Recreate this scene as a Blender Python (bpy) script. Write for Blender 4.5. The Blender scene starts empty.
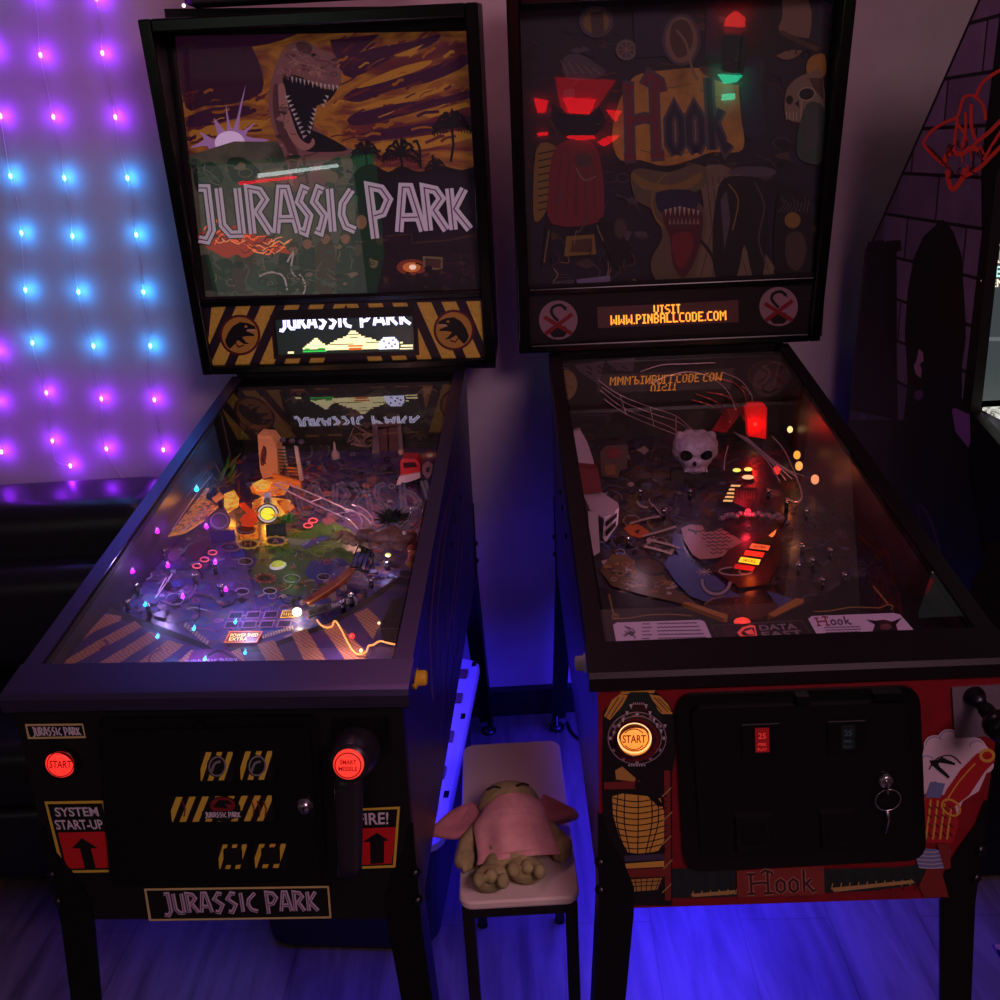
import bpy, bmesh, math, random
from mathutils import Vector, Matrix, noise
random.seed(7)
S = bpy.context.scene
COL = S.collection
V = Vector
pi = math.pi
# ------------------------------------------------------------------ camera
F_PX, PITCH, ROLL, CH = 985.67, .3405, -.0564, 1.5884
CPOS = V((0, 0, CH))
FWD = V((0, math.cos(PITCH), -math.sin(PITCH)))
UP = V((0, math.sin(PITCH), math.cos(PITCH)))
RT = V((1, 0, 0))
R2 = RT * math.cos(ROLL) + UP * math.sin(ROLL)
U2 = -RT * math.sin(ROLL) + UP * math.cos(ROLL)
cam = bpy.data.cameras.new('camera')
camo = bpy.data.objects.new('camera', cam)
COL.objects.link(camo)
cam.sensor_width = 36
cam.lens = F_PX / 1000 * 36
cam.clip_start = .02
m = Matrix((R2, U2, -FWD)).transposed().to_4x4()
m.translation = CPOS
camo.matrix_world = m
S.camera = camo
S.view_settings.view_transform = 'Standard'
S.view_settings.look = 'None'
S.view_settings.gamma = 1
S.view_settings.exposure = 0
S.view_settings.use_curve_mapping = False


def ray(px, py):
    return (R2 * ((px - 500) / F_PX) - U2 * ((py - 500) / F_PX) + FWD).normalized()


# ------------------------------------------------------------------ materials
def lin(c):
    r = []
    for x in c[:3]:
        x = x / 255.
        r.append(x / 12.92 if x <= .04045 else ((x + .055) / 1.055) ** 2.4)
    return (r[0], r[1], r[2], 1)


MATS = {}


def mat(name, rgb=(128, 128, 128), rough=.5, metal=0., emit=None, es=0., spec=.5, coat=0.):
    if name in MATS:
        return MATS[name]
    mt = bpy.data.materials.new(name)
    mt.use_nodes = True
    b = mt.node_tree.nodes['Principled BSDF']
    b.inputs['Base Color'].default_value = lin(rgb)
    b.inputs['Roughness'].default_value = rough
    b.inputs['Metallic'].default_value = metal
    b.inputs['Specular IOR Level'].default_value = spec
    b.inputs['Coat Weight'].default_value = coat
    if es > 0:
        b.inputs['Emission Color'].default_value = lin(emit or rgb)
        b.inputs['Emission Strength'].default_value = es
    MATS[name] = mt
    return mt


def N(mt, typ, **kw):
    n = mt.node_tree.nodes.new(typ)
    for k, v in kw.items():
        if k in n.inputs:
            n.inputs[k].default_value = v
        else:
            setattr(n, k, v)
    return n


def L(mt, a, b):
    mt.node_tree.links.new(a, b)


def noisy(name, cols, scale=5., rough=.5, stops=None, detail=6, bump=0., metal=0., emit=0., stretch=None, dist=0.):
    """principled material whose colour is a noise ramp over the given colours"""
    mt = mat(name, cols[0], rough, metal)
    b = mt.node_tree.nodes['Principled BSDF']
    tc = N(mt, 'ShaderNodeTexCoord')
    mp = N(mt, 'ShaderNodeMapping')
    if stretch:
        mp.inputs['Scale'].default_value = stretch
    L(mt, tc.outputs['Object'], mp.inputs['Vector'])
    nz = N(mt, 'ShaderNodeTexNoise', Scale=scale, Detail=detail, Roughness=.6, Distortion=dist)
    L(mt, mp.outputs['Vector'], nz.inputs['Vector'])
    cr = N(mt, 'ShaderNodeValToRGB')
    e = cr.color_ramp.elements
    n = len(cols)
    for i, c in enumerate(cols):
        p = stops[i] if stops else .3 + .4 * i / (n - 1)
        if i < 2:
            e[i].position = p
            e[i].color = lin(c)
        else:
            q = e.new(p)
            q.color = lin(c)
    L(mt, nz.outputs['Fac'], cr.inputs['Fac'])
    L(mt, cr.outputs['Color'], b.inputs['Base Color'])
    if emit:
        L(mt, cr.outputs['Color'], b.inputs['Emission Color'])
        b.inputs['Emission Strength'].default_value = emit
    if bump:
        bp = N(mt, 'ShaderNodeBump', Strength=bump, Distance=.01)
        L(mt, nz.outputs['Fac'], bp.inputs['Height'])
        L(mt, bp.outputs['Normal'], b.inputs['Normal'])
    return mt


def glassmat(name, refl=1.55, tint=(1, 1, 1, 1), rough=0.):
    mt = bpy.data.materials.new(name)
    mt.use_nodes = True
    nt = mt.node_tree
    nt.nodes.clear()
    out = N(mt, 'ShaderNodeOutputMaterial')
    mx = N(mt, 'ShaderNodeMixShader')
    tr = N(mt, 'ShaderNodeBsdfTransparent')
    tr.inputs['Color'].default_value = tint
    gl = N(mt, 'ShaderNodeBsdfGlossy', Roughness=rough)
    fr = N(mt, 'ShaderNodeFresnel', IOR=refl)
    ge = N(mt, 'ShaderNodeNewGeometry')
    mu = N(mt, 'ShaderNodeMath', operation='MULTIPLY_ADD')
    mu.inputs[1].default_value = -1
    mu.inputs[2].default_value = 1
    L(mt, ge.outputs['Backfacing'], mu.inputs[0])
    m2 = N(mt, 'ShaderNodeMath', operation='MULTIPLY')
    L(mt, fr.outputs[0], m2.inputs[0])
    L(mt, mu.outputs[0], m2.inputs[1])
    L(mt, m2.outputs[0], mx.inputs[0])
    L(mt, tr.outputs[0], mx.inputs[1])
    L(mt, gl.outputs[0], mx.inputs[2])
    L(mt, mx.outputs[0], out.inputs[0])
    return mt


# ------------------------------------------------------------------ mesh builder
class MB:
    def __init__(s):
        s.v, s.f, s.mi, s.mats, s.sm = [], [], [], [], []

    def slot(s, mt):
        if mt not in s.mats:
            s.mats.append(mt)
        return s.mats.index(mt)

    def add(s, vs, fs, mt, smooth=False, M=None):
        o = len(s.v)
        s.v += [(M @ V(p)) if M else V(p) for p in vs]
        k = s.slot(mt)
        for f in fs:
            s.f.append([o + i for i in f])
            s.mi.append(k)
            s.sm.append(smooth)
        return s

    def box(s, x0, x1, y0, y1, z0, z1, mt, M=None, bev=0.):
        if bev > 0:
            b = min(bev, (x1 - x0) / 2.01, (y1 - y0) / 2.01, (z1 - z0) / 2.01)
            bm = bmesh.new()
            bmesh.ops.create_cube(bm, size=1)
            for v in bm.verts:
                v.co = V(((x0 + x1) / 2 + v.co.x * (x1 - x0), (y0 + y1) / 2 + v.co.y * (y1 - y0), (z0 + z1) / 2 + v.co.z * (z1 - z0)))
            bmesh.ops.bevel(bm, geom=bm.edges[:], offset=b, segments=2, affect='EDGES', profile=.5)
            bm.verts.index_update()
            s.add([v.co.copy() for v in bm.verts], [[v.index for v in f.verts] for f in bm.faces], mt, False, M)
            bm.free()
            return s
        vs = [(x, y, z) for x in (x0, x1) for y in (y0, y1) for z in (z0, z1)]
        return s.add(vs, [(0, 1, 3, 2), (4, 6, 7, 5), (0, 4, 5, 1), (2, 3, 7, 6), (0, 2, 6, 4), (1, 5, 7, 3)], mt, False, M)

    def prism(s, pts, d, mt, M=None):
        """pts: 3D polygon, extruded by vector d"""
        n = len(pts)
        d = V(d)
        vs = [V(p) for p in pts] + [V(p) + d for p in pts]
        fs = [list(range(n))[::-1], list(range(n, 2 * n))] + [(i, (i + 1) % n, n + (i + 1) % n, n + i) for i in range(n)]
        return s.add(vs, fs, mt, False, M)

    def rings(s, rs, mt, cap=True, smooth=True, closed=True, M=None):
        n = len(rs[0])
        vs = [p for r in rs for p in r]
        fs = []
        for i in range(len(rs) - 1):
            for j in range(n if closed else n - 1):
                k = (j + 1) % n
                fs.append((i * n + j, i * n + k, (i + 1) * n + k, (i + 1) * n + j))
        if cap:
            fs.append(list(range(n))[::-1])
            fs.append([(len(rs) - 1) * n + j for j in range(n)])
        return s.add(vs, fs, mt, smooth, M)

    def tube(s, pts, r, mt, n=7, M=None, cap=True):
        pts = [V(p) for p in pts]
        rs = []
        last = None
        for i, p in enumerate(pts):
            t = (pts[min(i + 1, len(pts) - 1)] - pts[max(i - 1, 0)])
            t = t.normalized() if t.length > 1e-9 else V((0, 0, 1))
            if last is None:
                a = t.cross(V((0, 0, 1)))
                if a.length < .05:
                    a = t.cross(V((1, 0, 0)))
            else:
                a = last - t * last.dot(t)
            a.normalize()
            last = a
            b = t.cross(a)
            rr = r[i] if isinstance(r, (list, tuple)) else r
            rs.append([p + (a * math.cos(q) + b * math.sin(q)) * rr for q in [2 * pi * k / n for k in range(n)]])
        return s.rings(rs, mt, cap, True, True, M)

    def lathe(s, prof, mt, c=(0, 0, 0), ax=(0, 0, 1), n=24, smooth=True, M=None, sq=(1, 1)):
        """prof: list of (radius, height along axis)"""
        ax = V(ax).normalized()
        a = ax.cross(V((0, 0, 1)))
        if a.length < .05:
            a = V((1, 0, 0))
        a.normalize()
        b = ax.cross(a)
        c = V(c)
        rs = [[c + ax * h + (a * math.cos(2 * pi * k / n) * sq[0] + b * math.sin(2 * pi * k / n) * sq[1]) * max(r, 1e-5) for k in range(n)] for r, h in prof]
        return s.rings(rs, mt, True, smooth, True, M)

    def ball(s, c, r, mt, nu=14, nv=9, M=None, R=None):
        c = V(c)
        r = (r, r, r) if isinstance(r, (int, float)) else r
        rs = []
        for i in range(nv + 1):
            t = pi * i / nv
            ring = []
            for k in range(nu):
                p = V((math.sin(t) * math.cos(2 * pi * k / nu) * r[0], math.sin(t) * math.sin(2 * pi * k / nu) * r[1], -math.cos(t) * r[2]))
                if R:
                    p = R @ p
                ring.append(c + p)
            rs.append(ring)
        return s.rings(rs, mt, False, True, True, M)

    def build(s, name, parent=None, M=None, **props):
        me = bpy.data.meshes.new(name)
        me.from_pydata([tuple(p) for p in s.v], [], s.f)
        for mt in s.mats:
            me.materials.append(mt)
        me.polygons.foreach_set('material_index', s.mi)
        me.polygons.foreach_set('use_smooth', s.sm)
        me.update()
        o = bpy.data.objects.new(name, me)
        COL.objects.link(o)
        if parent:
            o.parent = parent
        if M:
            o.matrix_world = M
        for k, v in props.items():
            o[k] = v
        return o


def recalc(o):
    bm = bmesh.new()
    bm.from_mesh(o.data)
    bmesh.ops.recalc_face_normals(bm, faces=bm.faces)
    bm.to_mesh(o.data)
    bm.free()


def thing(name, label, cat, M=None, group=None):
    o = bpy.data.objects.new(name, None)
    o.empty_display_size = .1
    COL.objects.link(o)
    if M:
        o.matrix_world = M
    o['label'] = label
    o['category'] = cat
    if group:
        o['group'] = group
    return o


# ------------------------------------------------------------------ surfaces on which prints are drawn
class Frame:
    """a body's own frame; turns a viewing direction into its local space"""
    def __init__(s, M=None):
        s.M = M or Matrix()
        s.I = s.M.inverted()
        s.c = s.I @ CPOS

    def hit(s, px, py, P, n):
        d = s.I.to_3x3() @ ray(px, py)
        P = V(P)
        n = V(n)
        return s.c + d * ((P - s.c).dot(n) / d.dot(n))


def smoothpath(pts, k=4):
    """Catmull-Rom through 2D or 3D points"""
    out = []
    n = len(pts)
    P = [V(p) for p in pts]
    for i in range(n - 1):
        a, b, c, d = P[max(i - 1, 0)], P[i], P[i + 1], P[min(i + 2, n - 1)]
        for j in range(k):
            t = j / k
            out.append(.5 * ((2 * b) + (c - a) * t + (2 * a - 5 * b + 4 * c - d) * t * t + (3 * b - a - 3 * c + d) * t ** 3))
    out.append(P[-1])
    return out


def ribbon2(pts, w, closed=False):
    """2D strip of width w around a polyline -> left and right rails"""
    P = [V((p[0], p[1])) for p in pts]
    n = len(P)
    lo, hi = [], []
    for i in range(n):
        if closed:
            a, b = P[i - 1], P[(i + 1) % n]
        else:
            a, b = P[max(i - 1, 0)], P[min(i + 1, n - 1)]
        d1 = (P[i] - a)
        d2 = (b - P[i])
        d1 = d1.normalized() if d1.length > 1e-6 else V((0, 0))
        d2 = d2.normalized() if d2.length > 1e-6 else V((0, 0))
        t = d1 + d2
        t = t.normalized() if t.length > 1e-6 else (d1 if d1.length else V((1, 0)))
        q = d1 if d1.length > .5 else d2
        cosh = max(.45, abs(t.dot(q)))
        nn = V((-t.y, t.x)) * (w[i] if isinstance(w, (list, tuple)) else w) / 2 / cosh
        lo.append(P[i] - nn)
        hi.append(P[i] + nn)
    return lo, hi


FONT = {}


def glyphs(txt):
    """flat outline mesh of a text in Blender's own font, in a unit box"""
    if txt in FONT:
        return FONT[txt]
    cu = bpy.data.curves.new('txt', 'FONT')
    cu.body = txt
    cu.resolution_u = 3
    cu.offset = .02
    ob = bpy.data.objects.new('txt', cu)
    me = bpy.data.meshes.new_from_object(ob)
    vs = [V((v.co.x, v.co.y)) for v in me.vertices]
    fs = [list(p.vertices) for p in me.polygons]
    bpy.data.objects.remove(ob)
    bpy.data.curves.remove(cu)
    bpy.data.meshes.remove(me)
    x0, x1 = min(v.x for v in vs), max(v.x for v in vs)
    y0, y1 = min(v.y for v in vs), max(v.y for v in vs)
    vs = [V(((v.x - x0) / (x1 - x0), (v.y - y0) / (y1 - y0))) for v in vs]
    FONT[txt] = (vs, fs)
    return FONT[txt]


class Canvas:
    """prints and inlays lying on one flat face of a body, collected into one mesh"""
    def __init__(s, fr, P, n, step=6e-5):
        s.fr, s.P, s.n, s.step = fr, V(P), V(n).normalized(), step
        if (fr.c - s.P).dot(s.n) < 0:
            s.n = -s.n
        s.mb = MB()
        s.k = 1
        s.soft = False
        s.clamp = 0.

    def at(s, p, h=0.):
        q = s.fr.hit(p[0], p[1], s.P + s.n * h, s.n)
        if s.clamp:
            q.x = max(-s.clamp, min(s.clamp, q.x))
        return q

    def lift(s):
        s.k += 1
        return s.n * (s.k * s.step)

    def poly(s, pts, mt):
        if s.soft and 5 <= len(pts) < 20:
            e = [tuple(p) for p in pts]
            pts = [(q.x, q.y) for q in smoothpath(e[-1:] + e + e[:2], 3)][3:-3]
            pts = pts[:len(e) * 3]
        o = s.lift()
        s.mb.add([s.at(p) + o for p in pts], [list(range(len(pts)))], mt)
        return s

    def rib(s, pts, w, mt, closed=False, sm=0):
        if sm:
            pts = smoothpath([(p[0], p[1]) for p in pts], sm)
        lo, hi = ribbon2(pts, w, closed)
        o = s.lift()
        n = len(lo)
        fs = [(i, (i + 1) % n, n + (i + 1) % n, n + i) for i in range(n if closed else n - 1)]
        s.mb.add([s.at(p) + o for p in lo + hi], fs, mt)
        return s

    def ell(s, cx, cy, rx, ry, mt, a=0., n=28):
        c_, s_ = math.cos(a), math.sin(a)
        return s.poly([(cx + rx * math.cos(t) * c_ - ry * math.sin(t) * s_, cy + rx * math.cos(t) * s_ + ry * math.sin(t) * c_) for t in [2 * pi * k / n for k in range(n)]], mt)

    def ring(s, cx, cy, rx, ry, w, mt, a=0., n=28, a0=0., a1=2 * pi):
        c_, s_ = math.cos(a), math.sin(a)
        cl = abs(a1 - a0 - 2 * pi) < 1e-6
        ts = [a0 + (a1 - a0) * k / n for k in range(n if cl else n + 1)]
        return s.rib([(cx + rx * math.cos(t) * c_ - ry * math.sin(t) * s_, cy + rx * math.cos(t) * s_ + ry * math.sin(t) * c_) for t in ts], w, mt, cl)

    def quadmap(s, q, u, v):
        a, b, c, d = [V((p[0], p[1])) for p in q]      # TL TR BR BL, v up
        return (d * (1 - u) + c * u) * (1 - v) + (a * (1 - u) + b * u) * v

    def text(s, txt, q, mt):
        vs, fs = glyphs(txt)
        o = s.lift()
        s.mb.add([s.at(s.quadmap(q, p.x, p.y)) + o for p in vs], fs, mt)
        return s

    def strokes(s, paths, q, w, mt):
        for p in paths:
            pts = [s.quadmap(q, x, y) for x, y in p]
            s.rib(pts, w, mt)
        return s

    def build(s, name, parent, **kw):
        return s.mb.build(name, parent, **kw)


def rectq(x0, y0, x1, y1, sl=0.):
    """TL TR BR BL of a box in the picture, falling by sl per unit to the right"""
    d = (x1 - x0) * sl
    return [(x0, y0), (x1, y0 + d), (x1, y1 + d), (x0, y1)]


# stroke alphabets (unit box, v up)
NEU = {   # angular carved capitals
    'J': [[(.35, 1), (.75, 1), (.75, .1), (.45, -.12), (.05, -.08)]],
    'U': [[(.18, 1), (.18, .2), (.42, 0), (.85, 0)], [(.82, 1), (.82, 0)]],
    'R': [[(.18, 0), (.18, 1), (.62, .95), (.82, .75), (.45, .48), (.9, 0)]],
    'A': [[(.08, 0), (.38, 1), (.62, 1), (.92, 0)], [(.22, .32), (.78, .32)]],
    'S': [[(.85, .95), (.55, 1), (.2, .7), (.8, .38), (.45, 0), (.15, .05)]],
    'I': [[(.5, 0), (.5, 1)]],
    'C': [[(.85, .98), (.3, .65), (.2, .4), (.4, .12), (.9, .02)]],
    'P': [[(.2, -.12), (.2, 1), (.65, .95), (.88, .72), (.6, .42), (.25, .36)]],
    'K': [[(.2, 0), (.2, 1)], [(.85, 1), (.3, .5), (.92, 0)]],
}


def neuword(cv, q, word, mt, inner=None, w=3., wi=.8, spans=None, edge=None, ew=1.2):
    """carved capitals with a thin line inside each stroke"""
    W = []
    for ch in word:
        W.append({' ': .45, 'I': .5, 'J': .8, 'P': 1.1}.get(ch, 1.))
    tot = sum(W)
    x = 0
    jobs = []
    for ci, (ch, cw) in enumerate(zip(word, W)):
        if ch != ' ':
            u0, u1 = x / tot, (x + cw * .96) / tot
            if spans:
                u0, u1 = spans[ci]
            for p in NEU[ch]:
                jobs.append([cv.quadmap(q, u0 + (u1 - u0) * a, b) for a, b in p])
        x += cw
    if edge:
        for j in jobs:
            cv.rib(j, w + ew * 2, edge)
    for j in jobs:
        cv.rib(j, w, mt)
    if inner:
        for j in jobs:
            cv.rib(j, wi, inner)


PIX = {
    'A': '0110 1001 1001 1111 1001 1001 1001', 'B': '1110 1001 1001 1110 1001 1001 1110', 'C': '0111 1000 1000 1000 1000 1000 0111',
    'D': '1110 1001 1001 1001 1001 1001 1110', 'E': '1111 1000 1000 1110 1000 1000 1111', 'I': '111 010 010 010 010 010 111',
    'L': '1000 1000 1000 1000 1000 1000 1111', 'M': '10001 11011 10101 10101 10001 10001 10001', 'N': '1001 1101 1101 1011 1011 1001 1001',
    'O': '0110 1001 1001 1001 1001 1001 0110', 'P': '1110 1001 1001 1110 1000 1000 1000', 'S': '0111 1000 1000 0110 0001 0001 1110',
    'T': '111 010 010 010 010 010 010', 'V': '1001 1001 1001 1001 1001 0110 0110', 'W': '10001 10001 10001 10101 10101 11011 10001', '.': '0 0 0 0 0 0 1'}


def pixword(cv, q, word, mt):
    cols = []
    for ch in word:
        g = PIX[ch].split()
        for i in range(len(g[0])):
            cols.append([g[r][i] for r in range(7)])
        cols.append(['0'] * 7)
    cols.pop()
    n = len(cols)
    o = cv.lift()
    for i, c in enumerate(cols):
        for r in range(7):
            if c[r] == '1':
                u0, u1, v1, v0 = (i - .08) / n, (i + 1.08) / n, 1 - (r - .02) / 7, 1 - (r + 1.02) / 7
                cv.mb.add([cv.at(cv.quadmap(q, a, b)) + o for a, b in ((u0, v0), (u1, v0), (u1, v1), (u0, v1))], [(0, 1, 2, 3)], mt)


def scatter(c, q, n, inks, smin, smax, seed, wmin=.5, wmax=2.):
    """busy printed scribble over a region of the board"""
    r = random.Random(seed)
    for _ in range(n):
        u, v = r.random(), r.random()
        p = c.quadmap(q, u, v)
        k = r.random()
        mt = r.choice(inks)
        s = r.uniform(smin, smax)
        a = r.uniform(-.5, .5) + (0 if r.random() < .6 else 1.2)
        if k < .45:
            pts = [(p.x, p.y)]
            for i in range(3):
                a += r.uniform(-.7, .7)
                pts.append((pts[-1][0] + math.cos(a) * s, pts[-1][1] + math.sin(a) * s * .7))
            c.rib(pts, r.uniform(wmin, wmax), mt, sm=2)
        elif k < .8:
            m_ = r.randint(4, 7)
            c.poly([(p.x + math.cos(2 * pi * i / m_) * s * r.uniform(.5, 1.2), p.y + math.sin(2 * pi * i / m_) * s * .6 * r.uniform(.5, 1.2)) for i in range(m_)], mt)
        else:
            c.ring(p.x, p.y, s, s * .65, r.uniform(.5, 1.), mt, n=14)

# ------------------------------------------------------------------ common materials
BLK = mat('black_paint', (7, 6, 9), .45, spec=.3)
BLK2 = mat('black_matte', (5, 5, 6), .8, spec=.2)
BLKG = mat('black_gloss', (5, 5, 7), .24, spec=.4)
STEEL = mat('polished_steel', (190, 188, 195), .25, 1.)
DSTEEL = mat('dark_steel', (60, 58, 66), .35, 1.)
WHT = mat('white_plastic', (225, 220, 225), .45)
PANE = glassmat('clear_glass', 1.65)
TABLE = glassmat('table_glass', 1.95)
PLEX = glassmat('clear_plastic', 1.35, (.93, .93, .97, 1), .05)


def emi(name, rgb, es):
    return mat(name, rgb, .4, emit=rgb, es=es)


class Machine:
    W = .57
    LB = .061

    def __init__(s, label, x, y, yaw, zt, zb, L_, zr, zbb, Hb, lean, tilt, bbx, rb, rt, frontm, sidem, inm, railm, s0=.155):
        s.zt, s.zb, s.L, s.zr, s.zbb, s.Hb, s.lean, s.bbx = zt, zb, L_, zr, zbb, Hb, lean, bbx
        s.M = Matrix.Translation((x, y, 0)) @ Matrix.Rotation(yaw, 4, 'Z') @ Matrix.Rotation(tilt, 4, 'Y')
        s.root = thing('pinball_machine', label, 'pinball machine', s.M)
        s.fr = Frame(s.M)
        n = math.sqrt(1 + lean * lean)
        ux, ud, uu = V((1, 0, 0)), V((0, 1, lean)) / n, V((0, -lean, 1)) / n
        B = Matrix((ux, ud, uu)).transposed().to_4x4()
        B.translation = V((bbx, L_, zbb))
        s.B = B
        s.Hs = Hb * n
        s.WB = .7107 / 2
        s.uu, s.ud = uu, ud
        # planes
        s.P_front, s.N_front = V((0, -.0006, 0)), V((0, -1, 0))
        s.sl = .075
        s.N_pf = V((0, -s.sl, 1)).normalized()
        s.P_pf = V((0, 0, .84))
        s.P_ap = s.P_pf + s.N_pf * .035
        s.rb, s.rt = rb, rt
        s.s0 = s0
        s.gt = s.Hs - .028
        a, b = B @ V((0, rb, s.s0)), B @ V((0, rt, s.gt))
        s.P_bg = a
        s.N_bg = (b - a).normalized().cross(V((1, 0, 0))).normalized()
        s.P_sp, s.N_sp = B @ V((0, .004, 0)), -ud
        s.cab(frontm, sidem, inm, railm)

    def zg(s, y):
        return s.zt + (s.zr - s.zt) * y / s.L

    def zp(s, y):
        return .84 + s.sl * y

    def part(s, mb, name, parent=None, **kw):
        return mb.build(name, parent or s.root, **kw)

    def pf(s, px, py, h=0.):
        return s.fr.hit(px, py, s.P_pf + s.N_pf * h, s.N_pf)

    def cab(s, fm, sm, im, rm):
        zt, zb, L_, LB, zg = s.zt, s.zb, s.L, s.LB, s.zg
        R = s.root
        h = .275
        D = 1.285
        m = MB()
        for sg in (-1, 1):
            x0 = -h if sg < 0 else h - .014
            prof = [(0.018, zb), (D, zb), (D, zg(L_) + .004), (L_, zg(L_) - .014), (.018, zg(0) - .02)]
            m.prism([(x0, y, z) for y, z in prof], (.007, 0, 0), sm if sg < 0 else im)
            m.prism([(x0 + .007, y, z) for y, z in prof], (.007, 0, 0), im if sg < 0 else sm)
        m.box(-h, h, 0, .018, zb, zt - .02, fm)
        m.box(-h + .018, h - .018, .018, D, zb + .01, zb + .022, BLK2)
        m.box(-h + .018, h - .018, D - .018, D, zb + .022, s.zr, BLK2)
        m.box(-h, h, L_ + .004, D, s.zr - .03, s.zbb - .001, BLK)
        s.cabinet = s.part(m, 'cabinet')
        recalc(s.cabinet)
        # lockdown bar
        m = MB()
        prof = [(-.004, zt - .03), (-.008, zt - .026), (-.008, zt - .008), (-.003, zt - .001), (.006, zt + .001), (LB, zg(LB) + .001), (LB, zg(LB) - .014), (.002, zt - .016), (.002, zt - .03)]
        m.prism([(-.287, y, z) for y, z in prof], (.574, 0, 0), rm)
        o = s.part(m, 'lockdown_bar')
        recalc(o)
        # side rails
        for sg in (-1, 1):
            m = MB()
            xo, xi = sg * .285, sg * .2585
            m.prism([(xo, LB, zg(LB)), (xi, LB, zg(LB)), (xi, LB, zg(LB) - .003), (xo - sg * .004, LB, zg(LB) - .004), (xo - sg * .004, LB, zg(LB) - .04), (xo, LB, zg(LB) - .04)],
                    (0, L_ - LB, zg(L_) - zg(LB)), rm)
            m.prism([(sg * .2605, LB, zg(LB) - .0055), (sg * .2545, LB, zg(LB) - .0055), (sg * .2545, LB, zg(LB) - .0145), (sg * .2605, LB, zg(LB) - .0145)], (0, L_ - LB, zg(L_) - zg(LB)), BLK2)
            o = s.part(m, 'side_rail')
            recalc(o)
        # legs
        for sx in (-1, 1):
            for back in (0, 1):
                s.leg(sx, back)
        # playfield glass
        m = MB()
        a, b = zg(LB + .002), zg(L_)
        vs = []
        for x in (-.258, .258):
            for y, z in ((LB + .002, a), (L_ - .002, b)):
                vs += [(x, y, z - .0052), (x, y, z - .0032)]
        m.add(vs, [(0, 1, 3, 2), (4, 6, 7, 5), (0, 4, 5, 1), (2, 3, 7, 6), (0, 2, 6, 4), (1, 5, 7, 3)], TABLE)
        s.glass = s.part(m, 'playfield_glass', label='clear flat glass over the playfield')
        # back wall of the playfield well
        # backbox shell
        B = s.B
        w, Hs = s.WB, s.Hs
        D2 = .175
        m = MB()
        m.box(-w, -w + .018, 0, D2, 0, Hs, BLK, B)
        m.box(w - .018, w, 0, D2, 0, Hs, BLK, B)
        m.box(-w + .018, w - .018, 0, D2, Hs - .018, Hs, BLK, B)
        m.box(-w + .018, w - .018, 0, D2, 0, .018, BLK, B)
        m.box(-w + .018, w - .018, D2 - .012, D2, .018, Hs - .018, BLK2, B)
        s.backbox = s.part(m, 'backbox')
        m = MB()
        t = .026
        m.box(-w - .001, -w + t, -.012, .001, -.001, Hs + .001, BLKG, B, bev=.004)
        m.box(w - t, w + .001, -.012, .001, -.001, Hs + .001, BLKG, B, bev=.004)
        m.box(-w + t, w - t, -.012, .001, Hs - t, Hs + .001, BLKG, B, bev=.004)
        m.box(-w + t, w - t, -.012, .001, -.001, .02, BLKG, B, bev=.004)
        m.box(-w + t, w - t, -.008, .02, s.s0 - .018, s.s0 - .002, BLKG, B, bev=.003)
        m.build('front_frame', s.backbox)
        for sx in (-1, 1):
            for x in (.3, .325, .345):
                m = MB()
                m.lathe([(.006, -.006), (.006, 0), (.003, .0)], DSTEEL, B @ V((sx * x, .02, 0)), (0, 0, 1), 8)
                m.build('mounting_bolt', s.backbox)

    def leg(s, sx, back):
        zb = s.zb
        w0, w1, t = .052, .040, .004
        yc = 1.287 if back else -.0025
        sy = 1 if back else -1
        xo = sx * .2775
        top = zb + (.17 if not back else .2)
        spx, spy = (.022, .018) if back else (.031, .025)

        def ring(z, wd, k):
            ox, oy = xo + sx * spx * k, yc + sy * spy * k
            return [V((ox, oy, z)), V((ox - sx * wd, oy, z)), V((ox - sx * wd, oy - sy * t, z)), V((ox - sx * t, oy - sy * t, z)), V((ox - sx * t, oy - sy * wd, z)), V((ox, oy - sy * wd, z))]
        m = MB()
        rs = [ring(.028, w1, 1), ring(zb * .5, (w0 + w1) / 2, .5), ring(zb - .01, w0, .02), ring(zb + .04, w0, 0), ring(zb + .085, w0 * .72, 0), ring(top - .04, w0 * .3, 0), ring(top, w0 * .14, 0)]
        m.rings(rs, BLK, True, False)
        lg = s.part(m, 'leg')
        recalc(lg)
        c = V((xo + sx * (spx - .014), yc + sy * (spy - .014), 0))
        m = MB()
        m.lathe([(.005, .0), (.022, .001), (.022, .006), (.012, .011), (.006, .013), (.006, .04)], DSTEEL, c + V((0, 0, .0045)), n=16)
        m.build('leveler_foot', lg)
        for z in (zb + .035, zb + .085):
            m = MB()
            m.lathe([(.009, 0), (.009, .004), (.006, .008), (.001, .009)], DSTEEL, V((xo - sx * .004, yc - sy * .004, z)), (sx, sy * .9, 0), 12)
            m.build('leg_bolt', lg)

    def canvas(s, P, n, step=6e-5):
        return Canvas(s.fr, P, n, step)

    def upright(s, mb, pts, ybase, depth, mt, h0=0.):
        """outline seen in front view, standing at the spot below ybase=(px,py)"""
        p = s.pf(*ybase, h0)
        P = [s.inside(s.fr.hit(a, b, p, (0, -1, 0))) for a, b in pts]
        depth = min(depth, 1.098 - p.y)
        mb.prism(P, (0, depth, 0), mt)
        return p.y

    def raised(s, mb, pts, h, mt, th=.0025):
        mb.prism([s.inside(s.pf(a, b, h)) for a, b in pts], -s.N_pf * th, mt)

    def inside(s, p):
        p.x = max(-.2602, min(.2602, p.x))
        p.y = max(.03, min(1.098, p.y))
        return p

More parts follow.
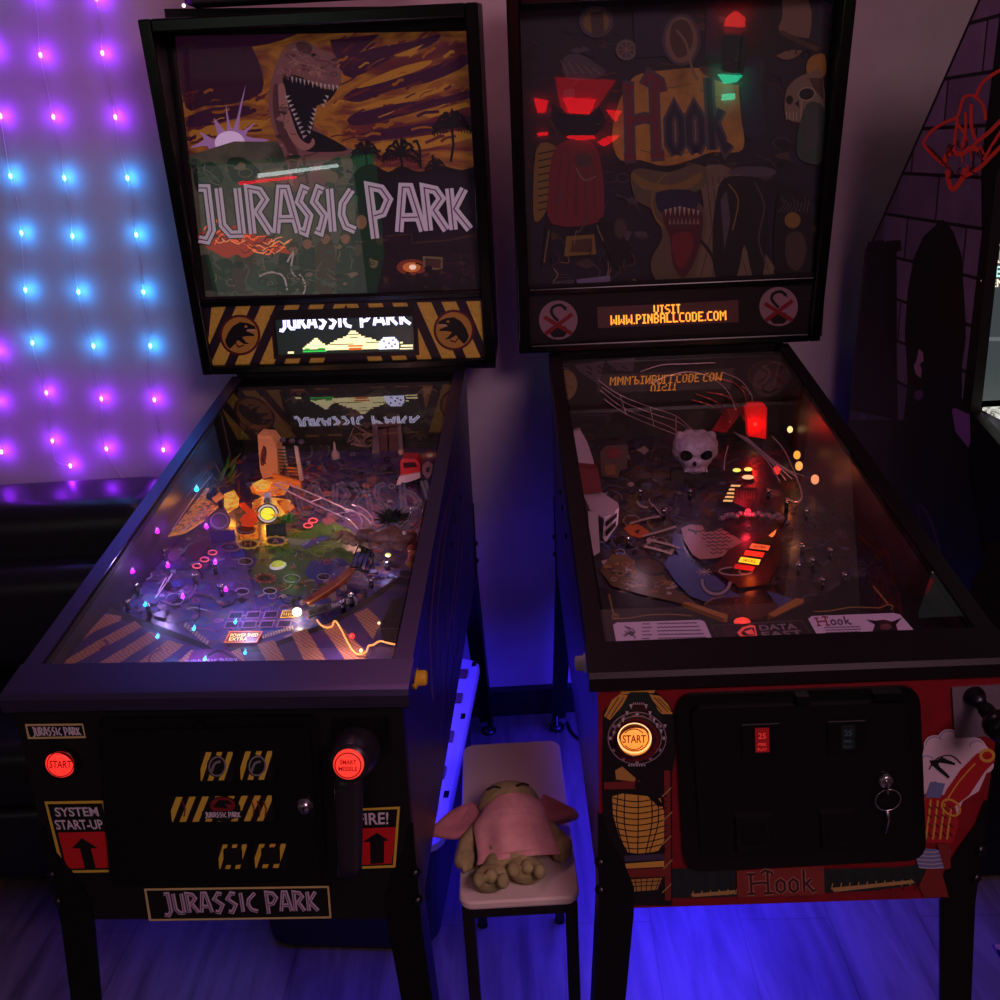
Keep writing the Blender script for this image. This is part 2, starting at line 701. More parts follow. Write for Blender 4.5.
    def post(s, mb, px, py, r, h, mt, cap=None, h0=0.):
        p = s.pf(px, py, h0)
        mb.lathe([(r, 0), (r, h * .8), (r * .7, h * .8), (r * .7, h)], mt, p, s.N_pf, 10)
        if cap:
            mb.lathe([(r * 1.5, 0), (r * 1.5, h * .12), (r, h * .2)], cap, p + s.N_pf * h, s.N_pf, 12)

    def wire(s, mb, pts, r, mt, k=5):
        Q = []
        for a, b, h in pts:
            q = s.pf(a, b, h)
            if q.y > 1.088:
                q = s.fr.hit(a, b, (0, 1.088, 0), (0, -1, 0))
                q.z = min(q.z, s.zg(1.088) - .012)
            Q.append(q)
        P = smoothpath(Q, k)
        mb.tube(P, r, mt, 6)

    def lamp(s, px, py, h, rgb, power, rad=.006):
        d = bpy.data.lights.new('lamp_glow', 'POINT')
        d.color = lin(rgb)[:3]
        d.energy = power
        d.shadow_soft_size = rad
        o = bpy.data.objects.new('lamp_glow', d)
        COL.objects.link(o)
        o.parent = s.root
        o.location = s.pf(px, py, h)
        return o
# ================================================================== the dinosaur table
ES = .13
def art(name, rgb, rough=.55, k=ES):
    """printed translucent film, softly lit from behind"""
    return mat(name, rgb, rough, emit=rgb, es=k)


JRAIL = mat('dark_blue_metal_trim', (84, 76, 116), .34, .85)
CABB = noisy('black_textured_cabinet', [(4, 3, 5), (8, 7, 10)], 140, .5)
JSIDE = noisy('dark_purple_cabinet_side', [(20, 14, 34), (44, 30, 60), (26, 18, 40)], 7, .38, stretch=(1, 3, .5), dist=1.5)
JIN = mat('black_inner_side', (24, 20, 30), .35)
JP = Machine('black pinball machine with the dinosaur sunset backglass, left of the stool', -.4366, 1.205, -.063, .9081, .5119, 1.1571, 1.1004, 1.1099, .7714, .1086, .0123, .0027,
             .022, .115, CABB, JSIDE, JIN, JRAIL, .182)
J = JP
# ---- front panel prints and fittings
YEL = mat('print_yellow', (206, 178, 60), .5)
CRM = mat('print_cream', (196, 180, 120), .5)
PBLK = mat('print_black', (7, 6, 8), .5)
PWHT = mat('print_white', (205, 196, 210), .5)
PRED = mat('print_red', (190, 22, 30), .5)
PDRED = mat('print_dark_red', (120, 22, 30), .5)
F = lambda: J.canvas(J.P_front, J.N_front, step=1e-4)


def front_part(name, z, build, label=None):
    c = J.canvas(V((0, -.0006 - z, 0)), J.N_front, step=8e-5)
    build(c)
    return c.build(name, J.root, **({'label': label} if label else {}))


def b(c):
    q = [(25, 724), (83, 723.5), (86, 738), (28, 739)]
    c.poly(q, CRM)
    c.poly([(27, 726), (82, 725.3), (84.3, 736), (30, 737)], PBLK)
    neuword(c, [(31, 727.5), (80, 727), (82, 734.5), (33, 735.5)], 'JURASSIC PARK', PWHT, None, 1.35)
front_part('name_decal', 0, b, 'small black title decal with a cream border')


def b(c):
    c.poly([(44.5, 801.5), (104, 800.5), (120, 872), (62, 873)], YEL)
    c.poly([(47.5, 804), (102, 803.2), (116.5, 869.5), (65, 870.5)], PBLK)
    c.poly([(58, 832.5), (105, 831.5), (113, 867.5), (67, 868.5)], PRED)
    c.poly([(72, 848), (82, 837.8), (98, 848), (91, 848.3), (96, 867.8), (85, 868.2), (80, 848.4)], PBLK)
    c.text('SYSTEM', [(54, 807.5), (97, 806.8), (99.5, 816), (56, 816.5)], PWHT)
    c.text('START-UP', [(54, 819.8), (101.5, 819.3), (104.5, 829), (57, 829.5)], PWHT)
front_part('start_up_decal', 0, b, 'yellow bordered decal reading system start-up over a red arrow')


def b(c):
    c.poly([(349, 809), (400, 806.5), (395.5, 867.5), (352, 869)], YEL)
    c.poly([(351, 811), (397.5, 809), (393, 865), (354, 866.5)], PBLK)
    c.poly([(355, 828.5), (396, 827), (391.8, 863.5), (357, 865)], PRED)
    c.poly([(362.5, 842), (377, 832.5), (389, 840.5), (384.5, 841), (384, 863), (370.5, 863.8), (370, 842)], PBLK)
    c.text('FIRE!', [(357, 813.2), (388.5, 811.8), (388.5, 824), (358, 825.2)], PWHT)
front_part('fire_decal', 0, b, 'yellow bordered decal reading fire over a red arrow')


def b(c):
    c.poly([(144, 888.5), (329, 885.8), (331.5, 918.2), (149, 921)], CRM)
    c.poly([(146.5, 890.5), (327.3, 887.8), (329.5, 916.3), (151.3, 919)], PBLK)
    neuword(c, [(160, 894), (318, 891), (320, 910), (164, 913)], 'JURASSIC PARK', mat('print_lilac', (196, 178, 206), .5), PBLK, 3.7, .7)
front_part('title_plate', .001, b, 'wide black title plate with a cream border')

# coin door
m = MB()
fx = lambda p, y: J.fr.hit(p[0], p[1], (0, y, 0), (0, -1, 0))


def rrect(q, r, n=5):
    """rounded quad in the picture"""
    out = []
    for i in range(4):
        p, a, c = V(q[i]), V(q[i - 1]), V(q[(i + 1) % 4])
        da, dc = (a - p).normalized() * r, (c - p).normalized() * r
        for k in range(n + 1):
            t = k / n
            out.append(tuple((p + da) * (1 - t) ** 2 + p * 2 * t * (1 - t) + (p + dc) * t * t))
    return out


def slab(mb, pts, y0, y1, mt, cv=None):
    """outline on the front panel given thickness from depth y0 (outer) to y1"""
    P = [J.fr.hit(a, b, (0, y1, 0), (0, -1, 0)) for a, b in pts]
    mb.prism(P, (0, y0 - y1, 0), mt)


def slabH(M, mb, pts, y0, y1, mt):
    P = [M.fr.hit(a, b, (0, y1, 0), (0, -1, 0)) for a, b in pts]
    mb.prism(P, (0, y0 - y1, 0), mt)


slab(m, rrect([(98, 717), (318, 713), (327, 878), (112, 884)], 9), -.006, -.0005, BLK)
cd = m.build('coin_door', J.root)
m = MB()
slab(m, rrect([(107, 729), (310, 726), (320, 872), (120, 877)], 8), -.0095, -.0055, BLK)
dl = m.build('door_leaf', cd)
m = MB()
slab(m, [(198, 719), (204, 719), (204.4, 726), (198.5, 726)], -.011, -.005, BLKG)
m.build('hinge_pin', cd)


def hazard(c, q, n, lean_, hole=None):
    c.poly(q, PBLK)
    for i in range(n):
        u0 = (i - .35) / n
        u1 = u0 + .5 / n
        pts = []
        for u, v in ((u0, 0), (u1, 0), (u1 + lean_, 1), (u0 + lean_, 1)):
            pts.append((u, v))
        # clip to the unit box
        def clip(ps, k, lo):
            out = []
            for a in range(len(ps)):
                p, r = ps[a], ps[(a + 1) % len(ps)]
                ip = (p[0] - k) * lo >= 0
                ir = (r[0] - k) * lo >= 0
                if ip:
                    out.append(p)
                if ip != ir:
                    t = (k - p[0]) / (r[0] - p[0])
                    out.append((k, p[1] + (r[1] - p[1]) * t))
            return out
        pts = clip(pts, 0.01, 1)
        if len(pts) > 2:
            pts = clip(pts, .99, -1)
        if len(pts) > 2:
            c.poly([c.quadmap(q, u, v * .92 + .04) for u, v in pts], YEL)


cc = J.canvas(V((0, -.0097, 0)), J.N_front, step=8e-5)
hazard(cc, [(200, 751), (233, 750.5), (233.5, 781), (200.5, 782)], 3, .3)
hazard(cc, [(239.5, 750), (272.5, 749.5), (273.5, 780.5), (240.5, 781)], 3, .3)
cc.ell(216.5, 766, 9.5, 11, PBLK)
cc.ell(256, 765.5, 9.5, 11, PBLK)
cc.ring(217.5, 766, 8, 9.5, 1.6, mat('print_grey', (120, 118, 124), .4), .2)
cc.ring(257.5, 765.5, 8, 9.5, 1.6, MATS['print_grey'], .2)
cc.rib([(212, 771), (215, 763), (221, 761)], 2.4, MATS['print_grey'], sm=3)
cc.rib([(252, 771), (255, 763), (261, 761)], 2.4, MATS['print_grey'], sm=3)
hazard(cc, [(168.5, 795.5), (273, 793.5), (274.5, 821), (171.5, 822.5)], 8, .12)
cc.ell(223, 808, 18, 12.5, PBLK)
cc.ell(223, 804.5, 12.5, 8, PDRED)
cc.poly([(213, 806), (219, 799), (229, 799.5), (234, 804), (226, 803), (229, 808), (221, 807)], PBLK)
cc.poly([(202, 810.5), (242, 809.7), (242.5, 817), (203.5, 817.7)], PBLK)
neuword(cc, [(205, 811.5), (241, 810.7), (241.4, 815.6), (205.6, 816.4)], 'JURASSIC PARK', PWHT, None, 1.0)
for x in (183, 252, 258, 264):
    cc.rib([(x, 799), (x + 3, 807), (x + 2, 815)], 1.3, PDRED)
cc.build('hazard_decals', dl, label='yellow and black striped decals on the coin door')
for q, nm in (([(217.5, 843.5), (247, 843), (248, 869.5), (219, 870)], 0), ([(253.5, 843), (286, 842.5), (287.5, 868.5), (255, 869)], 0)):
    cc = J.canvas(V((0, -.0097, 0)), J.N_front, step=8e-5)
    hazard(cc, q, 3, .3)
    cx, cy = (q[0][0] + q[2][0]) / 2, (q[0][1] + q[2][1]) / 2
    cc.poly(rrect([(cx - 9.5, cy - 8.5), (cx + 9.5, cy - 9), (cx + 10, cy + 8), (cx - 9, cy + 8.5)], 3), PBLK)
    cc.build('coin_return', dl)
m = MB()
p = fx((305, 805), -.0097)
m.lathe([(.013, 0), (.013, .004), (.009, .006), (.009, .009), (.001, .0095)], STEEL, p, (0, -1, 0), 20)
m.box(p.x - .0012, p.x + .0012, p.y - .0102, p.y - .009, p.z - .004, p.z + .004, PBLK)
m.build('door_lock', cd, label='round chrome lock')


def button(M, px, py, r, z, cm, rm, name, txt, tm, h=.010, dome=True, label=None):
    p = M.fr.hit(px, py, (0, -.0006, 0), (0, -1, 0))
    m = MB()
    m.lathe([(r * 1.28, 0), (r * 1.28, .005), (r * 1.1, .009), (r * 1.02, .009), (r * 1.02, .003)], rm, p + V((0, -z, 0)), (0, -1, 0), 28)
    o = m.build(name, M.root, **({'label': label} if label else {}))
    m = MB()
    m.lathe([(r, 0.002), (r, h * .7), (r * .93, h), (.0005, h + .0005)], cm, p + V((0, -z, 0)), (0, -1, 0), 28)
    m.build('lit_cap', o)
    c = Canvas(M.fr, p + V((0, -z - h - .0008, 0)), V((0, -1, 0)), 1e-4)
    for t, q in txt:
        c.text(t, q, tm)
    return o, c


REDL = emi('lit_red_cap', (255, 52, 44), 1.0)
REDD = mat('dark_red_legend', (150, 12, 14), .5, emit=(150, 12, 14), es=.5)
o, c = button(J, 62, 762, .0205, 0, REDL, BLKG, 'start_button', [('START', rectq(49.5, 760.5, 71.5, 768))], REDD, label='round lit red start button')
c.ring(60.5, 764, 13.2, 12.4, 1.1, REDD)
c.build('button_legend', o)
# launch grip with the missile button
GRIP = mat('grip_dark_plastic', (34, 30, 38), .3)
m = MB()
slab(m, rrect([(332, 719), (389, 717), (392, 752), (334, 757)], 4), -.004, -.0005, BLK)
gp = m.build('gun_grip', J.root, label='black plastic gun grip holding a lit red button')
m = MB()
p0 = fx((357, 748), -.004)
p1 = fx((350.5, 760.5), -.05)
m.lathe([(.036, 0), (.036, .02), (.030, .05), (.027, .055), (.0265, .058), (.001, .058)], GRIP, p0, (p1 - p0), 28)
p2, p3 = fx((350, 775), -.034), fx((352, 866), -.03)
for a, bb, w0, w1, t in ((fx((350, 768), -.02), fx((351, 868), -.02), .0215, .018, .024),):
    rs = []
    for k in range(9):
        q = a.lerp(bb, k / 8)
        w = w0 + (w1 - w0) * k / 8
        rs.append([q + V((w * math.cos(u) * 1.0, -.012 + t * .5 * math.sin(u) * (1 if abs(math.sin(u)) < .9 else .9), 0)) for u in [2 * pi * j / 16 for j in range(16)]])
    m.rings(rs, GRIP, True, True)
m.tube([fx((340, 785), -.036), fx((337, 864), -.034)], .0015, DSTEEL)
m.build('grip_body', gp)
d = (p1 - p0).normalized()
m = MB()
pe = p0 + d * .058
m.lathe([(.0205, -.001), (.0205, .005), (.0175, .0065), (.001, .007)], emi('lit_red_missile_cap', (255, 62, 50), .85), pe, d, 26)
cap = m.build('missile_button', gp, label='round lit red button')
c = Canvas(J.fr, pe + d * .0075, d, 1e-4)
c.ring(348, 765.5, 13, 12.5, 1.2, REDD)
c.text('SMART', rectq(340, 760, 356.5, 764.5), REDD)
c.text('MISSILE', rectq(338.5, 766.5, 357.5, 771), REDD)
c.build('button_legend', cap)
# flipper button on the right side
m = MB()
p = V((.276, .045, .845))
p = J.fr.hit(413.5, 678, (.2752, 0, 0), (1, 0, 0))
m.lathe([(.017, 0), (.017, .005), (.012, .007), (.0115, .018), (.009, .0205), (.001, .021)], mat('yellow_plastic', (226, 176, 40), .4), p, (1, 0, 0), 24)
m.build('flipper_button', J.root, label='round yellow flipper button on the cabinet side')
# side art on the right flank
SA = mat('side_print_mauve', (96, 62, 98), .45)
SB = mat('side_print_lilac', (70, 52, 120), .45)
c = J.canvas(V((.2752, 0, 0)), (1, 0, 0), step=1e-4)
c.rib([(433, 700), (430, 640), (435, 575), (444, 520), (452, 488), (457, 480), (462, 492), (463, 530), (459, 580), (452, 620)], 1.8, SA, sm=5)
c.rib([(438, 660), (437, 620), (441, 570), (448, 520), (453, 498), (457, 495), (459, 508), (458, 545), (453, 600), (447, 640)], 1.2, SA, sm=5)
for a in ([(437, 625), (432, 650), (430, 664), (431, 695)], [(436, 627), (438, 640), (434, 655), (436, 668), (431, 682)], [(444, 600), (446, 630), (441, 660), (443, 700), (438, 740)],
          [(450, 640), (447, 680), (449, 710), (443, 750)], [(455, 600), (452, 640), (455, 660), (450, 690)], [(460, 560), (458, 600), (461, 625), (457, 655)]):
    c.rib(a, 1.1, SB, sm=4)
c.build('side_art', J.root)
for px, py in ((455, 520), (460, 498), (451, 545)):
    m = MB()
    q = J.fr.hit(px, py, (.2752, 0, 0), (1, 0, 0))
    m.lathe([(.006, 0), (.006, .003), (.001, .004)], BLKG, q, (1, 0, 0), 10)
    m.build('side_bolt', J.root)

# ---- backglass
A = {}
for k, v in dict(sky=(64, 26, 56), sky2=(96, 36, 52), or1=(176, 104, 42), or2=(206, 142, 54), cl=(110, 42, 54), cld=(70, 26, 62), pal=(18, 14, 28), dino=(142, 92, 96), dino2=(96, 58, 66), dino3=(178, 122, 120),
                 mouth=(22, 14, 34), tooth=(205, 190, 190), sun=(190, 140, 205), ltr=(212, 176, 214), lin=(96, 34, 88), gry=(84, 92, 80), grn=(58, 74, 62), fol=(36, 46, 40), fire=(235, 92, 44), fire2=(250, 150, 66), skin=(150, 104, 82), drk=(24, 20, 26),
                 brn=(74, 50, 44), nite=(30, 18, 40), lamp=(255, 190, 120), tan=(128, 108, 84)).items():
    A[k] = art('film_' + k, v)
A['sun'] = art('film_sun_rays', (190, 140, 205), k=.22)
A['skybase'] = noisy('film_sunset_sky', [(58, 24, 60), (120, 48, 52), (196, 128, 50), (122, 50, 54), (84, 32, 62)], 3.2, .55, [.2, .38, .5, .6, .78], 5, stretch=(1, 1, 3.4), dist=.9, emit=ES)
A['ground'] = noisy('film_green_haze', [(66, 66, 58), (104, 98, 84), (52, 54, 48)], 9, .55, emit=ES * 1.2, stretch=(1, 1, 1.3))
c = J.canvas(J.P_bg, J.N_bg, step=1.2e-5)
c.soft = True
c.clamp = .336
bgq = [(170, 28), (473, 24), (484, 296), (204, 300)]
c.poly(bgq, A['skybase'])
# darker top and the sun
c.poly([(176, 32), (235, 31), (258, 60), (262, 92), (232, 104), (205, 106), (186, 108), (178, 60)], A['sky'])
c.poly([(176, 32), (270, 30), (300, 32), (268, 44), (215, 52), (180, 60)], A['cld'])
for pts in ([(330, 40), (380, 34), (360, 52), (336, 66)], [(344, 96), (380, 78), (420, 72), (462, 54), (468, 64), (430, 82), (392, 90), (360, 102)],
            [(350, 116), (396, 104), (440, 98), (470, 90), (470, 98), (436, 106), (402, 116), (356, 126)], [(360, 134), (420, 124), (472, 116), (472, 122), (420, 134), (366, 142)],
            [(188, 118), (212, 108), (246, 106), (256, 112), (222, 122), (190, 128)], [(340, 62), (374, 48), (410, 42), (440, 34), (430, 46), (392, 58), (352, 78)]):
    c.poly(pts, A['cld'])
for pts in ([(356, 88), (392, 70), (430, 60), (424, 68), (384, 82)], [(352, 110), (392, 98), (452, 84), (440, 92), (396, 104)], [(192, 130), (232, 122), (262, 120), (262, 128), (230, 134), (196, 140)],
            [(360, 148), (410, 138), (470, 130), (472, 138), (404, 152)], [(392, 56), (424, 44), (410, 56)], [(420, 114), (466, 102), (470, 106), (430, 118)]):
    c.poly(pts, A['or2'])
r = random.Random(44)
for _ in range(150):
    x, y = r.uniform(330, 474), r.uniform(30, 162)
    if _ < 40:
        x, y = r.uniform(178, 268), r.uniform(92, 146)
    k = (y - 30) / 130
    ln = r.uniform(6, 26)
    an = -(1 - k) * .55 - .08 + r.uniform(-.15, .15)
    pts = [(x + ln * t * math.cos(an), y + ln * t * math.sin(an) + r.uniform(-1.6, 1.6)) for t in (0, .33, .66, 1)]
    w_ = r.uniform(1, 4.5)
    mt = A[r.choice(['cl', 'cld', 'cl', 'or1', 'or2', 'sky2'])] if y > 52 else A[r.choice(['cl', 'cld', 'sky', 'cld', 'or1'])]
    if pts[-1][0] < 471 and pts[-1][1] > 29:
        c.rib(pts, w_ * .7, mt, sm=3)
c.poly([(200, 132), (218, 140), (214, 118), (227, 132), (226, 104), (233, 130), (246, 84), (239, 130), (256, 122), (246, 136), (270, 140), (248, 146), (246, 158), (212, 158), (208, 146), (190, 148), (204, 140)], A['sun'])
c.ell(230, 143, 15, 12, art('film_sun_core', (232, 196, 240), k=.4))
# greenish room reflection painted into the film over the lower left
c.poly([(187, 156), (352, 149), (356, 200), (358, 297), (206, 299)], A['ground'])
c.poly([(352, 150), (374, 149), (372, 232), (356, 232)], art('film_green_band', (40, 96, 64)))  # reflected green light painted as an upright band
for pts in ([(196, 168), (212, 162), (224, 176), (216, 190), (200, 194), (194, 180)], [(228, 160), (244, 158), (262, 174), (250, 184), (232, 180)], [(280, 170), (300, 160), (318, 172), (306, 188), (288, 186)],
            [(318, 158), (340, 156), (344, 176), (328, 184)]):
    c.poly(pts, A['fol'])
c.poly([(256, 176), (276, 168), (300, 172), (330, 168), (338, 180), (318, 190), (286, 188), (262, 186)], A['tan'])
# dinosaur: neck, skull, jaws
neck = [(283, 56), (276, 72), (270, 94), (270, 116), (277, 140), (285, 155), (289, 172), (282, 188), (326, 186), (316, 168), (332, 152), (326, 140), (318, 132), (312, 146), (302, 150), (292, 132), (284, 108), (278, 86)]
c.poly([(284, 50), (274, 72), (269, 96), (270, 116), (277, 138), (284, 154), (288, 172), (280, 190), (330, 188), (318, 168), (342, 156), (352, 150), (330, 140), (310, 120), (300, 100), (290, 76)], A['dino'])
c.poly([(296, 120), (308, 128), (326, 136), (348, 150), (320, 152), (304, 150), (294, 136)], A['pal'])
c.poly([(284, 52), (292, 43), (303, 40), (313, 45), (322, 50), (334, 54), (338, 62), (341, 74), (340, 86), (332, 90), (316, 84), (302, 76), (290, 74), (283, 66)], A['dino'])
c.poly([(296, 44), (304, 42), (312, 47), (310, 54), (300, 52)], A['dino2'])
c.poly([(283, 78), (292, 75), (304, 78), (318, 86), (332, 90), (338, 88), (330, 100), (322, 104), (316, 108), (313, 128), (308, 142), (300, 142), (292, 126), (286, 104)], A['mouth'])
c.poly([(278, 88), (284, 84), (288, 104), (294, 124), (300, 138), (309, 144), (313, 138), (315, 144), (308, 150), (299, 148), (288, 134), (280, 112)], A['dino3'])
c.poly([(274, 86), (278, 86), (280, 112), (290, 138), (298, 152), (296, 170), (291, 172), (288, 152), (278, 132), (273, 108)], A['dino2'])
for i in range(13):
    x, y = 287 + i * 4.1, 75.5 + (i * .95 if i < 9 else 8.5 + (i - 9) * .4)
    hgt = 5 + 2.2 * math.sin(i * 1.3) ** 2
    c.poly([(x, y), (x + 2.4, y + .5), (x + 1.5, y + hgt)], A['tooth'])
for i in range(10):
    x, y = 285.5 + i * 1.9, 96 + i * 4.4
    c.poly([(x, y), (x + 1, y + 3), (x + 5, y - .5)], A['tooth'])
for i in range(9):
    x, y = 329 - i * 1.9, 96 + i * 4.4
    if i > 2:
        x = 317 - (i - 3) * 1.2
    c.poly([(x, y), (x - 1, y + 3), (x - 4.2, y - 1)], A['tooth'])
c.ell(314, 55, 2.2, 1.6, A['mouth'])
scatter(c, [(276, 60), (300, 44), (312, 70), (282, 84)], 26, [A['dino2'], A['dino3']], 1.5, 4, 61, .4, .9)
scatter(c, [(274, 100), (286, 104), (298, 184), (284, 184)], 40, [A['dino2'], A['dino3'], A['brn']], 1.5, 5, 62, .4, .9)
scatter(c, [(300, 46), (338, 58), (338, 86), (304, 72)], 26, [A['dino2'], A['dino3']], 1.5, 4, 63, .4, .9)
c.rib([(300, 50), (308, 52), (316, 60), (328, 62), (336, 68)], 1.2, A['dino2'], sm=3)
c.rib([(290, 56), (298, 62), (312, 66), (326, 72)], 1.2, A['dino3'], sm=3)
c.rib([(290, 172), (292, 186)], 4, A['dino3'])
c.rib([(304, 158), (308, 184)], 3, A['dino2'])


def palm(c, x, y, s, mt, hh):
    c.rib([(x, y), (x + s * .08, y + hh * .5), (x - s * .05, y + hh)], s * .12, mt)
    for k in range(9):
        a = pi + pi * k / 8 + random.uniform(-.12, .12)
        ex, ey = x + math.cos(a) * s, y + math.sin(a) * s * .75 + s * .28 * abs(math.cos(a))
        mx, my = x + math.cos(a) * s * .55, y + math.sin(a) * s * .75 - s * .08
        c.rib([(x, y), (mx, my), (ex, ey)], s * .15, mt, sm=3)
        for q in (.3, .45, .6, .75, .9):
            bx, by = x + (ex - x) * q, y + (ey - y) * q - s * .06
            c.rib([(bx, by), (bx + s * .05, by + s * .2)], s * .06, mt)


palm(c, 452, 128, 20, A['pal'], 34)
palm(c, 401, 156, 19, A['pal'], 20)
palm(c, 366, 154, 15, A['pal'], 18)
palm(c, 436, 168, 11, A['pal'], 12)
c.rib([(413, 142), (417, 141), (420, 148), (421, 168)], 2.4, A['pal'])
c.rib([(433, 155), (434, 176)], 2.4, A['pal'])
for pts in ([(356, 172), (372, 164), (388, 172), (402, 166), (420, 172), (440, 166), (462, 170), (478, 168), (480, 196), (356, 196)],):
    c.poly(pts, A['pal'])
# lower right night scene and crowd
c.poly([(372, 186), (480, 182), (484, 296), (358, 298), (356, 228)], A['nite'])
c.poly([(386, 236), (478, 232), (482, 292), (386, 295)], art('film_gate_dark', (34, 18, 34)))
c.ell(412, 267, 15, 8, art('film_flare1', (150, 66, 40)))
c.ell(412, 267, 9, 5, art('film_flare2', (226, 130, 60), k=.25))
c.ell(413, 267, 3.6, 2.6, art('film_flare3', (255, 220, 190), k=.6))
c.poly([(423, 256), (443, 257), (443, 270), (424, 269)], A['tan'])
c.poly([(425, 258), (441, 259), (441, 268), (426, 267)], A['brn'])
c.rib([(386, 236), (412, 234), (412, 243), (450, 240), (478, 234)], 1.5, A['brn'])
for x in (408, 418, 424, 430, 437, 455, 462, 470, 476):
    h = random.uniform(8, 14)
    c.ell(x, 292 - h - 6, 2.2, 2.6, A['drk'])
    c.poly([(x - 3, 294), (x - 3.6, 290 - h), (x + 3.6, 290 - h), (x + 3.2, 294)], A['drk'])
for x, y, w, mt in ((362, 222, 7, 'skin'), (358, 250, 6, 'brn'), (374, 262, 6, 'tan'), (380, 240, 5, 'brn')):
    c.ell(x, y, w * .75, w, A[mt])
    c.poly([(x - w * 1.6, y + w * 3.8), (x - w * 1.5, y + w * 1.5), (x, y + w), (x + w * 1.5, y + w * 1.4), (x + w * 1.7, y + w * 3.9)], A['drk'])
# rocky figures under the fire
for x, y, w, hgt, mt in ((206, 262, 12, 26, 'fol'), (224, 266, 14, 24, 'fol'), (246, 256, 12, 34, 'brn'), (268, 270, 18, 20, 'grn'), (288, 256, 10, 34, 'fol'), (308, 250, 9, 40, 'fol'), (326, 246, 10, 44, 'brn'), (346, 244, 9, 48, 'fol')):
    c.poly([(x - w, y + hgt), (x - w * .9, y + 4), (x - w * .4, y - 6), (x + w * .4, y - 7), (x + w * .9, y + 3), (x + w, y + hgt)], A[mt])
for x, y in ((308, 243), (326, 238), (346, 238), (294, 250)):
    c.ell(x, y, 4.5, 6, A['skin'])
    c.poly([(x - 5, y - 2), (x - 3, y - 8), (x + 4, y - 8), (x + 5, y - 2), (x, y - 4)], A['brn'])
for a in ([(242, 262), (250, 270), (246, 282), (256, 292)], [(260, 276), (272, 272), (284, 276), (288, 290)], [(288, 262), (294, 252), (292, 270), (300, 280)], [(300, 274), (306, 284), (304, 294)], [(214, 262), (222, 270)], [(322, 262), (316, 276), (330, 284)]):
    c.rib(a, 1.8, A['gry'] if a[0][0] % 4 else A['tooth'], sm=3)
scatter(c, [(208, 250), (356, 240), (356, 292), (212, 296)], 120, [A['fol'], A['gry'], A['brn'], A['drk'], A['tan'], A['grn']], 2, 6, 64, .5, 1.6)
scatter(c, [(358, 236), (480, 232), (482, 292), (360, 294)], 70, [A['drk'], A['nite'], A['brn'], A['brn'], A['drk']], 2, 5, 65, .5, 1.6)
scatter(c, [(190, 160), (350, 154), (352, 186), (196, 190)], 50, [A['fol'], A['gry'], A['grn'], A['tan']], 3, 8, 66, .5, 1.6)
# fire
c.poly([(199, 236), (210, 230), (226, 232), (236, 225), (248, 228), (258, 236), (270, 238), (284, 246), (292, 254), (280, 252), (262, 250), (246, 258), (238, 254), (228, 258), (216, 252), (206, 246)], art('film_fire_red', (190, 52, 34), k=.22))
for i in range(34):
    x = 202 + random.random() * 76
    y = 232 + (x - 202) * .16 + random.uniform(-4, 12)
    p = [(x, y)]
    for k in range(3):
        p.append((p[-1][0] + random.uniform(2, 7), p[-1][1] + random.uniform(-6, 5)))
    c.rib(p, random.uniform(.7, 1.6), random.choice([art('film_flame', (250, 100, 50), k=.55), art('film_flame_pale', (255, 160, 100), k=.45), art('film_char', (70, 22, 26))]), sm=3)
# title
A['rim'] = art('film_title_rim', (26, 18, 36))
J_ltr = art('film_title_lilac', (205, 190, 208), k=.22)
neuword(c, [(196, 188), (355, 189), (358, 231), (202, 235)], 'JURASSIC', J_ltr, A['lin'], 7.6, 1.2, [(-.02, .11), (.115, .30), (.305, .465), (.47, .64), (.625, .725), (.72, .82), (.815, .875), (.885, 1.)], edge=A['rim'], ew=1.2)
neuword(c, [(364, 186), (468, 189), (472, 229), (370, 233)], 'PARK', J_ltr, A['lin'], 8.4, 1.3, [(0, .26), (.27, .55), (.54, .78), (.78, 1.)], edge=A['rim'], ew=1.2)
c.text('DATA EAST', [(179, 46), (198, 45), (199, 52), (180, 53)], art('film_small_mark', (70, 54, 58)))
bg = c.build('backglass', J.root, label='sunset artwork with a roaring dinosaur head over the title')
c = J.canvas(J.P_bg - J.ud * .008, J.N_bg)
c.clamp = .336
for q in ([(140, 10), (480, 5), (469.5, 31), (175, 36)], [(140, 10), (175, 36), (206, 300), (170, 312)], [(469.5, 31), (480, 5), (505, 300), (482.5, 298)]):
    c.poly(q, PBLK)
c.build('backglass_trim', J.root)
c = J.canvas(J.P_bg - J.ud * .011, J.N_bg)
c.poly(bgq[::-1], PANE)
c.build('backglass_pane', J.root)
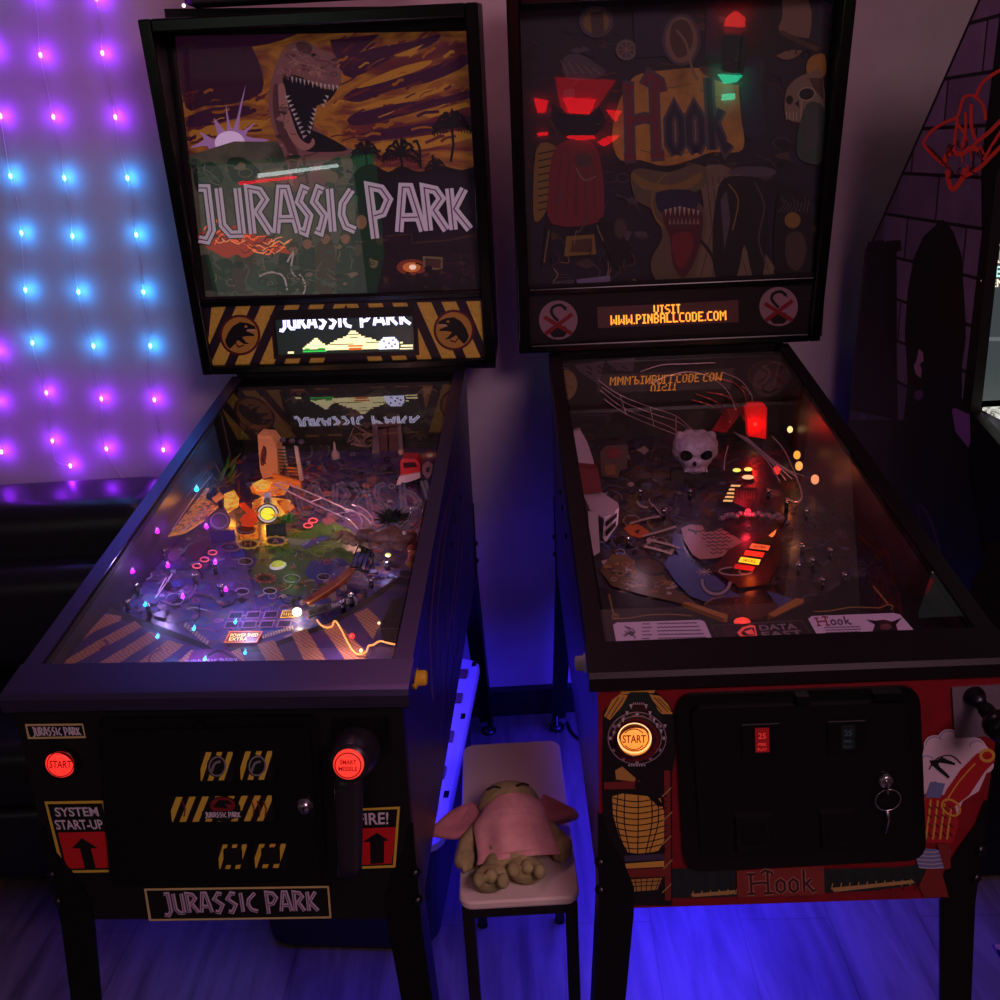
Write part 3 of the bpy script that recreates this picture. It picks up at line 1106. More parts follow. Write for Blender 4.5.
# speaker panel
HZY = noisy('film_diamond_yellow', [(176, 128, 48), (206, 160, 70)], 160, .5, emit=.12)
c = J.canvas(J.P_sp, J.N_sp, step=3e-5)
spq = [(204, 305), (484, 299), (489, 362), (212, 369)]
c.poly([(196, 297), (489, 291), (496, 368), (203, 374)], mat('panel_purple_black', (40, 22, 44), .5))
hzp = [[(212, 311), (225, 309), (215, 330), (210, 333)], [(238, 308), (252, 308), (246, 318), (232, 318)], [(219, 362), (231, 340), (240, 352), (230, 363)], [(252, 318), (268, 307), (274, 307), (262, 338), (252, 345)], [(246, 362), (262, 340), (270, 342), (256, 363)],
       [(272, 362), (278, 356), (288, 355), (284, 363)], [(289, 308), (303, 307.5), (298, 314), (285, 314.5)], [(318, 307), (331, 306.7), (328, 313), (316, 313.4)], [(346, 306), (358, 306), (360, 312), (348, 312.4)], [(374, 306), (387, 305.5), (391, 311), (377, 311.5)],
       [(404, 305), (416, 304.6), (426, 318), (424, 336), (414, 312)], [(436, 304), (449, 304), (452, 310), (440, 314)], [(462, 303.5), (476, 303), (484, 322), (484, 334), (474, 324)], [(306, 356), (318, 355), (314, 362.5), (302, 363)], [(338, 355.5), (350, 355), (354, 362), (341, 362.5)],
       [(371, 355), (384, 354.5), (390, 361.5), (376, 362)], [(402, 354), (414, 353), (432, 361), (412, 361.7)], [(424, 344), (436, 347), (456, 360), (440, 361)], [(462, 350), (474, 344), (480, 359.5), (468, 360)], [(424, 322), (434, 316), (432, 332), (437, 346), (428, 346)]]
zp_ = lambda x, y: (190 + x * .3, 280.5 + y * .3 - (x * .3 - 22) * .022)
for k in range(7):
    a = 72 + 82 * k
    for fl in (0, 1):
        q = [(a, 88), (a + 48, 88), (a - 38, 282), (a - 86, 282)]
        if fl:
            q = [(1040 - x, y) for x, y in q]
        lo_, hi_ = (58, 520) if not fl else (520, 978)
        # trim at the ends of the panel
        n_in = [p for p in q if lo_ <= p[0] <= hi_]
        if len(n_in) < 2:
            continue
        q = [(min(max(x, lo_), hi_), y if lo_ <= x <= hi_ else 88 + (y - 88) * (.72 if y > 100 else 0)) for x, y in q]
        c.poly([zp_(*p) for p in q], HZY)
for (cx, cy, fl) in ((240, 335, 1), (454, 330, -1)):
    c.ell(cx, cy, 20.5, 20.5, mat('emblem_rim_red', (96, 20, 34), .5))
    c.ell(cx, cy, 18, 18, mat('emblem_yellow', (188, 136, 56), .5, emit=(188, 136, 56), es=.04))
    sk = [(-15, 6), (-12, -2), (-7, -9), (0, -13), (8, -12), (15, -9), (16, -6), (9, -6), (6, -4), (14, -1), (15, 1), (7, 1), (2, 2), (6, 7), (10, 9), (4, 9), (-2, 5), (-5, 9), (-10, 14), (-13, 11)]
    c.poly([(cx + a * fl, cy + b_) for a, b_ in sk], PBLK)
    c.ell(cx + 6 * fl, cy - 8.5, 1.6, 1.2, MATS['emblem_yellow'])
    for k in range(4):
        c.rib([(cx + (8 + k * 2) * fl, cy - 5.6), (cx + (8 + k * 2) * fl, cy - 3.8)], .9, PWHT)
    c.rib([(cx - 8 * fl, cy + 4), (cx - 1 * fl, cy + 12), (cx + 4 * fl, cy + 10)], 1.3, PBLK)
c.poly([(270, 315), (417, 311), (419.5, 355), (274, 359)], mat('display_surround_maroon', (46, 14, 26), .5))
c.poly([(273, 318), (414.5, 314), (416.5, 352.5), (276, 356.5)], PBLK)
sp = c.build('speaker_panel', J.root, label='black and yellow striped panel with two round dinosaur emblems')
c = J.canvas(J.P_sp - J.ud * .005, J.N_sp, step=4e-5)
c.poly([(275.5, 320), (412.5, 316), (414.5, 351), (278.5, 355)], mat('display_glass_dark', (20, 26, 28), .3, emit=(60, 78, 72), es=.18))
DW = emi('display_white', (216, 216, 255), 1.9)
DC = emi('display_cream', (250, 238, 180), 1.25)
DG = emi('display_green', (60, 220, 90), .8)
DO = emi('display_orange', (226, 110, 40), .8)
DBK = mat('display_off', (8, 9, 10), .5)
neuword(c, [(278, 314.5), (352, 312.5), (353, 327), (279, 329)], 'JURASSIC', DW, DBK, 3.2, .5)
neuword(c, [(358, 312.5), (410, 310.8), (412, 324), (359, 326)], 'PARK', DW, DBK, 3.2, .5)
c.poly([(275, 310), (413, 306), (413.3, 316.2), (275.3, 320.2)], PBLK)


def pixrow(c, x0, y, w, mt, h=2.0):
    c.poly([(x0, y), (x0 + w, y - w * .028), (x0 + w, y - w * .028 + h), (x0, y + h)], mt)


pixrow(c, 288, 351.5, 6, DC)
for i, w in enumerate((4, 8, 12, 18, 22, 26)):
    pixrow(c, 316 - w / 2, 338 + i * 1.9, w, DC, 1.9)
pixrow(c, 303, 350.5, 24, DG, 1.6)
pixrow(c, 305, 348, 5, DG, 1.4)
pixrow(c, 318, 347.5, 7, DG, 1.4)
for i, w in enumerate((6, 10, 14, 22, 34, 42, 50, 56, 60, 62)):
    pixrow(c, 353 - w / 2 + i * .4, 330.5 + i * 1.95, w, DC, 1.95)
for x, y, w in ((340, 336, 3), (350, 336, 8), (364, 335.5, 3), (330, 343, 24), (366, 341, 22), (345, 333, 14)):
    pixrow(c, x, y + 1, w, DBK, .8)
pixrow(c, 348, 345, 15, DO, 1.6)
pixrow(c, 349, 347.5, 13, DO, 2.4)
for i, w in enumerate((12, 16, 19, 20, 20, 20)):
    pixrow(c, 389 - w / 2, 337 + i * 2, w, DW, 2)
for x, y in ((383, 340), (388, 342), (392, 339), (385, 346), (391, 345), (394, 343)):
    pixrow(c, x, y, 2.2, mat('display_violet', (90, 80, 150), .5, emit=(90, 80, 150), es=.6), 1.6)
pixrow(c, 400, 341.5, 3, DC, 1.6)
pixrow(c, 401, 344.5, 12, DC, 2)
pixrow(c, 400, 347.8, 13, DC, 1.2)
c.build('dot_matrix_display', J.root, label='lit white dot display with the title over a building')
# ---- dinosaur playfield
rnd = random.Random(11)
C_ = lambda n, rgb, e=0.: mat('ink_' + n, rgb, .42, emit=rgb if e else None, es=e)




base = noisy('board_print_dusk', [(40, 34, 84), (92, 64, 120), (60, 70, 130), (104, 80, 104), (44, 38, 60)], 22, .3, detail=8, dist=1.4)
m = MB()
n_ = J.N_pf
m.prism([(-.2608, .03, J.zp(.03) - .0), (.2608, .03, J.zp(.03)), (.2608, 1.1, J.zp(1.1)), (-.2608, 1.1, J.zp(1.1))], -n_ * .012, base)
pfj = m.build('playfield', J.root)
recalc(pfj)
c = J.canvas(J.P_pf, J.N_pf, step=4e-6)
c.clamp = .2605
pur, mau, blu, tea, bon, blk, brn, grn, dgr, gry = (C_('purple', (84, 60, 130)), C_('mauve', (136, 92, 140)), C_('blue', (58, 66, 140)), C_('teal', (70, 96, 130)), C_('bone', (170, 140, 132)), C_('black', (16, 12, 24)),
                                                   C_('brown', (112, 64, 48)), C_('green', (78, 128, 58)), C_('dark_green', (44, 66, 48)), C_('grey', (96, 90, 104)))
scatter(c, [(190, 540), (420, 520), (400, 640), (130, 640)], 190, [pur, mau, blu, tea, gry, blk, C_('lilac', (150, 130, 180))], 3, 8, 3)
c.poly([(262, 548), (290, 532), (330, 520), (352, 532), (368, 552), (352, 566), (318, 560), (286, 556), (262, 562), (252, 556)], grn)
c.poly([(258, 560), (300, 552), (340, 560), (366, 572), (330, 592), (290, 596), (262, 590), (250, 574)], C_('moss', (74, 92, 66)))
c.poly([(310, 562), (340, 558), (356, 568), (344, 580), (318, 584), (304, 574)], blu)
scatter(c, [(262, 535), (350, 522), (368, 560), (258, 560)], 60, [grn, C_('leaf', (96, 150, 62)), dgr, C_('lime', (136, 170, 80))], 2, 5, 4)
scatter(c, [(268, 586), (352, 576), (340, 612), (262, 614)], 60, [bon, blk, mau, brn, gry], 3, 7, 5)
scatter(c, [(150, 560), (240, 545), (230, 610), (130, 610)], 60, [blu, tea, mau, C_('pale', (150, 160, 190)), blk, pur], 3, 9, 6)
c.poly([(230, 550), (244, 549), (246, 556), (234, 558)], C_('royal', (50, 70, 190)))
c.poly([(300, 545), (322, 536), (330, 538), (306, 550)], C_('stream', (60, 80, 150)))
for x, y, r_ in ((245.5, 562), (242.5, 592), (270, 591.5), (324, 577.5), (292, 579)) and [(245.5, 562, 7), (242.5, 592, 6.5), (270, 591.5, 6.5), (324, 577.5, 6.5), (292, 579, 8)]:
    c.ell(x, y, r_, r_ * .45, blk)
    c.ring(x, y, r_, r_ * .48, .9, C_('silver', (176, 170, 190)))
c.ell(265, 579, 11, 5.2, C_('rust', (130, 60, 50)))
c.ell(265, 579, 7, 3, blk)
for k in range(12):
    a = 2 * pi * k / 12
    c.rib([(265 + 9 * math.cos(a), 579 + 4.2 * math.sin(a)), (265 + 12 * math.cos(a), 579 + 5.6 * math.sin(a))], 1, bon)
# insert grid above the flippers
for r_ in range(2):
    for k in range(4):
        x0, y0 = 228 + k * 17.5 - r_ * 4, 612.5 + r_ * 9.5 - k * .4
        q = [(x0 + 2, y0), (x0 + 16, y0 - .5), (x0 + 14, y0 + 7), (x0 - .5, y0 + 7.5)]
        lit = (r_ == 0 and k == 3)
        c.poly(q, C_('gold_edge', (220, 170, 90), .35) if lit else mau)
        q2 = [(x0 + 3.2, y0 + 1.1), (x0 + 14.6, y0 + .7), (x0 + 13, y0 + 6), (x0 + 1, y0 + 6.4)]
        c.poly(q2, C_('amber_dark', (96, 60, 30)) if lit else C_('slate', (46, 34, 66)))
        if lit:
            for j in range(4):
                c.rib([(x0 + 4 + j * 2.3, y0 + 2), (x0 + 3.4 + j * 2.3, y0 + 5)], 1.2, C_('gold_edge', (220, 170, 90), .35))
# hazard rim of the lower board
for k in range(9):
    t = k / 9
    x, y = 186 + t * 24, 623 + t * 20
    c.poly([(x, y), (x + 1.8, y + 1), (x - .5, y + 5.5), (x - 2.4, y + 4.2)], bon)
for k in range(12):
    t = k / 12
    x, y = 262 + t * 32, 636 - t * 10
    c.poly([(x, y), (x + 1.6, y - .4), (x + 2.6, y + 3), (x + 1, y + 3.6)], bon)
scatter(c, [(290, 462), (446, 462), (436, 540), (280, 516)], 170, [mau, C_('brick', (170, 80, 60)), pur, C_('plum', (90, 50, 84)), blk, C_('rose', (150, 96, 110)), gry], 3, 9, 7)
scatter(c, [(210, 452), (300, 462), (280, 530), (190, 520)], 70, [blk, brn, pur, C_('brick', (170, 80, 60))], 3, 8, 8)
scatter(c, [(240, 455), (446, 455), (412, 600), (110, 610)], 420, [mau, pur, blu, gry, blk, tea, C_('pale', (150, 160, 190)), blk, C_('brick', (170, 80, 60)), C_('pewter', (130, 120, 140))], 1, 3.6, 10, .4, 1.1)
scatter(c, [(110, 560), (220, 520), (200, 620), (90, 610)], 90, [mau, pur, blu, gry, C_('pale', (150, 160, 190)), blk], 3, 9, 9)
c.build('board_art', pfj)


def insert(M, pfo, name, fn, h=.005, label=None):
    c = M.canvas(M.P_pf + M.N_pf * h, M.N_pf, step=4e-5)
    fn(c)
    return c.build(name, pfo, **({'label': label} if label else {}))


def b(c):
    c.poly([(223.5, 643), (229.5, 631), (263, 631), (257, 642.5)], emi('insert_orange_rim', (220, 110, 60), .5))
    c.poly([(225.5, 641.5), (230.8, 632.2), (261, 632.2), (255.5, 641.2)], emi('insert_red', (120, 34, 22), .45))
    hot = emi('insert_hot', (255, 226, 130), 1.1)
    c.text('POWER SHED', [(231, 633.6), (259, 633.2), (257.5, 636.6), (229.8, 637)], hot)
    c.text('EXTRA', [(229.6, 637.6), (248, 637.4), (247, 640.6), (228.6, 640.8)], hot)
insert(J, pfj, 'lit_title_insert', b, label='orange lit insert with bright lettering')
RR = emi('insert_ring_red', (255, 92, 104), .9)
for x, y in ((212.5, 552.5), (204.5, 559.5), (197, 566), (313, 520.5), (308, 525.5)):
    insert(J, pfj, 'round_insert', lambda c: (c.ell(x, y, 4.4, 2.4, C_('wine', (110, 30, 50))), c.ring(x, y, 4.2, 2.2, 1.2, RR)), label='red ringed round insert')
m = MB()
p = J.pf(278, 566.5, 0)
m.lathe([(.0125, 0), (.0125, .004), (.010, .008), (.0005, .0105)], emi('dome_yellow', (170, 176, 70), .55), p, J.N_pf, 20)
m.lathe([(.0155, 0), (.0155, .003), (.0125, .0045)], mat('dome_white_rim', (220, 220, 210), .3, emit=(220, 220, 210), es=.25), p, J.N_pf, 22)  # white reflection round the dome, built as a faintly glowing ring
m.build('domed_insert', pfj, label='white rimmed dome glowing yellow green')
m = MB()
m.ball(J.pf(297, 612, .006), (.0085, .0085, .0075), emi('lamp_white', (255, 250, 215), 2.2), 12, 8)
m.build('bright_lamp', pfj, label='bright white lamp by the right flipper')
J.lamp(297, 612, .02, (255, 240, 200), .09)

# orange plastics and targets, upper left
ORG = noisy('orange_plastic', [(110, 40, 20), (236, 110, 30), (250, 150, 50), (200, 80, 24)], 55, .35, emit=.42)
YLW = noisy('amber_plastic', [(170, 80, 20), (245, 160, 40), (255, 214, 90), (220, 120, 30)], 60, .35, emit=.6)
LIM = emi('lit_yellow_green', (226, 226, 40), 1.0)
DKR = mat('dark_outline_plastic', (30, 16, 26), .4)
LGR = mat('leaf_plastic', (60, 120, 50), .5)
GLD = mat('gold_gear', (186, 160, 60), .4, emit=(186, 160, 50), es=.25)
m = MB()
for pts, mt, h in (([(250, 487), (262, 480), (275, 478), (290, 484), (284, 494), (264, 496), (252, 492)], ORG, .05), ([(252, 484), (262, 479), (272, 482), (266, 490), (256, 490)], YLW, .054),
                   ([(252, 503), (262, 496), (290, 500), (292, 508), (280, 516), (258, 512)], YLW, .046), ([(276, 500), (286, 499), (294, 506), (286, 514)], ORG, .05),
                   ([(258, 516), (252, 508), (254, 500), (262, 498)], ORG, .05)):
    J.raised(m, pts, h, mt)
m.build('amber_ramp_cover', pfj, label='amber lit plastic over the left ramp')
m = MB()
for pts, mt, h in (([(224, 494), (234, 490), (239, 498), (238, 506), (228, 512), (224, 506)], YLW, .05), ([(212, 498), (220, 492), (224, 496), (216, 502)], ORG, .052)):
    J.raised(m, pts, h, mt)
m.build('amber_leaf_plastic', pfj, label='small amber leaf shaped plastic')
m = MB()
for pts, mt, h in (([(238, 504), (244, 502), (252, 510), (257, 516), (250, 520), (246, 512)], mat('red_orange_plastic', (226, 70, 24), .35, emit=(226, 70, 24), es=.4), .04), ([(240, 519), (244, 514), (255, 514), (258, 520), (252, 526), (242, 525)], MATS['red_orange_plastic'], .04)):
    J.raised(m, pts, h, mt)
m.build('red_arch_plastic', pfj)
# upright target faces
m = MB()
J.upright(m, [(239.5, 527), (257, 526), (258, 539), (240.5, 540)], (249, 540), .006, ORG)
m.build('drop_target', pfj, label='orange upright target')
m = MB()
J.upright(m, [(265.5, 525), (284.5, 523.5), (286, 536), (266.5, 537.5)], (275, 537.5), .006, mat('target_grey', (36, 46, 36), .5))
m.build('drop_target', pfj, label='dark grey upright target')
m = MB()
J.upright(m, [(209, 532), (234, 530), (235, 541), (212, 543)], (222, 543), .006, mat('target_purple', (60, 34, 110), .45))
m.build('drop_target', pfj, label='purple upright target')
# round caps standing behind the targets
for x, y, rx, ry, face, rim, lab in ((268, 513.5, 10, 9, LIM, mat('cap_white_rim', (235, 226, 200), .35, emit=(235, 226, 200), es=.35), 'round cap glowing yellow in a white rim'),
                                     (220, 520.5, 9.5, 8.5, mat('cap_brown', (100, 62, 46), .4), mat('cap_bronze_rim', (160, 120, 100), .35), 'round brown cap in a bronze rim')):
    p = J.pf(x, y + 20, .0)
    c = Canvas(J.fr, (0, p.y - .012, p.z + .03), (0, -1, .35), 4e-5)
    c.ell(x, y, rx + 1.2, ry + 1.2, DKR)
    c.ell(x, y, rx, ry, rim)
    c.ell(x, y, rx - 2, ry - 2, DKR)
    c.ell(x, y + .3, rx - 3, ry - 2.8, face)
    o = c.build('round_cap', pfj, label=lab)
    md = o.modifiers.new('thick', 'SOLIDIFY')
    md.thickness = .003
m = MB()
for pts, mt in (([(264, 494), (269, 492), (271, 500), (272, 506), (264, 507)], WHT), ):
    J.upright(m, pts, (268, 528), .006, mt)
m.ball(J.fr.hit(267, 501, (0, J.pf(268, 528).y - .004, 0), (0, -1, 0)), .007, mat('screw_grey', (130, 140, 130), .3, .6), 10, 7)
m.build('white_bracket', pfj)
for x, y, rx, ry in ((248, 521, 8.5, 2.8), (246, 530, 8.5, 3.4)):
    c = J.canvas(J.P_pf + J.N_pf * .028, J.N_pf, 5e-5)
    c.ell(x, y, rx + 1, ry + 1, DKR)
    c.ring(x, y, rx, ry, 1, bon)
    c.ell(x, y, rx - 2, ry - 1, brn)
    o = c.build('oval_plastic', pfj)
    md = o.modifiers.new('thick', 'SOLIDIFY')
    md.thickness = .002
for x, y, face, t in ((275.5, 541, grn, 'A'), (248, 544, gry, 'H'), (230, 547, gry, 'O')):
    gm = GLD if x > 240 else C_('dim_gear', (110, 80, 110))
    c = J.canvas(J.P_pf + J.N_pf * .006, J.N_pf, 4e-5)
    pts = []
    for k in range(40):
        a = 2 * pi * k / 40
        rr = 1.0 if (k // 2) % 2 else .86
        pts.append((x + 13 * rr * math.cos(a), y + 5.6 * rr * math.sin(a)))
    c.poly(pts, gm)
    c.ell(x, y, 9.5, 3.6, DKR)
    c.ring(x, y, 9.3, 3.5, .6, bon)
    if x > 240:
        c.text(t, rectq(x - 3.5, y - 2.4, x + 3.5, y + 2.2), bon)
    else:
        c.ell(x, y, 4, 1.5, face)
    c.build('gear_insert', pfj)
J.lamp(262, 500, .035, (255, 150, 40), .16)
J.lamp(266, 512, .02, (240, 230, 60), .05)
J.lamp(228, 500, .03, (255, 150, 40), .1)
J.lamp(186, 498, .05, (255, 140, 40), .22)
J.lamp(286, 545, .04, (170, 220, 110), .03)
J.lamp(385, 560, .03, (180, 160, 220), .05)
J.lamp(240, 590, .06, (200, 185, 255), .38)
J.lamp(150, 560, .07, (190, 160, 255), .34)
J.lamp(350, 490, .07, (255, 170, 160), .4)
J.lamp(200, 640, .07, (180, 160, 255), .2)
J.lamp(340, 640, .07, (230, 180, 190), .2)

# left orchard of clear ramps with warm lamps beneath
m = MB()
for pts, h in (([(158, 500), (170, 482), (182, 478), (196, 488), (206, 498), (218, 506), (204, 520), (186, 532), (164, 536), (150, 526)], .03),):
    J.raised(m, pts, h, noisy('warm_lit_brush', [(40, 22, 30), (150, 80, 30), (250, 170, 60), (120, 60, 40), (40, 24, 40)], 60, .4, detail=7, emit=.3, dist=1.))
m.build('brush_plastic', pfj, label='amber lit brush artwork under the left ramp')
m = MB()
for a in ([(208, 470, .07), (190, 492, .06), (172, 512, .055), (158, 526, .05)], [(203, 468, .07), (184, 490, .065), (166, 510, .06), (152, 522, .055)], [(213, 474, .065), (198, 492, .06), (184, 512, .05), (172, 530, .045)],
          [(206, 508, .05), (194, 520, .05), (182, 532, .045)], [(140, 560, .03), (131, 576, .03), (122, 592, .03)], [(133, 566, .03), (125, 580, .03), (117, 592, .03)], [(172, 574, .03), (164, 586, .03), (155, 598, .03)], [(166, 578, .03), (158, 592, .03)]):
    J.wire(m, a, .0011, mat('pale_wire', (220, 190, 220), .3, .4))
m.build('wire_ramp', pfj)
m = MB()
ps = [[(214, 466, .075), (202, 466, .075)], [(196, 486, .068), (182, 484, .07)], [(182, 508, .06), (166, 506, .065)], [(164, 530, .052), (150, 522, .055)], [(150, 552, .04), (138, 540, .05)]]
rs = [[J.pf(*a), J.pf(*b2)] for a, b2 in ps]
for i in range(len(rs) - 1):
    m.prism([rs[i][0], rs[i][1], rs[i + 1][1], rs[i + 1][0]], J.N_pf * .002, PLEX)
    for k in (0, 1):
        m.prism([rs[i][k], rs[i + 1][k], rs[i + 1][k] + J.N_pf * .02, rs[i][k] + J.N_pf * .02], (.0015, 0, 0), PLEX)
m.build('clear_ramp', pfj)
# little figures of the left thicket
m = MB()
r = random.Random(5)
for _ in range(46):
    x, y = r.uniform(196, 236), r.uniform(462, 500)
    p = J.pf(x, y, 0)
    hh = r.uniform(.02, .075)
    a = r.uniform(-1, 1) * .03
    w = r.uniform(.002, .006)
    m.add([p + V((-w, 0, hh * .3)), p + V((w, 0, hh * .3)), p + V((a, r.uniform(-.02, .01), hh)), p + V((a * .5 - w, 0, hh * .7))], [(0, 1, 2, 3)], r.choice([LGR, mat('dry_leaf', (120, 100, 60), .6), mat('dark_leaf', (40, 52, 40), .6)]))
m.build('jungle_leaves', pfj, kind='stuff')
for x, y in ((221, 508), (215, 497), (226, 458), (231, 455)):
    m = MB()
    p = J.pf(x, y, .0)
    m.lathe([(.004, 0), (.004, .05), (.003, .06)], DSTEEL, p, J.N_pf, 8)
    m.build('ramp_post', pfj)
# clear bolts and glints left
r = random.Random(9)
for x, y in ((166, 560), (124, 569), (138, 595), (196, 585), (216, 574), (129, 612), (150, 616), (222, 596), (372, 590), (388, 572), (344, 612), (352, 606)):
    m = MB()
    J.post(m, x, y, .004, .02, DSTEEL, STEEL)
    m.build('post', pfj)

# electric fence building
FEN = mat('fence_peach', (226, 160, 116), .5, emit=(230, 130, 70), es=.12)
FWH = mat('fence_white', (216, 200, 196), .5)
m = MB()
yb = J.upright(m, [(257.5, 435), (270, 436), (276, 444), (278.5, 475), (263, 479), (260, 470)], (268, 479), .05, FEN)
c = Canvas(J.fr, (0, yb, 0), (0, -1, 0), 5e-5)
m2 = m.build('gate_pillar', pfj, label='pale peach gate pillar with a red emblem')
c.ell(263.5, 456, 3, 10, PDRED, .12)
c.rib([(263, 446), (266, 452), (262, 458), (266, 464)], 1.2, PBLK, sm=3)
c.build('pillar_emblem', m2)
m = MB()
J.upright(m, [(282, 447), (284.5, 447), (289.5, 478), (286.5, 479)], (288, 479), .006, FWH)
J.upright(m, [(294, 446), (297.5, 447), (303.5, 480), (299.5, 482)], (301, 482), .006, FWH)
for k in range(9):
    y = 449 + k * 3.3
    J.upright(m, [(277 + k * .4, y), (296 + k * .5, y + 1), (296.2 + k * .5, y + 2), (277.3 + k * .4, y + 1)], (292, 482), .002, mat('fence_dark', (46, 30, 34), .5))
J.upright(m, [(272, 474), (300, 482), (301, 490), (274, 481)], (290, 490), .01, mat('fence_base', (200, 110, 50), .5, emit=(220, 110, 40), es=.2))
J.upright(m, [(287, 466), (298, 469), (298, 476), (288, 473)], (290, 481), .004, mat('fence_sign', (226, 110, 60), .5, emit=(226, 110, 60), es=.2))
m.build('electric_fence', pfj)
for x in (283, 292, 301):
    m = MB()
    m.ball(J.fr.hit(x, 440 + (x - 283) * .1, (0, yb, 0), (0, -1, 0)), (.008, .008, .006), gry, 8, 6)
    m.build('fence_lamp', pfj)
# wire ramps
m = MB()
WW = mat('bright_wire', (240, 220, 250), .3, .3)
J.wire(m, [(274, 484, .06), (286, 490, .06), (310, 502, .055), (336, 514, .05), (350, 521, .05), (358, 529, .05)], .0016, WW)
J.wire(m, [(284, 482, .06), (296, 487, .06), (322, 498, .055), (346, 509, .05), (362, 515, .05), (374, 526, .05)], .0016, WW)
J.wire(m, [(344, 510, .055), (354, 511, .055), (362, 520, .05), (361, 530, .045)], .0013, WW)
J.wire(m, [(352, 505, .055), (364, 509, .055), (372, 518, .05), (371, 527, .045)], .0013, WW)
J.wire(m, [(345, 509, .057), (343, 515, .045), (343, 521, .05)], .0013, DSTEEL)
for a_, b_ in (((310, 502, .055), (322, 498, .055)), ((336, 514, .05), (352, 511, .053)), ((274, 484, .06), (284, 482, .06))):
    J.wire(m, [a_, b_], .0012, WW)
m.build('wire_ramp', pfj, label='bright twin wire ramp crossing the board')
m = MB()
J.wire(m, [(411, 508, .07), (410, 516, .06), (406, 523, .05), (402, 527, .04)], .0013, STEEL)
J.wire(m, [(423, 510, .07), (421, 518, .06), (415, 525, .05), (411, 528, .04)], .0013, STEEL)
J.wire(m, [(411, 508, .07), (417, 508, .07), (423, 510, .07)], .001, STEEL)
m.build('wire_habitrail', pfj)
# jungle backdrop at the rear
BKD = noisy('jungle_backdrop', [(12, 10, 20), (34, 28, 34), (24, 34, 30), (54, 40, 44), (14, 12, 22)], 26, .6, detail=6, dist=1.)
m = MB()
m.box(-.2608, .2608, 1.1, 1.11, J.zp(1.1) - .01, J.zr - .016, BKD)
bk = m.build('rear_backdrop', pfj)
c = Canvas(J.fr, (0, 1.0995, 0), (0, -1, 0), 5e-5)
r = random.Random(3)
for k in range(26):
    x, y = r.uniform(240, 450), r.uniform(392, 440)
    col = r.choice([C_('fern', (52, 66, 44)), C_('fern2', (72, 62, 44)), C_('night', (20, 14, 30)), C_('branch', (96, 70, 60))])
    for q in range(5):
        a = -pi / 2 + (q - 2) * .4
        c.rib([(x, y), (x + math.cos(a) * 6, y + math.sin(a) * 7), (x + math.cos(a) * 13, y + math.sin(a) * 9 + 5)], 1.4, col, sm=3)
c.rib([(226, 400), (230, 415), (246, 428)], 4, C_('branch', (96, 70, 60)), sm=4)
c.rib([(262, 396), (276, 412), (292, 428)], 3, C_('branch', (96, 70, 60)), sm=4)
c.build('backdrop_foliage', bk)
m = MB()
yd = 1.085
up = lambda pts, dep, mt, y=yd: m.prism([J.fr.hit(a, b2, (0, y, 0), (0, -1, 0)) for a, b2 in pts], (0, dep, 0), mt)
up([(377, 430), (387, 428), (388, 458), (380, 459)], .006, mat('door_red_brown', (92, 50, 52), .5))
up([(388.5, 428), (398, 427), (401, 456), (389.5, 458)], .006, MATS['door_red_brown'])
up([(373, 418), (377, 417), (381, 460), (373, 461)], -.008, mat('door_post', (120, 104, 116), .5))
up([(397, 414), (400, 414), (404, 452), (400, 456)], -.006, MATS['door_post'])
up([(374, 422), (400, 420), (400, 425), (375, 427)], -.006, MATS['door_red_brown'])
m.build('park_gate', pfj, label='red brown double gate between pale posts at the rear')
m = MB()
y2 = 1.05
m.prism([J.fr.hit(a, b2, (0, y2, 0), (0, -1, 0)) for a, b2 in [(333, 465), (352, 463), (352, 480), (334, 481)]], (0, .02, 0), mat('yellow_back', (120, 90, 30), .5))
m.ball(J.fr.hit(343, 475.5, (0, y2 - .008, 0), (0, -1, 0)), (.0095, .008, .012), mat('egg_lilac', (196, 176, 196), .4), 12, 9)
m.build('egg_stand', pfj)
m = MB()
p = J.fr.hit(336, 462, (0, y2, 0), (0, -1, 0))
m.lathe([(.008, 0), (.011, .006), (.0105, .022), (.004, .03), (.0025, .048), (.001, .05)], mat('bottle_pale', (190, 170, 176), .4), p, (0, 0, 1), 12)
m.build('white_bottle', pfj)
m = MB()
r = random.Random(8)
for k in range(11):
    p = J.fr.hit(352 + k * 1.4, 440 + r.uniform(-6, 6), (0, y2, 0), (0, -1, 0))
    m.tube([p, p + V((r.uniform(-.02, .03), -.01, r.uniform(-.02, .02))), p + V((r.uniform(-.03, .04), -.01, r.uniform(-.02, .03)))], [.004, .003, .001], mat('bone_pale', (130, 110, 110), .5), 6)
m.build('raptor_skeleton', pfj)
# truck
m = MB()
TR = mat('toy_red', (200, 34, 44), .4)
yb = J.upright(m, [(400.5, 462), (402, 458.5), (416, 459), (420, 464), (420.5, 474), (400.5, 475)], (410, 487), .045, TR)
J.upright(m, [(397, 482), (399.5, 476), (420, 472.5), (420, 478), (412, 481), (396, 485.5)], (408, 488), .01, mat('truck_white', (214, 190, 206), .4))
J.upright(m, [(403, 463), (415, 462.5), (417, 467), (404, 468)], (410, 487.5), .004, mat('truck_glass', (60, 20, 34), .2))
for x, y in ((402, 484), (417, 481)):
    p = J.fr.hit(x, y, (0, yb, 0), (0, -1, 0))
    m.lathe([(.008, 0), (.008, .008)], BLK2, p, (1, 0, 0), 12)
m.build('toy_truck', pfj, label='small red toy truck with a white bumper')
m = MB()
J.upright(m, [(422, 466), (428, 461), (434, 466), (433, 473), (427, 479), (423, 474)], (428, 486), .003, mat('sign_mauve', (150, 110, 136), .4))
J.upright(m, [(426, 468), (430, 467), (429, 473), (426, 472)], (428, 486.5), .001, DKR)
m.build('warning_sign', pfj)
m = MB()
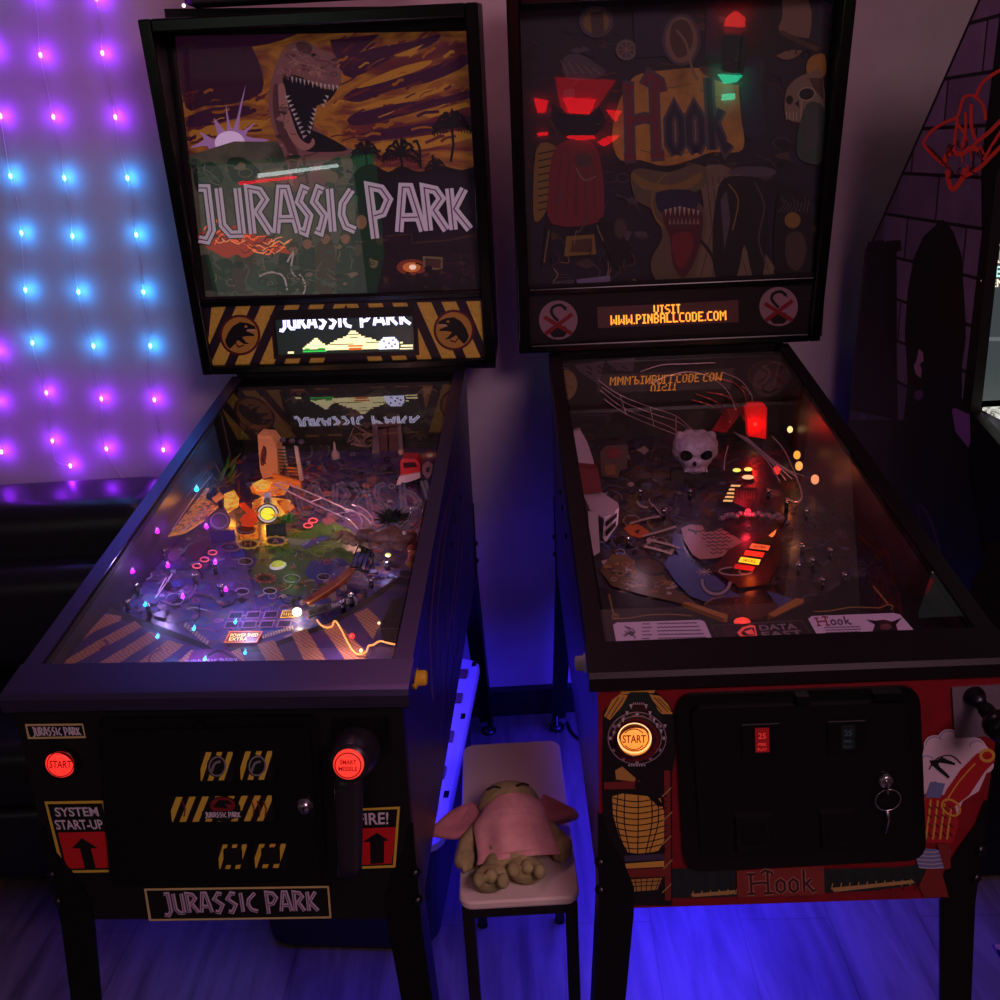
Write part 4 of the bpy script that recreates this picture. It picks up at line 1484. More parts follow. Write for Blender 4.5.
for px in (404, 410, 416):
    p0, p1 = J.fr.hit(px, 484, (0, yb + .01, 0), (0, -1, 0)), J.fr.hit(px, 498, (0, yb + .01, 0), (0, -1, 0))
    m.tube([p0, p1], .003, mat('clear_grey_leg', (110, 100, 130), .2), 6)
m.tube([J.fr.hit(402, 497, (0, yb + .01, 0), (0, -1, 0)), J.fr.hit(418, 497, (0, yb + .01, 0), (0, -1, 0))], .003, MATS['clear_grey_leg'], 6)
m.build('truck_stand', pfj)
m = MB()
m.ball(J.fr.hit(401, 452, (0, yb, 0), (0, -1, 0)), .007, mat('skull_small', (170, 150, 130), .5), 10, 7)
m.build('small_skull', pfj)
# trees, rocks and the snapping beast on the right
def tuft(name, px, py, h0, n, ln, mt, seed, sp=1., ps=None):
    r = random.Random(seed)
    m = MB()
    p = J.pf(px, py, h0)
    for k in range(n):
        a = r.uniform(0, 2 * pi)
        e = r.uniform(.1, 1.1)
        d = V((math.cos(a) * math.cos(e) * sp, math.sin(a) * math.cos(e) * sp, math.sin(e)))
        q = p + V((r.uniform(-1, 1), r.uniform(-1, 1), 0)) * ln * .4
        s = d.cross(V((0, 0, 1))).normalized() * ln * .09
        t = q + d * ln * r.uniform(.6, 1.1)
        mid = q.lerp(t, .55) + V((0, 0, ln * .08))
        m.add([q, mid - s, t, mid + s], [(0, 1, 2, 3)], r.choice(mt))
    return m.build(name, pfj)


tuft('plastic_palm', 287, 522, .03, 60, .026, [LGR, mat('leaf_bright', (90, 150, 70), .5, emit=(90, 160, 70), es=.12)], 1)
tuft('plastic_palm', 393, 522, .03, 110, .036, [mat('dark_leaf', (40, 52, 40), .6), mat('blue_leaf', (34, 44, 50), .6)], 2)
tuft('plastic_palm', 216, 486, .05, 70, .03, [mat('dark_leaf', (40, 52, 40), .6), mat('dry_leaf', (120, 100, 60), .6)], 3)
tuft('plastic_palm', 236, 440, .04, 60, .035, [mat('dark_leaf', (40, 52, 40), .6), LGR], 6)
tuft('plastic_palm', 262, 414, .06, 70, .04, [mat('dark_leaf', (40, 52, 40), .6)], 4)
m = MB()
r = random.Random(21)
RCK = noisy('sand_rock', [(120, 96, 70), (166, 140, 104)], 90, .7)
for k in range(16):
    x, y = 338 + k * 2.1 + r.uniform(-2, 2), 533 + k * .75 + r.uniform(-3, 5)
    m.ball(J.pf(x, y, .012 + r.uniform(0, .012)), (r.uniform(.006, .013), r.uniform(.006, .01), r.uniform(.005, .009)), RCK, 8, 6)
m.build('rock_pile', pfj)
BST = noisy('beast_brown', [(84, 56, 58), (130, 96, 88)], 80, .6)
m = MB()
for x, y, h, a in ((366, 534, .045, (.02, .014, .012)), (376, 538, .045, (.018, .014, .013)), (386, 535, .05, (.02, .016, .013)), (397, 536, .05, (.02, .016, .012)), (407, 538, .045, (.017, .015, .012)), (374, 546, .04, (.012, .01, .008)), (400, 546, .04, (.018, .012, .008)), (391, 530, .055, (.016, .01, .008))):
    m.ball(J.pf(x, y, h), a, BST, 12, 8)
bst = m.build('beast_head', pfj, label='brown reptile head above the right lane')
bst.modifiers.new('smooth', 'REMESH').voxel_size = .003
m = MB()
m.ball(J.pf(388, 555, .035), (.006, .004, .004), emi('eye_yellow', (226, 230, 120), .8), 8, 6)
m.build('beast_eye', bst, label='yellow eye')
m = MB()
m.ball(J.pf(404, 533, .06), (.004, .004, .004), WHT, 8, 6)
m.build('beast_eye', bst)
c = J.canvas(J.P_pf + J.N_pf * .036, J.N_pf, 5e-5)
for k in range(4):
    c.poly([(376 + k * 2, 548 + k * .5), (378 + k * 2, 548), (376.5 + k * 1.6, 552)], PWHT)
c.rib([(374, 552), (379, 551), (382, 549)], 1.6, PRED, sm=3)
c.build('beast_mouth', bst)
m = MB()
ORB = noisy('orange_brown_foam', [(110, 50, 24), (196, 100, 50)], 70, .6)
for x, y in ((412, 536), (413, 543), (412, 550), (413, 556), (411, 562)):
    m.ball(J.pf(x, y, .035), (.01, .011, .011), ORB, 9, 7)
m.build('orange_creature', pfj)
m = MB()
for k in range(4):
    J.wire(m, [(358 + k * 4.6, 546 + k * 1.3, .045), (354.5 + k * 4.6, 556 + k * 1, .04), (350.5 + k * 4.8, 568 + k * .6, .02)], .0015, BLKG)
J.wire(m, [(371, 550, .045), (374, 558, .04), (369, 569, .02)], .0015, BLKG)
J.wire(m, [(356, 545, .045), (362, 547, .045), (372, 551, .045)], .0015, BLKG)
J.wire(m, [(350, 566, .022), (360, 569, .02), (370, 571, .02)], .0015, BLKG)
m.build('wire_cage', pfj, label='black wire cage over blue artwork')
c = J.canvas(J.P_pf + J.N_pf * .004, J.N_pf, 4e-5)
c.poly([(355, 552), (370, 554), (366, 570), (350, 568)], C_('cage_blue', (96, 106, 168)))
c.poly([(366, 590), (376, 582), (390, 580), (384, 596), (368, 602)], C_('royal_dim', (50, 66, 150)))
c.poly([(374, 566), (384, 560), (390, 572), (382, 578)], C_('flesh', (150, 110, 100)))
c.poly([(352, 575), (362, 572), (366, 584), (356, 592), (348, 586)], C_('navy', (50, 50, 120)))
scatter(c, [(352, 560), (400, 560), (386, 600), (348, 600)], 44, [C_('pale', (150, 160, 190)), blk, blu, mau, C_('flesh', (150, 110, 100))], 2, 5, 12)
c.build('right_lane_art', pfj)
m = MB()
J.raised(m, [(304, 600), (318, 590), (344, 572), (352, 564), (356, 568), (346, 582), (326, 596), (308, 604)], .018, noisy('red_brown_sling', [(110, 40, 36), (160, 80, 50)], 60, .4))
J.wire(m, [(308, 603, .02), (330, 590, .02), (350, 574, .02)], .0018, mat('tan_rubber', (196, 130, 80), .5))
m.build('slingshot', pfj, label='red brown right slingshot plastic')
m = MB()
J.raised(m, [(206, 548), (232, 541), (234, 544), (212, 552), (196, 566), (193, 563)], .02, PLEX)
J.raised(m, [(188, 548), (208, 538), (210, 546), (196, 560), (188, 556)], .016, mat('wine_plastic', (90, 34, 60), .3))
m.build('lane_guide', pfj)
# scoreboard strip with metal lettering
m = MB()
J.raised(m, [(306, 610), (351, 596), (353, 602), (309, 617)], .012, mat('strip_grey', (110, 106, 110), .35, .5))
o = m.build('lane_label', pfj)
c = J.canvas(J.P_pf + J.N_pf * .0125, J.N_pf, 5e-5)
c.text('BALL SAVER', [(309, 611), (327, 605.5), (328, 609.5), (310, 615)], PBLK)
c.text('SHOOT', [(331, 604), (348, 599), (349, 602.4), (332, 607.6)], PWHT)
c.build('label_print', o)
# flippers in shadow
for a, bb in (((199, 617), (212, 643)), ((311, 618), (266, 641))):
    pass
# apron with tan and purple stripes
APB = noisy('apron_purple', [(56, 42, 100), (66, 50, 112)], 20, .4)
APD = mat('apron_edge', (14, 12, 22), .5)
TANW = mat('apron_tan', (176, 128, 104), .45)
tb = br_ = None
tanb = mat('apron_tan_woven', (176, 128, 104), .45)
bnode = tanb.node_tree.nodes['Principled BSDF']
t_ = N(tanb, 'ShaderNodeTexCoord')
wv = N(tanb, 'ShaderNodeTexChecker', Scale=230.)
wv.inputs['Color1'].default_value = lin((190, 140, 110))
wv.inputs['Color2'].default_value = lin((140, 94, 84))
L(tanb, t_.outputs['Object'], wv.inputs['Vector'])
L(tanb, wv.outputs['Color'], bnode.inputs['Base Color'])
apL = [(14, 676), (66, 640), (96, 606), (116, 610), (163, 627), (205, 643.5), (214, 650), (264, 646), (330, 621), (356, 606), (378, 590), (400, 576), (424, 582), (424, 676)]
m = MB()
P = [J.inside(J.fr.hit(a, b2, J.P_ap, J.N_pf)) for a, b2 in apL]
m.prism(P, -J.N_pf * .03, APD)
ap = m.build('apron', pfj, label='purple apron with woven tan stripes')
recalc(ap)
c = J.canvas(J.P_ap, J.N_pf, 3e-5)
c.clamp = .2605
c.poly([(14, 676), (68, 640), (92, 612), (112, 616), (160, 633), (203, 649), (214, 655), (266, 651), (332, 626), (357, 611), (372, 602), (396, 584), (420, 588), (420, 676)], APB)
stripes = [[(50, 668), (60, 659.5), (97, 641), (135, 621), (142, 627), (104, 648), (66, 668)], [(78, 640), (90, 628), (106, 614), (122, 616), (120, 621), (95, 631)], [(94, 666), (124, 648), (150, 631.5), (162, 636), (136, 652), (112, 668)],
           [(131, 668), (148, 655), (168, 640), (184, 645), (170, 656), (152, 668)], [(170, 668), (180, 660), (191, 650), (200, 652), (194, 660), (184, 668)], [(228, 653), (240, 648), (246, 664), (236, 664)],
           [(257, 644.5), (274, 640), (286, 662), (268, 664)], [(291, 633.5), (306, 628.5), (327, 662), (306, 664)], [(321, 626), (336, 621), (350, 636), (367, 652), (365, 661), (346, 661)],
           [(354, 614), (368, 608), (382, 622), (378, 628), (373, 640)]]
for q in stripes:
    c.poly(q, tanb)
c.poly([(192, 652), (206, 649), (228, 650), (246, 664), (186, 664)], mat('apron_magenta', (96, 34, 96), .45))
c.rib([(208, 656), (218, 651), (228, 655), (236, 661)], 2.4, APD, sm=4)
neuword(c, [(184, 660.5), (238, 658.6), (240, 662.8), (185, 664.6)], 'JURASSIC PARK', mat('apron_lavender', (170, 150, 220), .45), None, .9)
c.rib([(148, 664), (152, 654), (160, 650), (158, 644)], 1.6, mat('apron_magenta', (96, 34, 96), .45), sm=4)
c.rib([(100, 650), (108, 645), (104, 640)], 2, MATS['apron_magenta'], sm=4)
for q in ([(396, 650), (402, 612), (408, 590), (412, 590), (408, 660), (397, 662)],):
    c.poly(q, mat('lane_red_brown', (120, 60, 50), .4))
c.build('apron_print', ap)
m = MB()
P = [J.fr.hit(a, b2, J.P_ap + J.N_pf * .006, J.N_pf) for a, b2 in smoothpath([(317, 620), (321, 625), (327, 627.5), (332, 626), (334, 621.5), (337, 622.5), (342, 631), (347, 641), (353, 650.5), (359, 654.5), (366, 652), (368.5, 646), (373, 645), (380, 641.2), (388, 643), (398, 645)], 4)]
m.tube([p for p in P], .0016, emi('neon_amber', (255, 170, 90), 1.0), 6)  # reflection in the glass, built as a glowing tube added over the apron
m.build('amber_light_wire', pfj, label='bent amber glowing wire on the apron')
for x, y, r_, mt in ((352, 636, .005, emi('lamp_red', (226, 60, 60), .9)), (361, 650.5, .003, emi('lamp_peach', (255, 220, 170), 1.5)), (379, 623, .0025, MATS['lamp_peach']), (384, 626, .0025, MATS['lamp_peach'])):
    m = MB()  # glow spots and glints of the same reflection, built as glowing balls
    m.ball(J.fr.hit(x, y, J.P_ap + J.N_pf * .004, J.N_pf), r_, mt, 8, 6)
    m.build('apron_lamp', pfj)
m = MB()
J.raised(m, [(392, 600), (404, 596), (402, 640), (384, 640), (380, 628)], .045, mat('shooter_black', (26, 12, 20), .4))
m.build('shooter_cover', pfj)
# topper on the backbox
ct = J.B @ V((0, .08, J.Hs))
tp = MB()
cg = (ct.x, ct.y, ct.z)
tp.box(-.26, .285, -.05, .02, .02, .11, mat('topper_charcoal', (46, 44, 48), .7), bev=.004)
tr = thing('sign_topper', 'dark sign box with a dim red strip resting on top of the dinosaur machine', 'sign', J.M @ Matrix.Translation(ct + V((-.005, 0, 0))))
o = tp.build('sign_body', tr)
tp = MB()
tp.box(-.24, -.06, -.053, -.0505, .045, .075, mat('topper_red', (150, 16, 24), .5, emit=(150, 16, 24), es=.25))
tp.box(-.02, .2, -.053, -.0505, .02, .07, mat('topper_dim_grey', (60, 54, 54), .6))
tp.box(-.255, -.245, -.053, -.0505, .02, .09, mat('topper_violet', (60, 10, 110), .5, emit=(60, 10, 110), es=.4))
tp.build('sign_face', tr)
for x in (-.262, .286):
    tp = MB()
    tp.ball((x, -.05, .018), .004, emi('topper_spark', (255, 220, 240), 2.5), 8, 6)
    tp.build('sign_bulb', tr)
# ================================================================== the pirate table
HRAIL = mat('dark_brown_metal_trim', (24, 17, 23), .5, .5)
HRED = noisy('dark_red_cabinet', [(104, 10, 20), (124, 14, 24)], 30, .45)
HSIDE = noisy('deep_purple_cabinet_side', [(30, 20, 60), (70, 52, 110), (34, 24, 66)], 5, .38, stretch=(1, 3, .5), dist=1.2)
HIN = mat('maroon_inner_side', (46, 22, 32), .4)
HK = Machine('red fronted pinball machine with the pirate backglass, right of the stool', .385, 1.1698, -.0213, .9169, .5161, 1.1581, 1.1227, 1.1284, .76, .1305, .0093, .0016,
             .02, .075, HRED, HSIDE, HIN, HRAIL)
K = HK
HF = lambda p, y: K.fr.hit(p[0], p[1], (0, y, 0), (0, -1, 0))
# ---- front panel artwork
HI = {}
def hi(n, rgb):
    HI[n] = mat('paint_' + n, rgb, .5)
    return HI[n]
hi('gold', (186, 140, 60)); hi('dark', (10, 8, 12)); hi('green', (20, 34, 32)); hi('straw', (170, 128, 62)); hi('wood', (112, 34, 30)); hi('bone', (170, 160, 170)); hi('cloud', (196, 176, 190))
hi('red', (150, 22, 28)); hi('blue', (96, 104, 150)); hi('mauve', (140, 110, 130)); hi('scale', (196, 148, 62)); hi('deep', (50, 10, 16)); hi('skin', (166, 120, 96)); hi('band', (60, 50, 76)); hi('rope', (160, 130, 80))
c = K.canvas(K.P_front, K.N_front, 2e-5)
# jaws round the start button
c.poly([(603, 712), (614, 700), (628, 690), (654, 690), (668, 702), (676, 716), (676, 752), (672, 775), (668, 800), (606, 800), (602, 760)], HI['dark'])
for q in ([(604, 716), (612, 700), (620, 694), (628, 695), (622, 706), (610, 720)], [(648, 694), (660, 696), (668, 704), (673, 714), (662, 714), (652, 704)], [(619, 690), (636, 687), (656, 689), (654, 693), (622, 694)]):
    c.poly(q, HI['gold'])
for a, b2 in (((606, 717), (619, 697)), ((610, 718), (624, 697)), ((654, 697), (668, 712)), ((658, 698), (672, 712)), ((650, 698), (662, 712))):
    c.rib([a, b2], .9, HI['deep'])
c.poly([(622, 706), (630, 692), (648, 692), (656, 706), (664, 722), (668, 740), (610, 740), (612, 722)], HI['green'])
c.poly([(629, 714), (632, 702), (646, 702), (650, 714), (646, 722), (632, 722)], HI['deep'])
TEETH = ((631, 704, 5), (646, 704, 5), (627, 711, 4.5), (650, 711, 4.5), (623, 718, 4.5), (654, 718, 4.5), (619, 724, 5), (657, 723, 5), (614, 731, 5), (661, 729, 5), (665, 724, 4))
for k in range(6):
    c.rib([(633.5 + k * 2, 702.5), (633.8 + k * 2, 704.5)], 1, HI['bone'])
c.rib([(632, 716), (639, 714.5), (646, 716)], 1, HI['mauve'], sm=3)
c.ring(637, 738, 29, 26, 5, HI['dark'])
c.ring(637, 738, 29, 26, 1, HI['mauve'])
c.ring(637, 738, 24.5, 22, .8, HI['mauve'])
for k in range(12):
    a = 2 * pi * k / 12
    c.rib([(637 + 25.5 * math.cos(a), 738 + 23 * math.sin(a)), (637 + 28 * math.cos(a), 738 + 25 * math.sin(a))], 3, HI['bone'] if k % 3 == 0 else HI['mauve'])
c.ell(636, 740, 23.5, 21.5, mat('paint_wine', (90, 14, 24), .5))
for x, y, s in TEETH:
    c.poly([(x - 1.7, y), (x + 1.7, y), (x, y + s)], HI['bone'])
for k in range(7):
    c.poly([(628 + k * 2.6, 764), (630 + k * 2.6, 764), (629 + k * 2.6, 768)], HI['bone'])
# woven belly with bands
c.poly([(602, 766), (672, 766), (672, 905), (604, 905)], HI['dark'])
c.poly([(604, 782), (640, 780), (642, 788), (604, 789)], HI['wood'])
c.poly([(664, 770), (670, 770), (671, 900), (665, 900)], HI['wood'])
c.poly([(615, 770), (622, 766), (636, 778), (634, 781), (616, 779)], HI['straw'])
bel = [(612, 796), (622, 793), (660, 797), (664, 812), (664, 840), (658, 851), (638, 853), (628, 852), (620, 838), (613, 815)]
c.poly(bel, HI['scale'])
for x in (618, 625, 638, 651, 657):
    c.rib([(x, 792), (x - (637 - x) * .06, 822), (x + (637 - x) * .4, 853)], 1.1, HI['dark'], sm=4)
for k in range(10):
    y = 797 + k * 5.9
    c.rib([(608, y - 1), (625, y + 3), (638, y + 4), (652, y + 2), (667, y - 2)], 1.1, HI['dark'], sm=3)
c.poly([(636, 780), (650, 786), (664, 806), (658, 806), (646, 794), (634, 786)], HI['dark'])
c.poly([(624, 855), (664, 853), (665, 859), (625, 861)], HI['band'])
c.poly([(625, 863), (664, 860), (664, 866), (626, 868)], HI['scale'])
c.poly([(624, 869), (666, 867), (666, 876), (625, 877)], HI['wood'])
c.poly([(626, 879), (662, 877), (657, 889), (632, 891)], HI['straw'])
for k in range(6):
    c.rib([(629 + k * 6, 878), (632 + k * 4.6, 891)], .9, HI['dark'])
for y in (882, 886):
    c.rib([(627, y), (661, y - 2)], .9, HI['dark'])
for k in range(5):
    x, y = 662 + (k % 2), 790 + k * 24
    c.rib([(x, y + 6), (x + 9, y - 3)], 1.2, HI['rope'])
# long dark tail along the bottom
c.poly([(672, 868), (700, 866), (760, 870), (830, 868), (900, 866), (926, 862), (930, 872), (916, 884), (870, 890), (800, 893), (700, 897), (672, 897)], HI['green'])
for k in range(20):
    x = 678 + k * 12.4
    if 735 < x < 825:
        continue
    c.rib([(x, 870 + (k % 3)), (x + 4, 880), (x + 1, 890)], .8, HI['dark'], sm=3)
c.poly([(690, 893), (735, 889), (735, 893), (694, 896)], HI['rope'])
c.poly([(830, 887), (912, 879), (914, 882), (834, 891)], HI['rope'])
for k in range(26):
    x = 692 + k * 8.7
    if 736 < x < 826:
        continue
    c.rib([(x, 896 - (x - 692) * .055), (x + 1, 890 - (x - 692) * .055)], 1.1, HI['straw'])
c.poly([(926, 868), (940, 866), (948, 896), (924, 896), (918, 886)], HI['wood'])
# cloudy sky, sea and a red and gold cloth on the right
c.poly([(920, 760), (924, 745), (934, 736), (946, 731), (958, 728), (968, 734), (980, 738), (988, 748), (990, 760), (984, 776), (978, 790), (962, 800), (950, 830), (915, 842)], HI['cloud'])
for cx, cy, r_ in ((934, 744, 11), (948, 738, 11), (962, 737, 10), (926, 762, 10), (976, 746, 9), (984, 764, 9)):
    c.ell(cx, cy, r_, r_ * .9, HI['cloud'])
for cx, cy, r_ in ((934, 744, 9), (948, 738, 9), (926, 762, 8), (976, 746, 7)):
    c.ring(cx, cy, r_, r_ * .9, .9, HI['blue'], a0=pi, a1=1.8 * pi)
c.poly([(912, 846), (936, 848), (950, 850), (946, 868), (918, 866)], HI['blue'])
for k in range(5):
    c.rib([(914 + k, 850 + k * 4), (932, 851 + k * 4), (946, 849 + k * 4)], 1, HI['bone'], sm=3)
c.poly([(914, 797), (926, 792), (944, 794), (954, 804), (958, 822), (952, 842), (909, 841), (911, 820)], HI['red'])
for k in range(6):
    x = 914 + k * 7
    c.rib([(x + 2, 796 + k), (x, 815), (x - 3, 838)], 2, HI['gold'], sm=3)
    for j in range(4):
        c.rib([(x - 1, 804 + j * 9), (x + 3, 808 + j * 9)], 1.2, HI['deep'])
c.poly([(946, 788), (960, 768), (976, 752), (990, 750), (994, 760), (984, 770), (968, 794), (952, 806), (940, 800)], HI['red'])
c.rib([(945, 800), (958, 780), (974, 762)], 1.4, HI['gold'], sm=3)
c.ring(950, 806, 10, 7, 2, HI['gold'], .6)
for k in range(9):
    c.rib([(948, 776), (940 - k * 1.2, 768 - k), (930 + k * 3, 756 + abs(k - 4) * 1.6)], 2.4, HI['green'] if k % 2 else HI['dark'], sm=4)
c.rib([(928, 768), (936, 757), (950, 754), (960, 762)], 1.2, HI['deep'], sm=4)
c.rib([(934, 780), (938, 790), (932, 796)], 2, HI['dark'], sm=3)
c.ell(986, 754, 8, 7, HI['gold'])
c.ell(986, 754, 5, 4, HI['red'])
c.poly([(930, 780), (944, 782), (940, 796), (924, 796)], HI['blue'])
c.poly([(936, 842), (948, 842), (950, 866), (944, 868)], HI['wood'])
# title plate
c.poly([(736, 869), (823, 864), (824, 893), (737, 896)], mat('paint_parchment_red', (120, 42, 34), .5))
K_art = c
HOOKL = {
    'H': [[(.0, 1), (.3, .98)], [(.15, 1), (.15, .02)], [(.0, .0), (.3, .0)], [(.15, .5), (.55, .55), (.8, .5)], [(.8, 1.05), (.8, .05)], [(.65, .0), (1, .0)], [(.55, 1.0), (.7, 1.15), (.95, 1.05), (1.0, .9)]],
    'o': [[(.5, .0), (.18, .15), (.18, .5), (.5, .66), (.82, .5), (.82, .15), (.5, 0)]],
    'k': [[(.2, 1.1), (.2, .02)], [(.2, .32), (.7, .62)], [(.4, .4), (.8, .02), (1, .1)]]}


def hookword(cv, q, mtH, mto, w, edge=None):
    """blackletter title"""
    segs = [('H', 0, .38), ('o', .4, .58), ('o', .59, .77), ('k', .79, 1)]
    for pas in (0, 1):
        for ch, a, b2 in segs:
            for p in HOOKL[ch]:
                pts = [cv.quadmap(q, a + (b2 - a) * x, y) for x, y in p]
                if pas == 0 and edge:
                    cv.rib(pts, w * 1.9, edge)
                if pas == 1:
                    cv.rib(pts, w, mtH if ch == 'H' else mto)


hookword(c, [(746, 872.5), (814, 869), (815, 889.5), (747, 892)], mat('paint_ink_brown', (60, 24, 26), .5), MATS['paint_ink_brown'], 2.4, mat('paint_ink_pale', (150, 96, 84), .5))
c.build('front_artwork', K.cabinet)
# coin door
m = MB()
slabH(K, m, rrect([(674, 693), (918, 684), (925, 857), (684, 869)], 20, 8), -.007, -.0005, BLKG)
hcd = m.build('coin_door', K.root, label='black steel coin door with rounded corners')
m = MB()
slabH(K, m, rrect([(691, 707), (906, 700), (912, 846), (700, 856)], 9, 6), -.0125, -.0065, BLK)
hdl = m.build('door_leaf', hcd)
m = MB()
for q in ([(795, 694), (808, 693.5), (808.3, 701), (795.5, 701.5)], [(872, 691), (900, 690), (901, 697), (873, 698)]):
    m2 = MB()
    slabH(K, m2, q, -.015, -.006, BLKG)
    m2.build('hinge', hcd)
for cx, cy, lit in ((762, 739, 1), (848, 736, 0)):
    m = MB()
    slabH(K, m, [(cx - 21, cy - 15), (cx + 19, cy - 16.5), (cx + 20, cy + 16), (cx - 20, cy + 17)], -.0155, -.012, BLKG)
    o = m.build('coin_slot', hcd)
    cc = Canvas(K.fr, (0, -.0158, 0), (0, -1, 0), 6e-5)
    cc.rib([(cx - 20, cy - 14), (cx + 17, cy - 15.5)], 1, mat('worn_edge', (70, 66, 74), .4))  # thin paler line along the top edge of the slot plate
    pm = mat('price_card_red', (120, 14, 18), .5, emit=(150, 14, 20), es=.28) if lit else mat('price_card_teal', (10, 26, 26), .5)
    cc.poly([(cx - 7, cy - 11), (cx + 7, cy - 11.5), (cx + 7.5, cy + 13), (cx - 6.5, cy + 13.5)], pm)
    tm = mat('price_text_red', (230, 60, 50), .5, emit=(230, 60, 50), es=.35) if lit else mat('price_text_teal', (50, 90, 88), .5)
    cc.text('25', rectq(cx - 4, cy - 6, cx + 4, cy, -.02), tm)
    cc.text('PER', rectq(cx - 4, cy + 4, cx + 4.5, cy + 7, -.02), tm)
    cc.text('PLAY', rectq(cx - 4.5, cy + 9, cx + 5, cy + 12, -.02), tm)
    cc.build('price_card', o)
for cx, cy in ((754, 832), (839, 828)):
    m = MB()
    slabH(K, m, [(cx - 19, cy - 16), (cx + 16, cy - 17.5), (cx + 17, cy + 17), (cx - 18, cy + 18)], -.0185, -.012, BLKG)
    o = m.build('coin_return', hcd)
    m = MB()
    slabH(K, m, [(cx - 12, cy - 6), (cx + 11, cy - 7), (cx + 11.5, cy + 13), (cx - 11.5, cy + 13.5)], -.0195, -.0184, BLK2)
    m.build('return_flap', o)
m = MB()
p = HF((885, 780), -.0125)
m.lathe([(.0115, 0), (.0115, .003), (.0095, .006), (.0088, .007), (.001, .0072)], STEEL, p, (0, -1, 0), 22)
m.box(p.x - .001, p.x + .001, p.y - .0078, p.y - .007, p.z - .005, p.z + .003, PBLK)
m.build('door_lock', hcd, label='round chrome lock')
m = MB()
m.box(p.x - .0018, p.x + .0005, p.y - .016, p.y - .0035, p.z - .012, p.z + .004, STEEL)
cx_ = HF((888, 800), -.020)
m.tube([cx_ + V((math.cos(a) * .0175, 0, math.sin(a) * .0175)) for a in [2 * pi * k / 24 for k in range(25)]], .0011, STEEL, 6, cap=False)
m.tube([HF((887, 811), -.021), HF((889, 820), -.021), HF((886, 833), -.021)], [.0026, .0016, .0012], STEEL, 6)
m.build('key_ring', hcd, label='steel key hanging on a wire ring')
# start button
SO = emi('lit_orange_cap', (255, 150, 60), 1.05)
SR = mat('start_legend_brown', (120, 44, 16), .5, emit=(120, 44, 16), es=.5)
o, cc = button(K, 634.5, 738, .0222, .001, SO, mat('wine_bezel', (70, 12, 22), .3), 'start_button', [('START', rectq(622.5, 735, 646, 743, -.01))], SR, label='round orange lit start button')
cc.ring(634.5, 738, 16.5, 14.8, 1.2, MATS.get('lit_rim') or emi('lit_rim', (255, 208, 140), 1.2))
cc.ring(634.5, 738, 14.2, 12.8, 1.1, SR)
cc.ring(634, 739, 11, 10.2, 1.0, SR, a0=1.2 * pi, a1=1.8 * pi)
cc.ring(634, 739, 11, 10.2, 1.0, SR, a0=.2 * pi, a1=.8 * pi)
cc.build('button_legend', o)
K.lamp(634, 738, 0, (255, 140, 50), .0)
# plunger
m = MB()
slabH(K, m, rrect([(951, 687), (1012, 683.5), (1014, 733), (954, 737)], 1.5), -.004, -.0005, mat('brushed_plate', (120, 108, 122), .45, .4))
pl = m.build('plunger', K.root, label='black knobbed ball plunger on a grey plate')
m = MB()
p0 = HF((974, 696), -.004)
m.lathe([(.015, 0), (.014, .006), (.009, .01), (.009, .02)], DSTEEL, p0, (0, -1, 0), 18)
m.lathe([(.0045, .02), (.0045, .045)], STEEL, p0, (0, -1, 0), 12)
m.lathe([(.009, .03), (.0105, .034), (.0105, .05), (.007, .056)], BLK2, p0, (0, -1, 0), 16)
m.lathe([(.006, .056), (.019, .064), (.0215, .074), (.0185, .086), (.009, .091), (.001, .092)], BLKG, p0, (0, -1, 0), 24)
m.build('plunger_rod', pl)
m = MB()
p = K.fr.hit(587, 663, (-.2752, 0, 0), (1, 0, 0))
m.lathe([(.016, 0), (.016, .004), (.012, .006), (.0115, .017), (.009, .019), (.001, .0195)], mat('white_button', (226, 215, 220), .4), p, (-1, 0, 0), 22)
m.build('flipper_button', K.root, label='round white flipper button on the cabinet side')
m = MB()
for px, py in ((561, 492), (563, 508), (567, 536)):
    q = K.fr.hit(px, py, (-.2752, 0, 0), (1, 0, 0))
    mm = MB()
    mm.lathe([(.006, 0), (.006, .003), (.001, .004)], BLKG, q, (-1, 0, 0), 10)
    mm.build('side_bolt', K.root)
c = K.canvas(V((-.2752, 0, 0)), (1, 0, 0), 5e-5)
for pts in ([(556, 480), (566, 560), (578, 640), (590, 700)], [(562, 480), (572, 560), (584, 640), (592, 690)], [(560, 540), (570, 610), (584, 680)]):
    c.rib(pts, 1.2, mat('side_line_lilac', (90, 80, 150), .45), sm=4)
c.build('side_art', K.root)

# ---- backglass
HB = {}
EH = .045
for k, v in dict(bg=(20, 14, 26), navy=(34, 30, 66), blue=(44, 44, 92), moon=(150, 110, 90), sun=(190, 130, 40), bone=(150, 120, 100), bone2=(196, 170, 150), blk=(12, 9, 16), brn=(90, 58, 40), gold=(150, 112, 50), maroon=(84, 24, 40),
                 deck=(130, 104, 84), deck2=(80, 60, 56), red=(130, 30, 40), grn=(60, 80, 70), gry=(90, 76, 92), ink=(40, 28, 60), pink=(150, 90, 100), jaw=(110, 90, 70)).items():
    HB[k] = art('poster_' + k, tuple(int(q * .8) for q in v), .55, EH)
c = K.canvas(K.P_bg, K.N_bg, 1.2e-5)
c.soft = True
c.clamp = .336
c.poly([(508, -30), (845, -30), (822, 300), (520, 300)], noisy('poster_night', [(8, 6, 12), (24, 18, 32), (20, 18, 38), (8, 6, 12)], 7, .55, emit=EH))
scatter(c, [(520, -20), (840, -20), (820, 290), (530, 290)], 320, [HB['gry'], HB['navy'], HB['brn'], HB['blk'], HB['ink'], HB['maroon'], HB['deck2'], HB['blk']], 3, 11, 91, .5, 2.2)
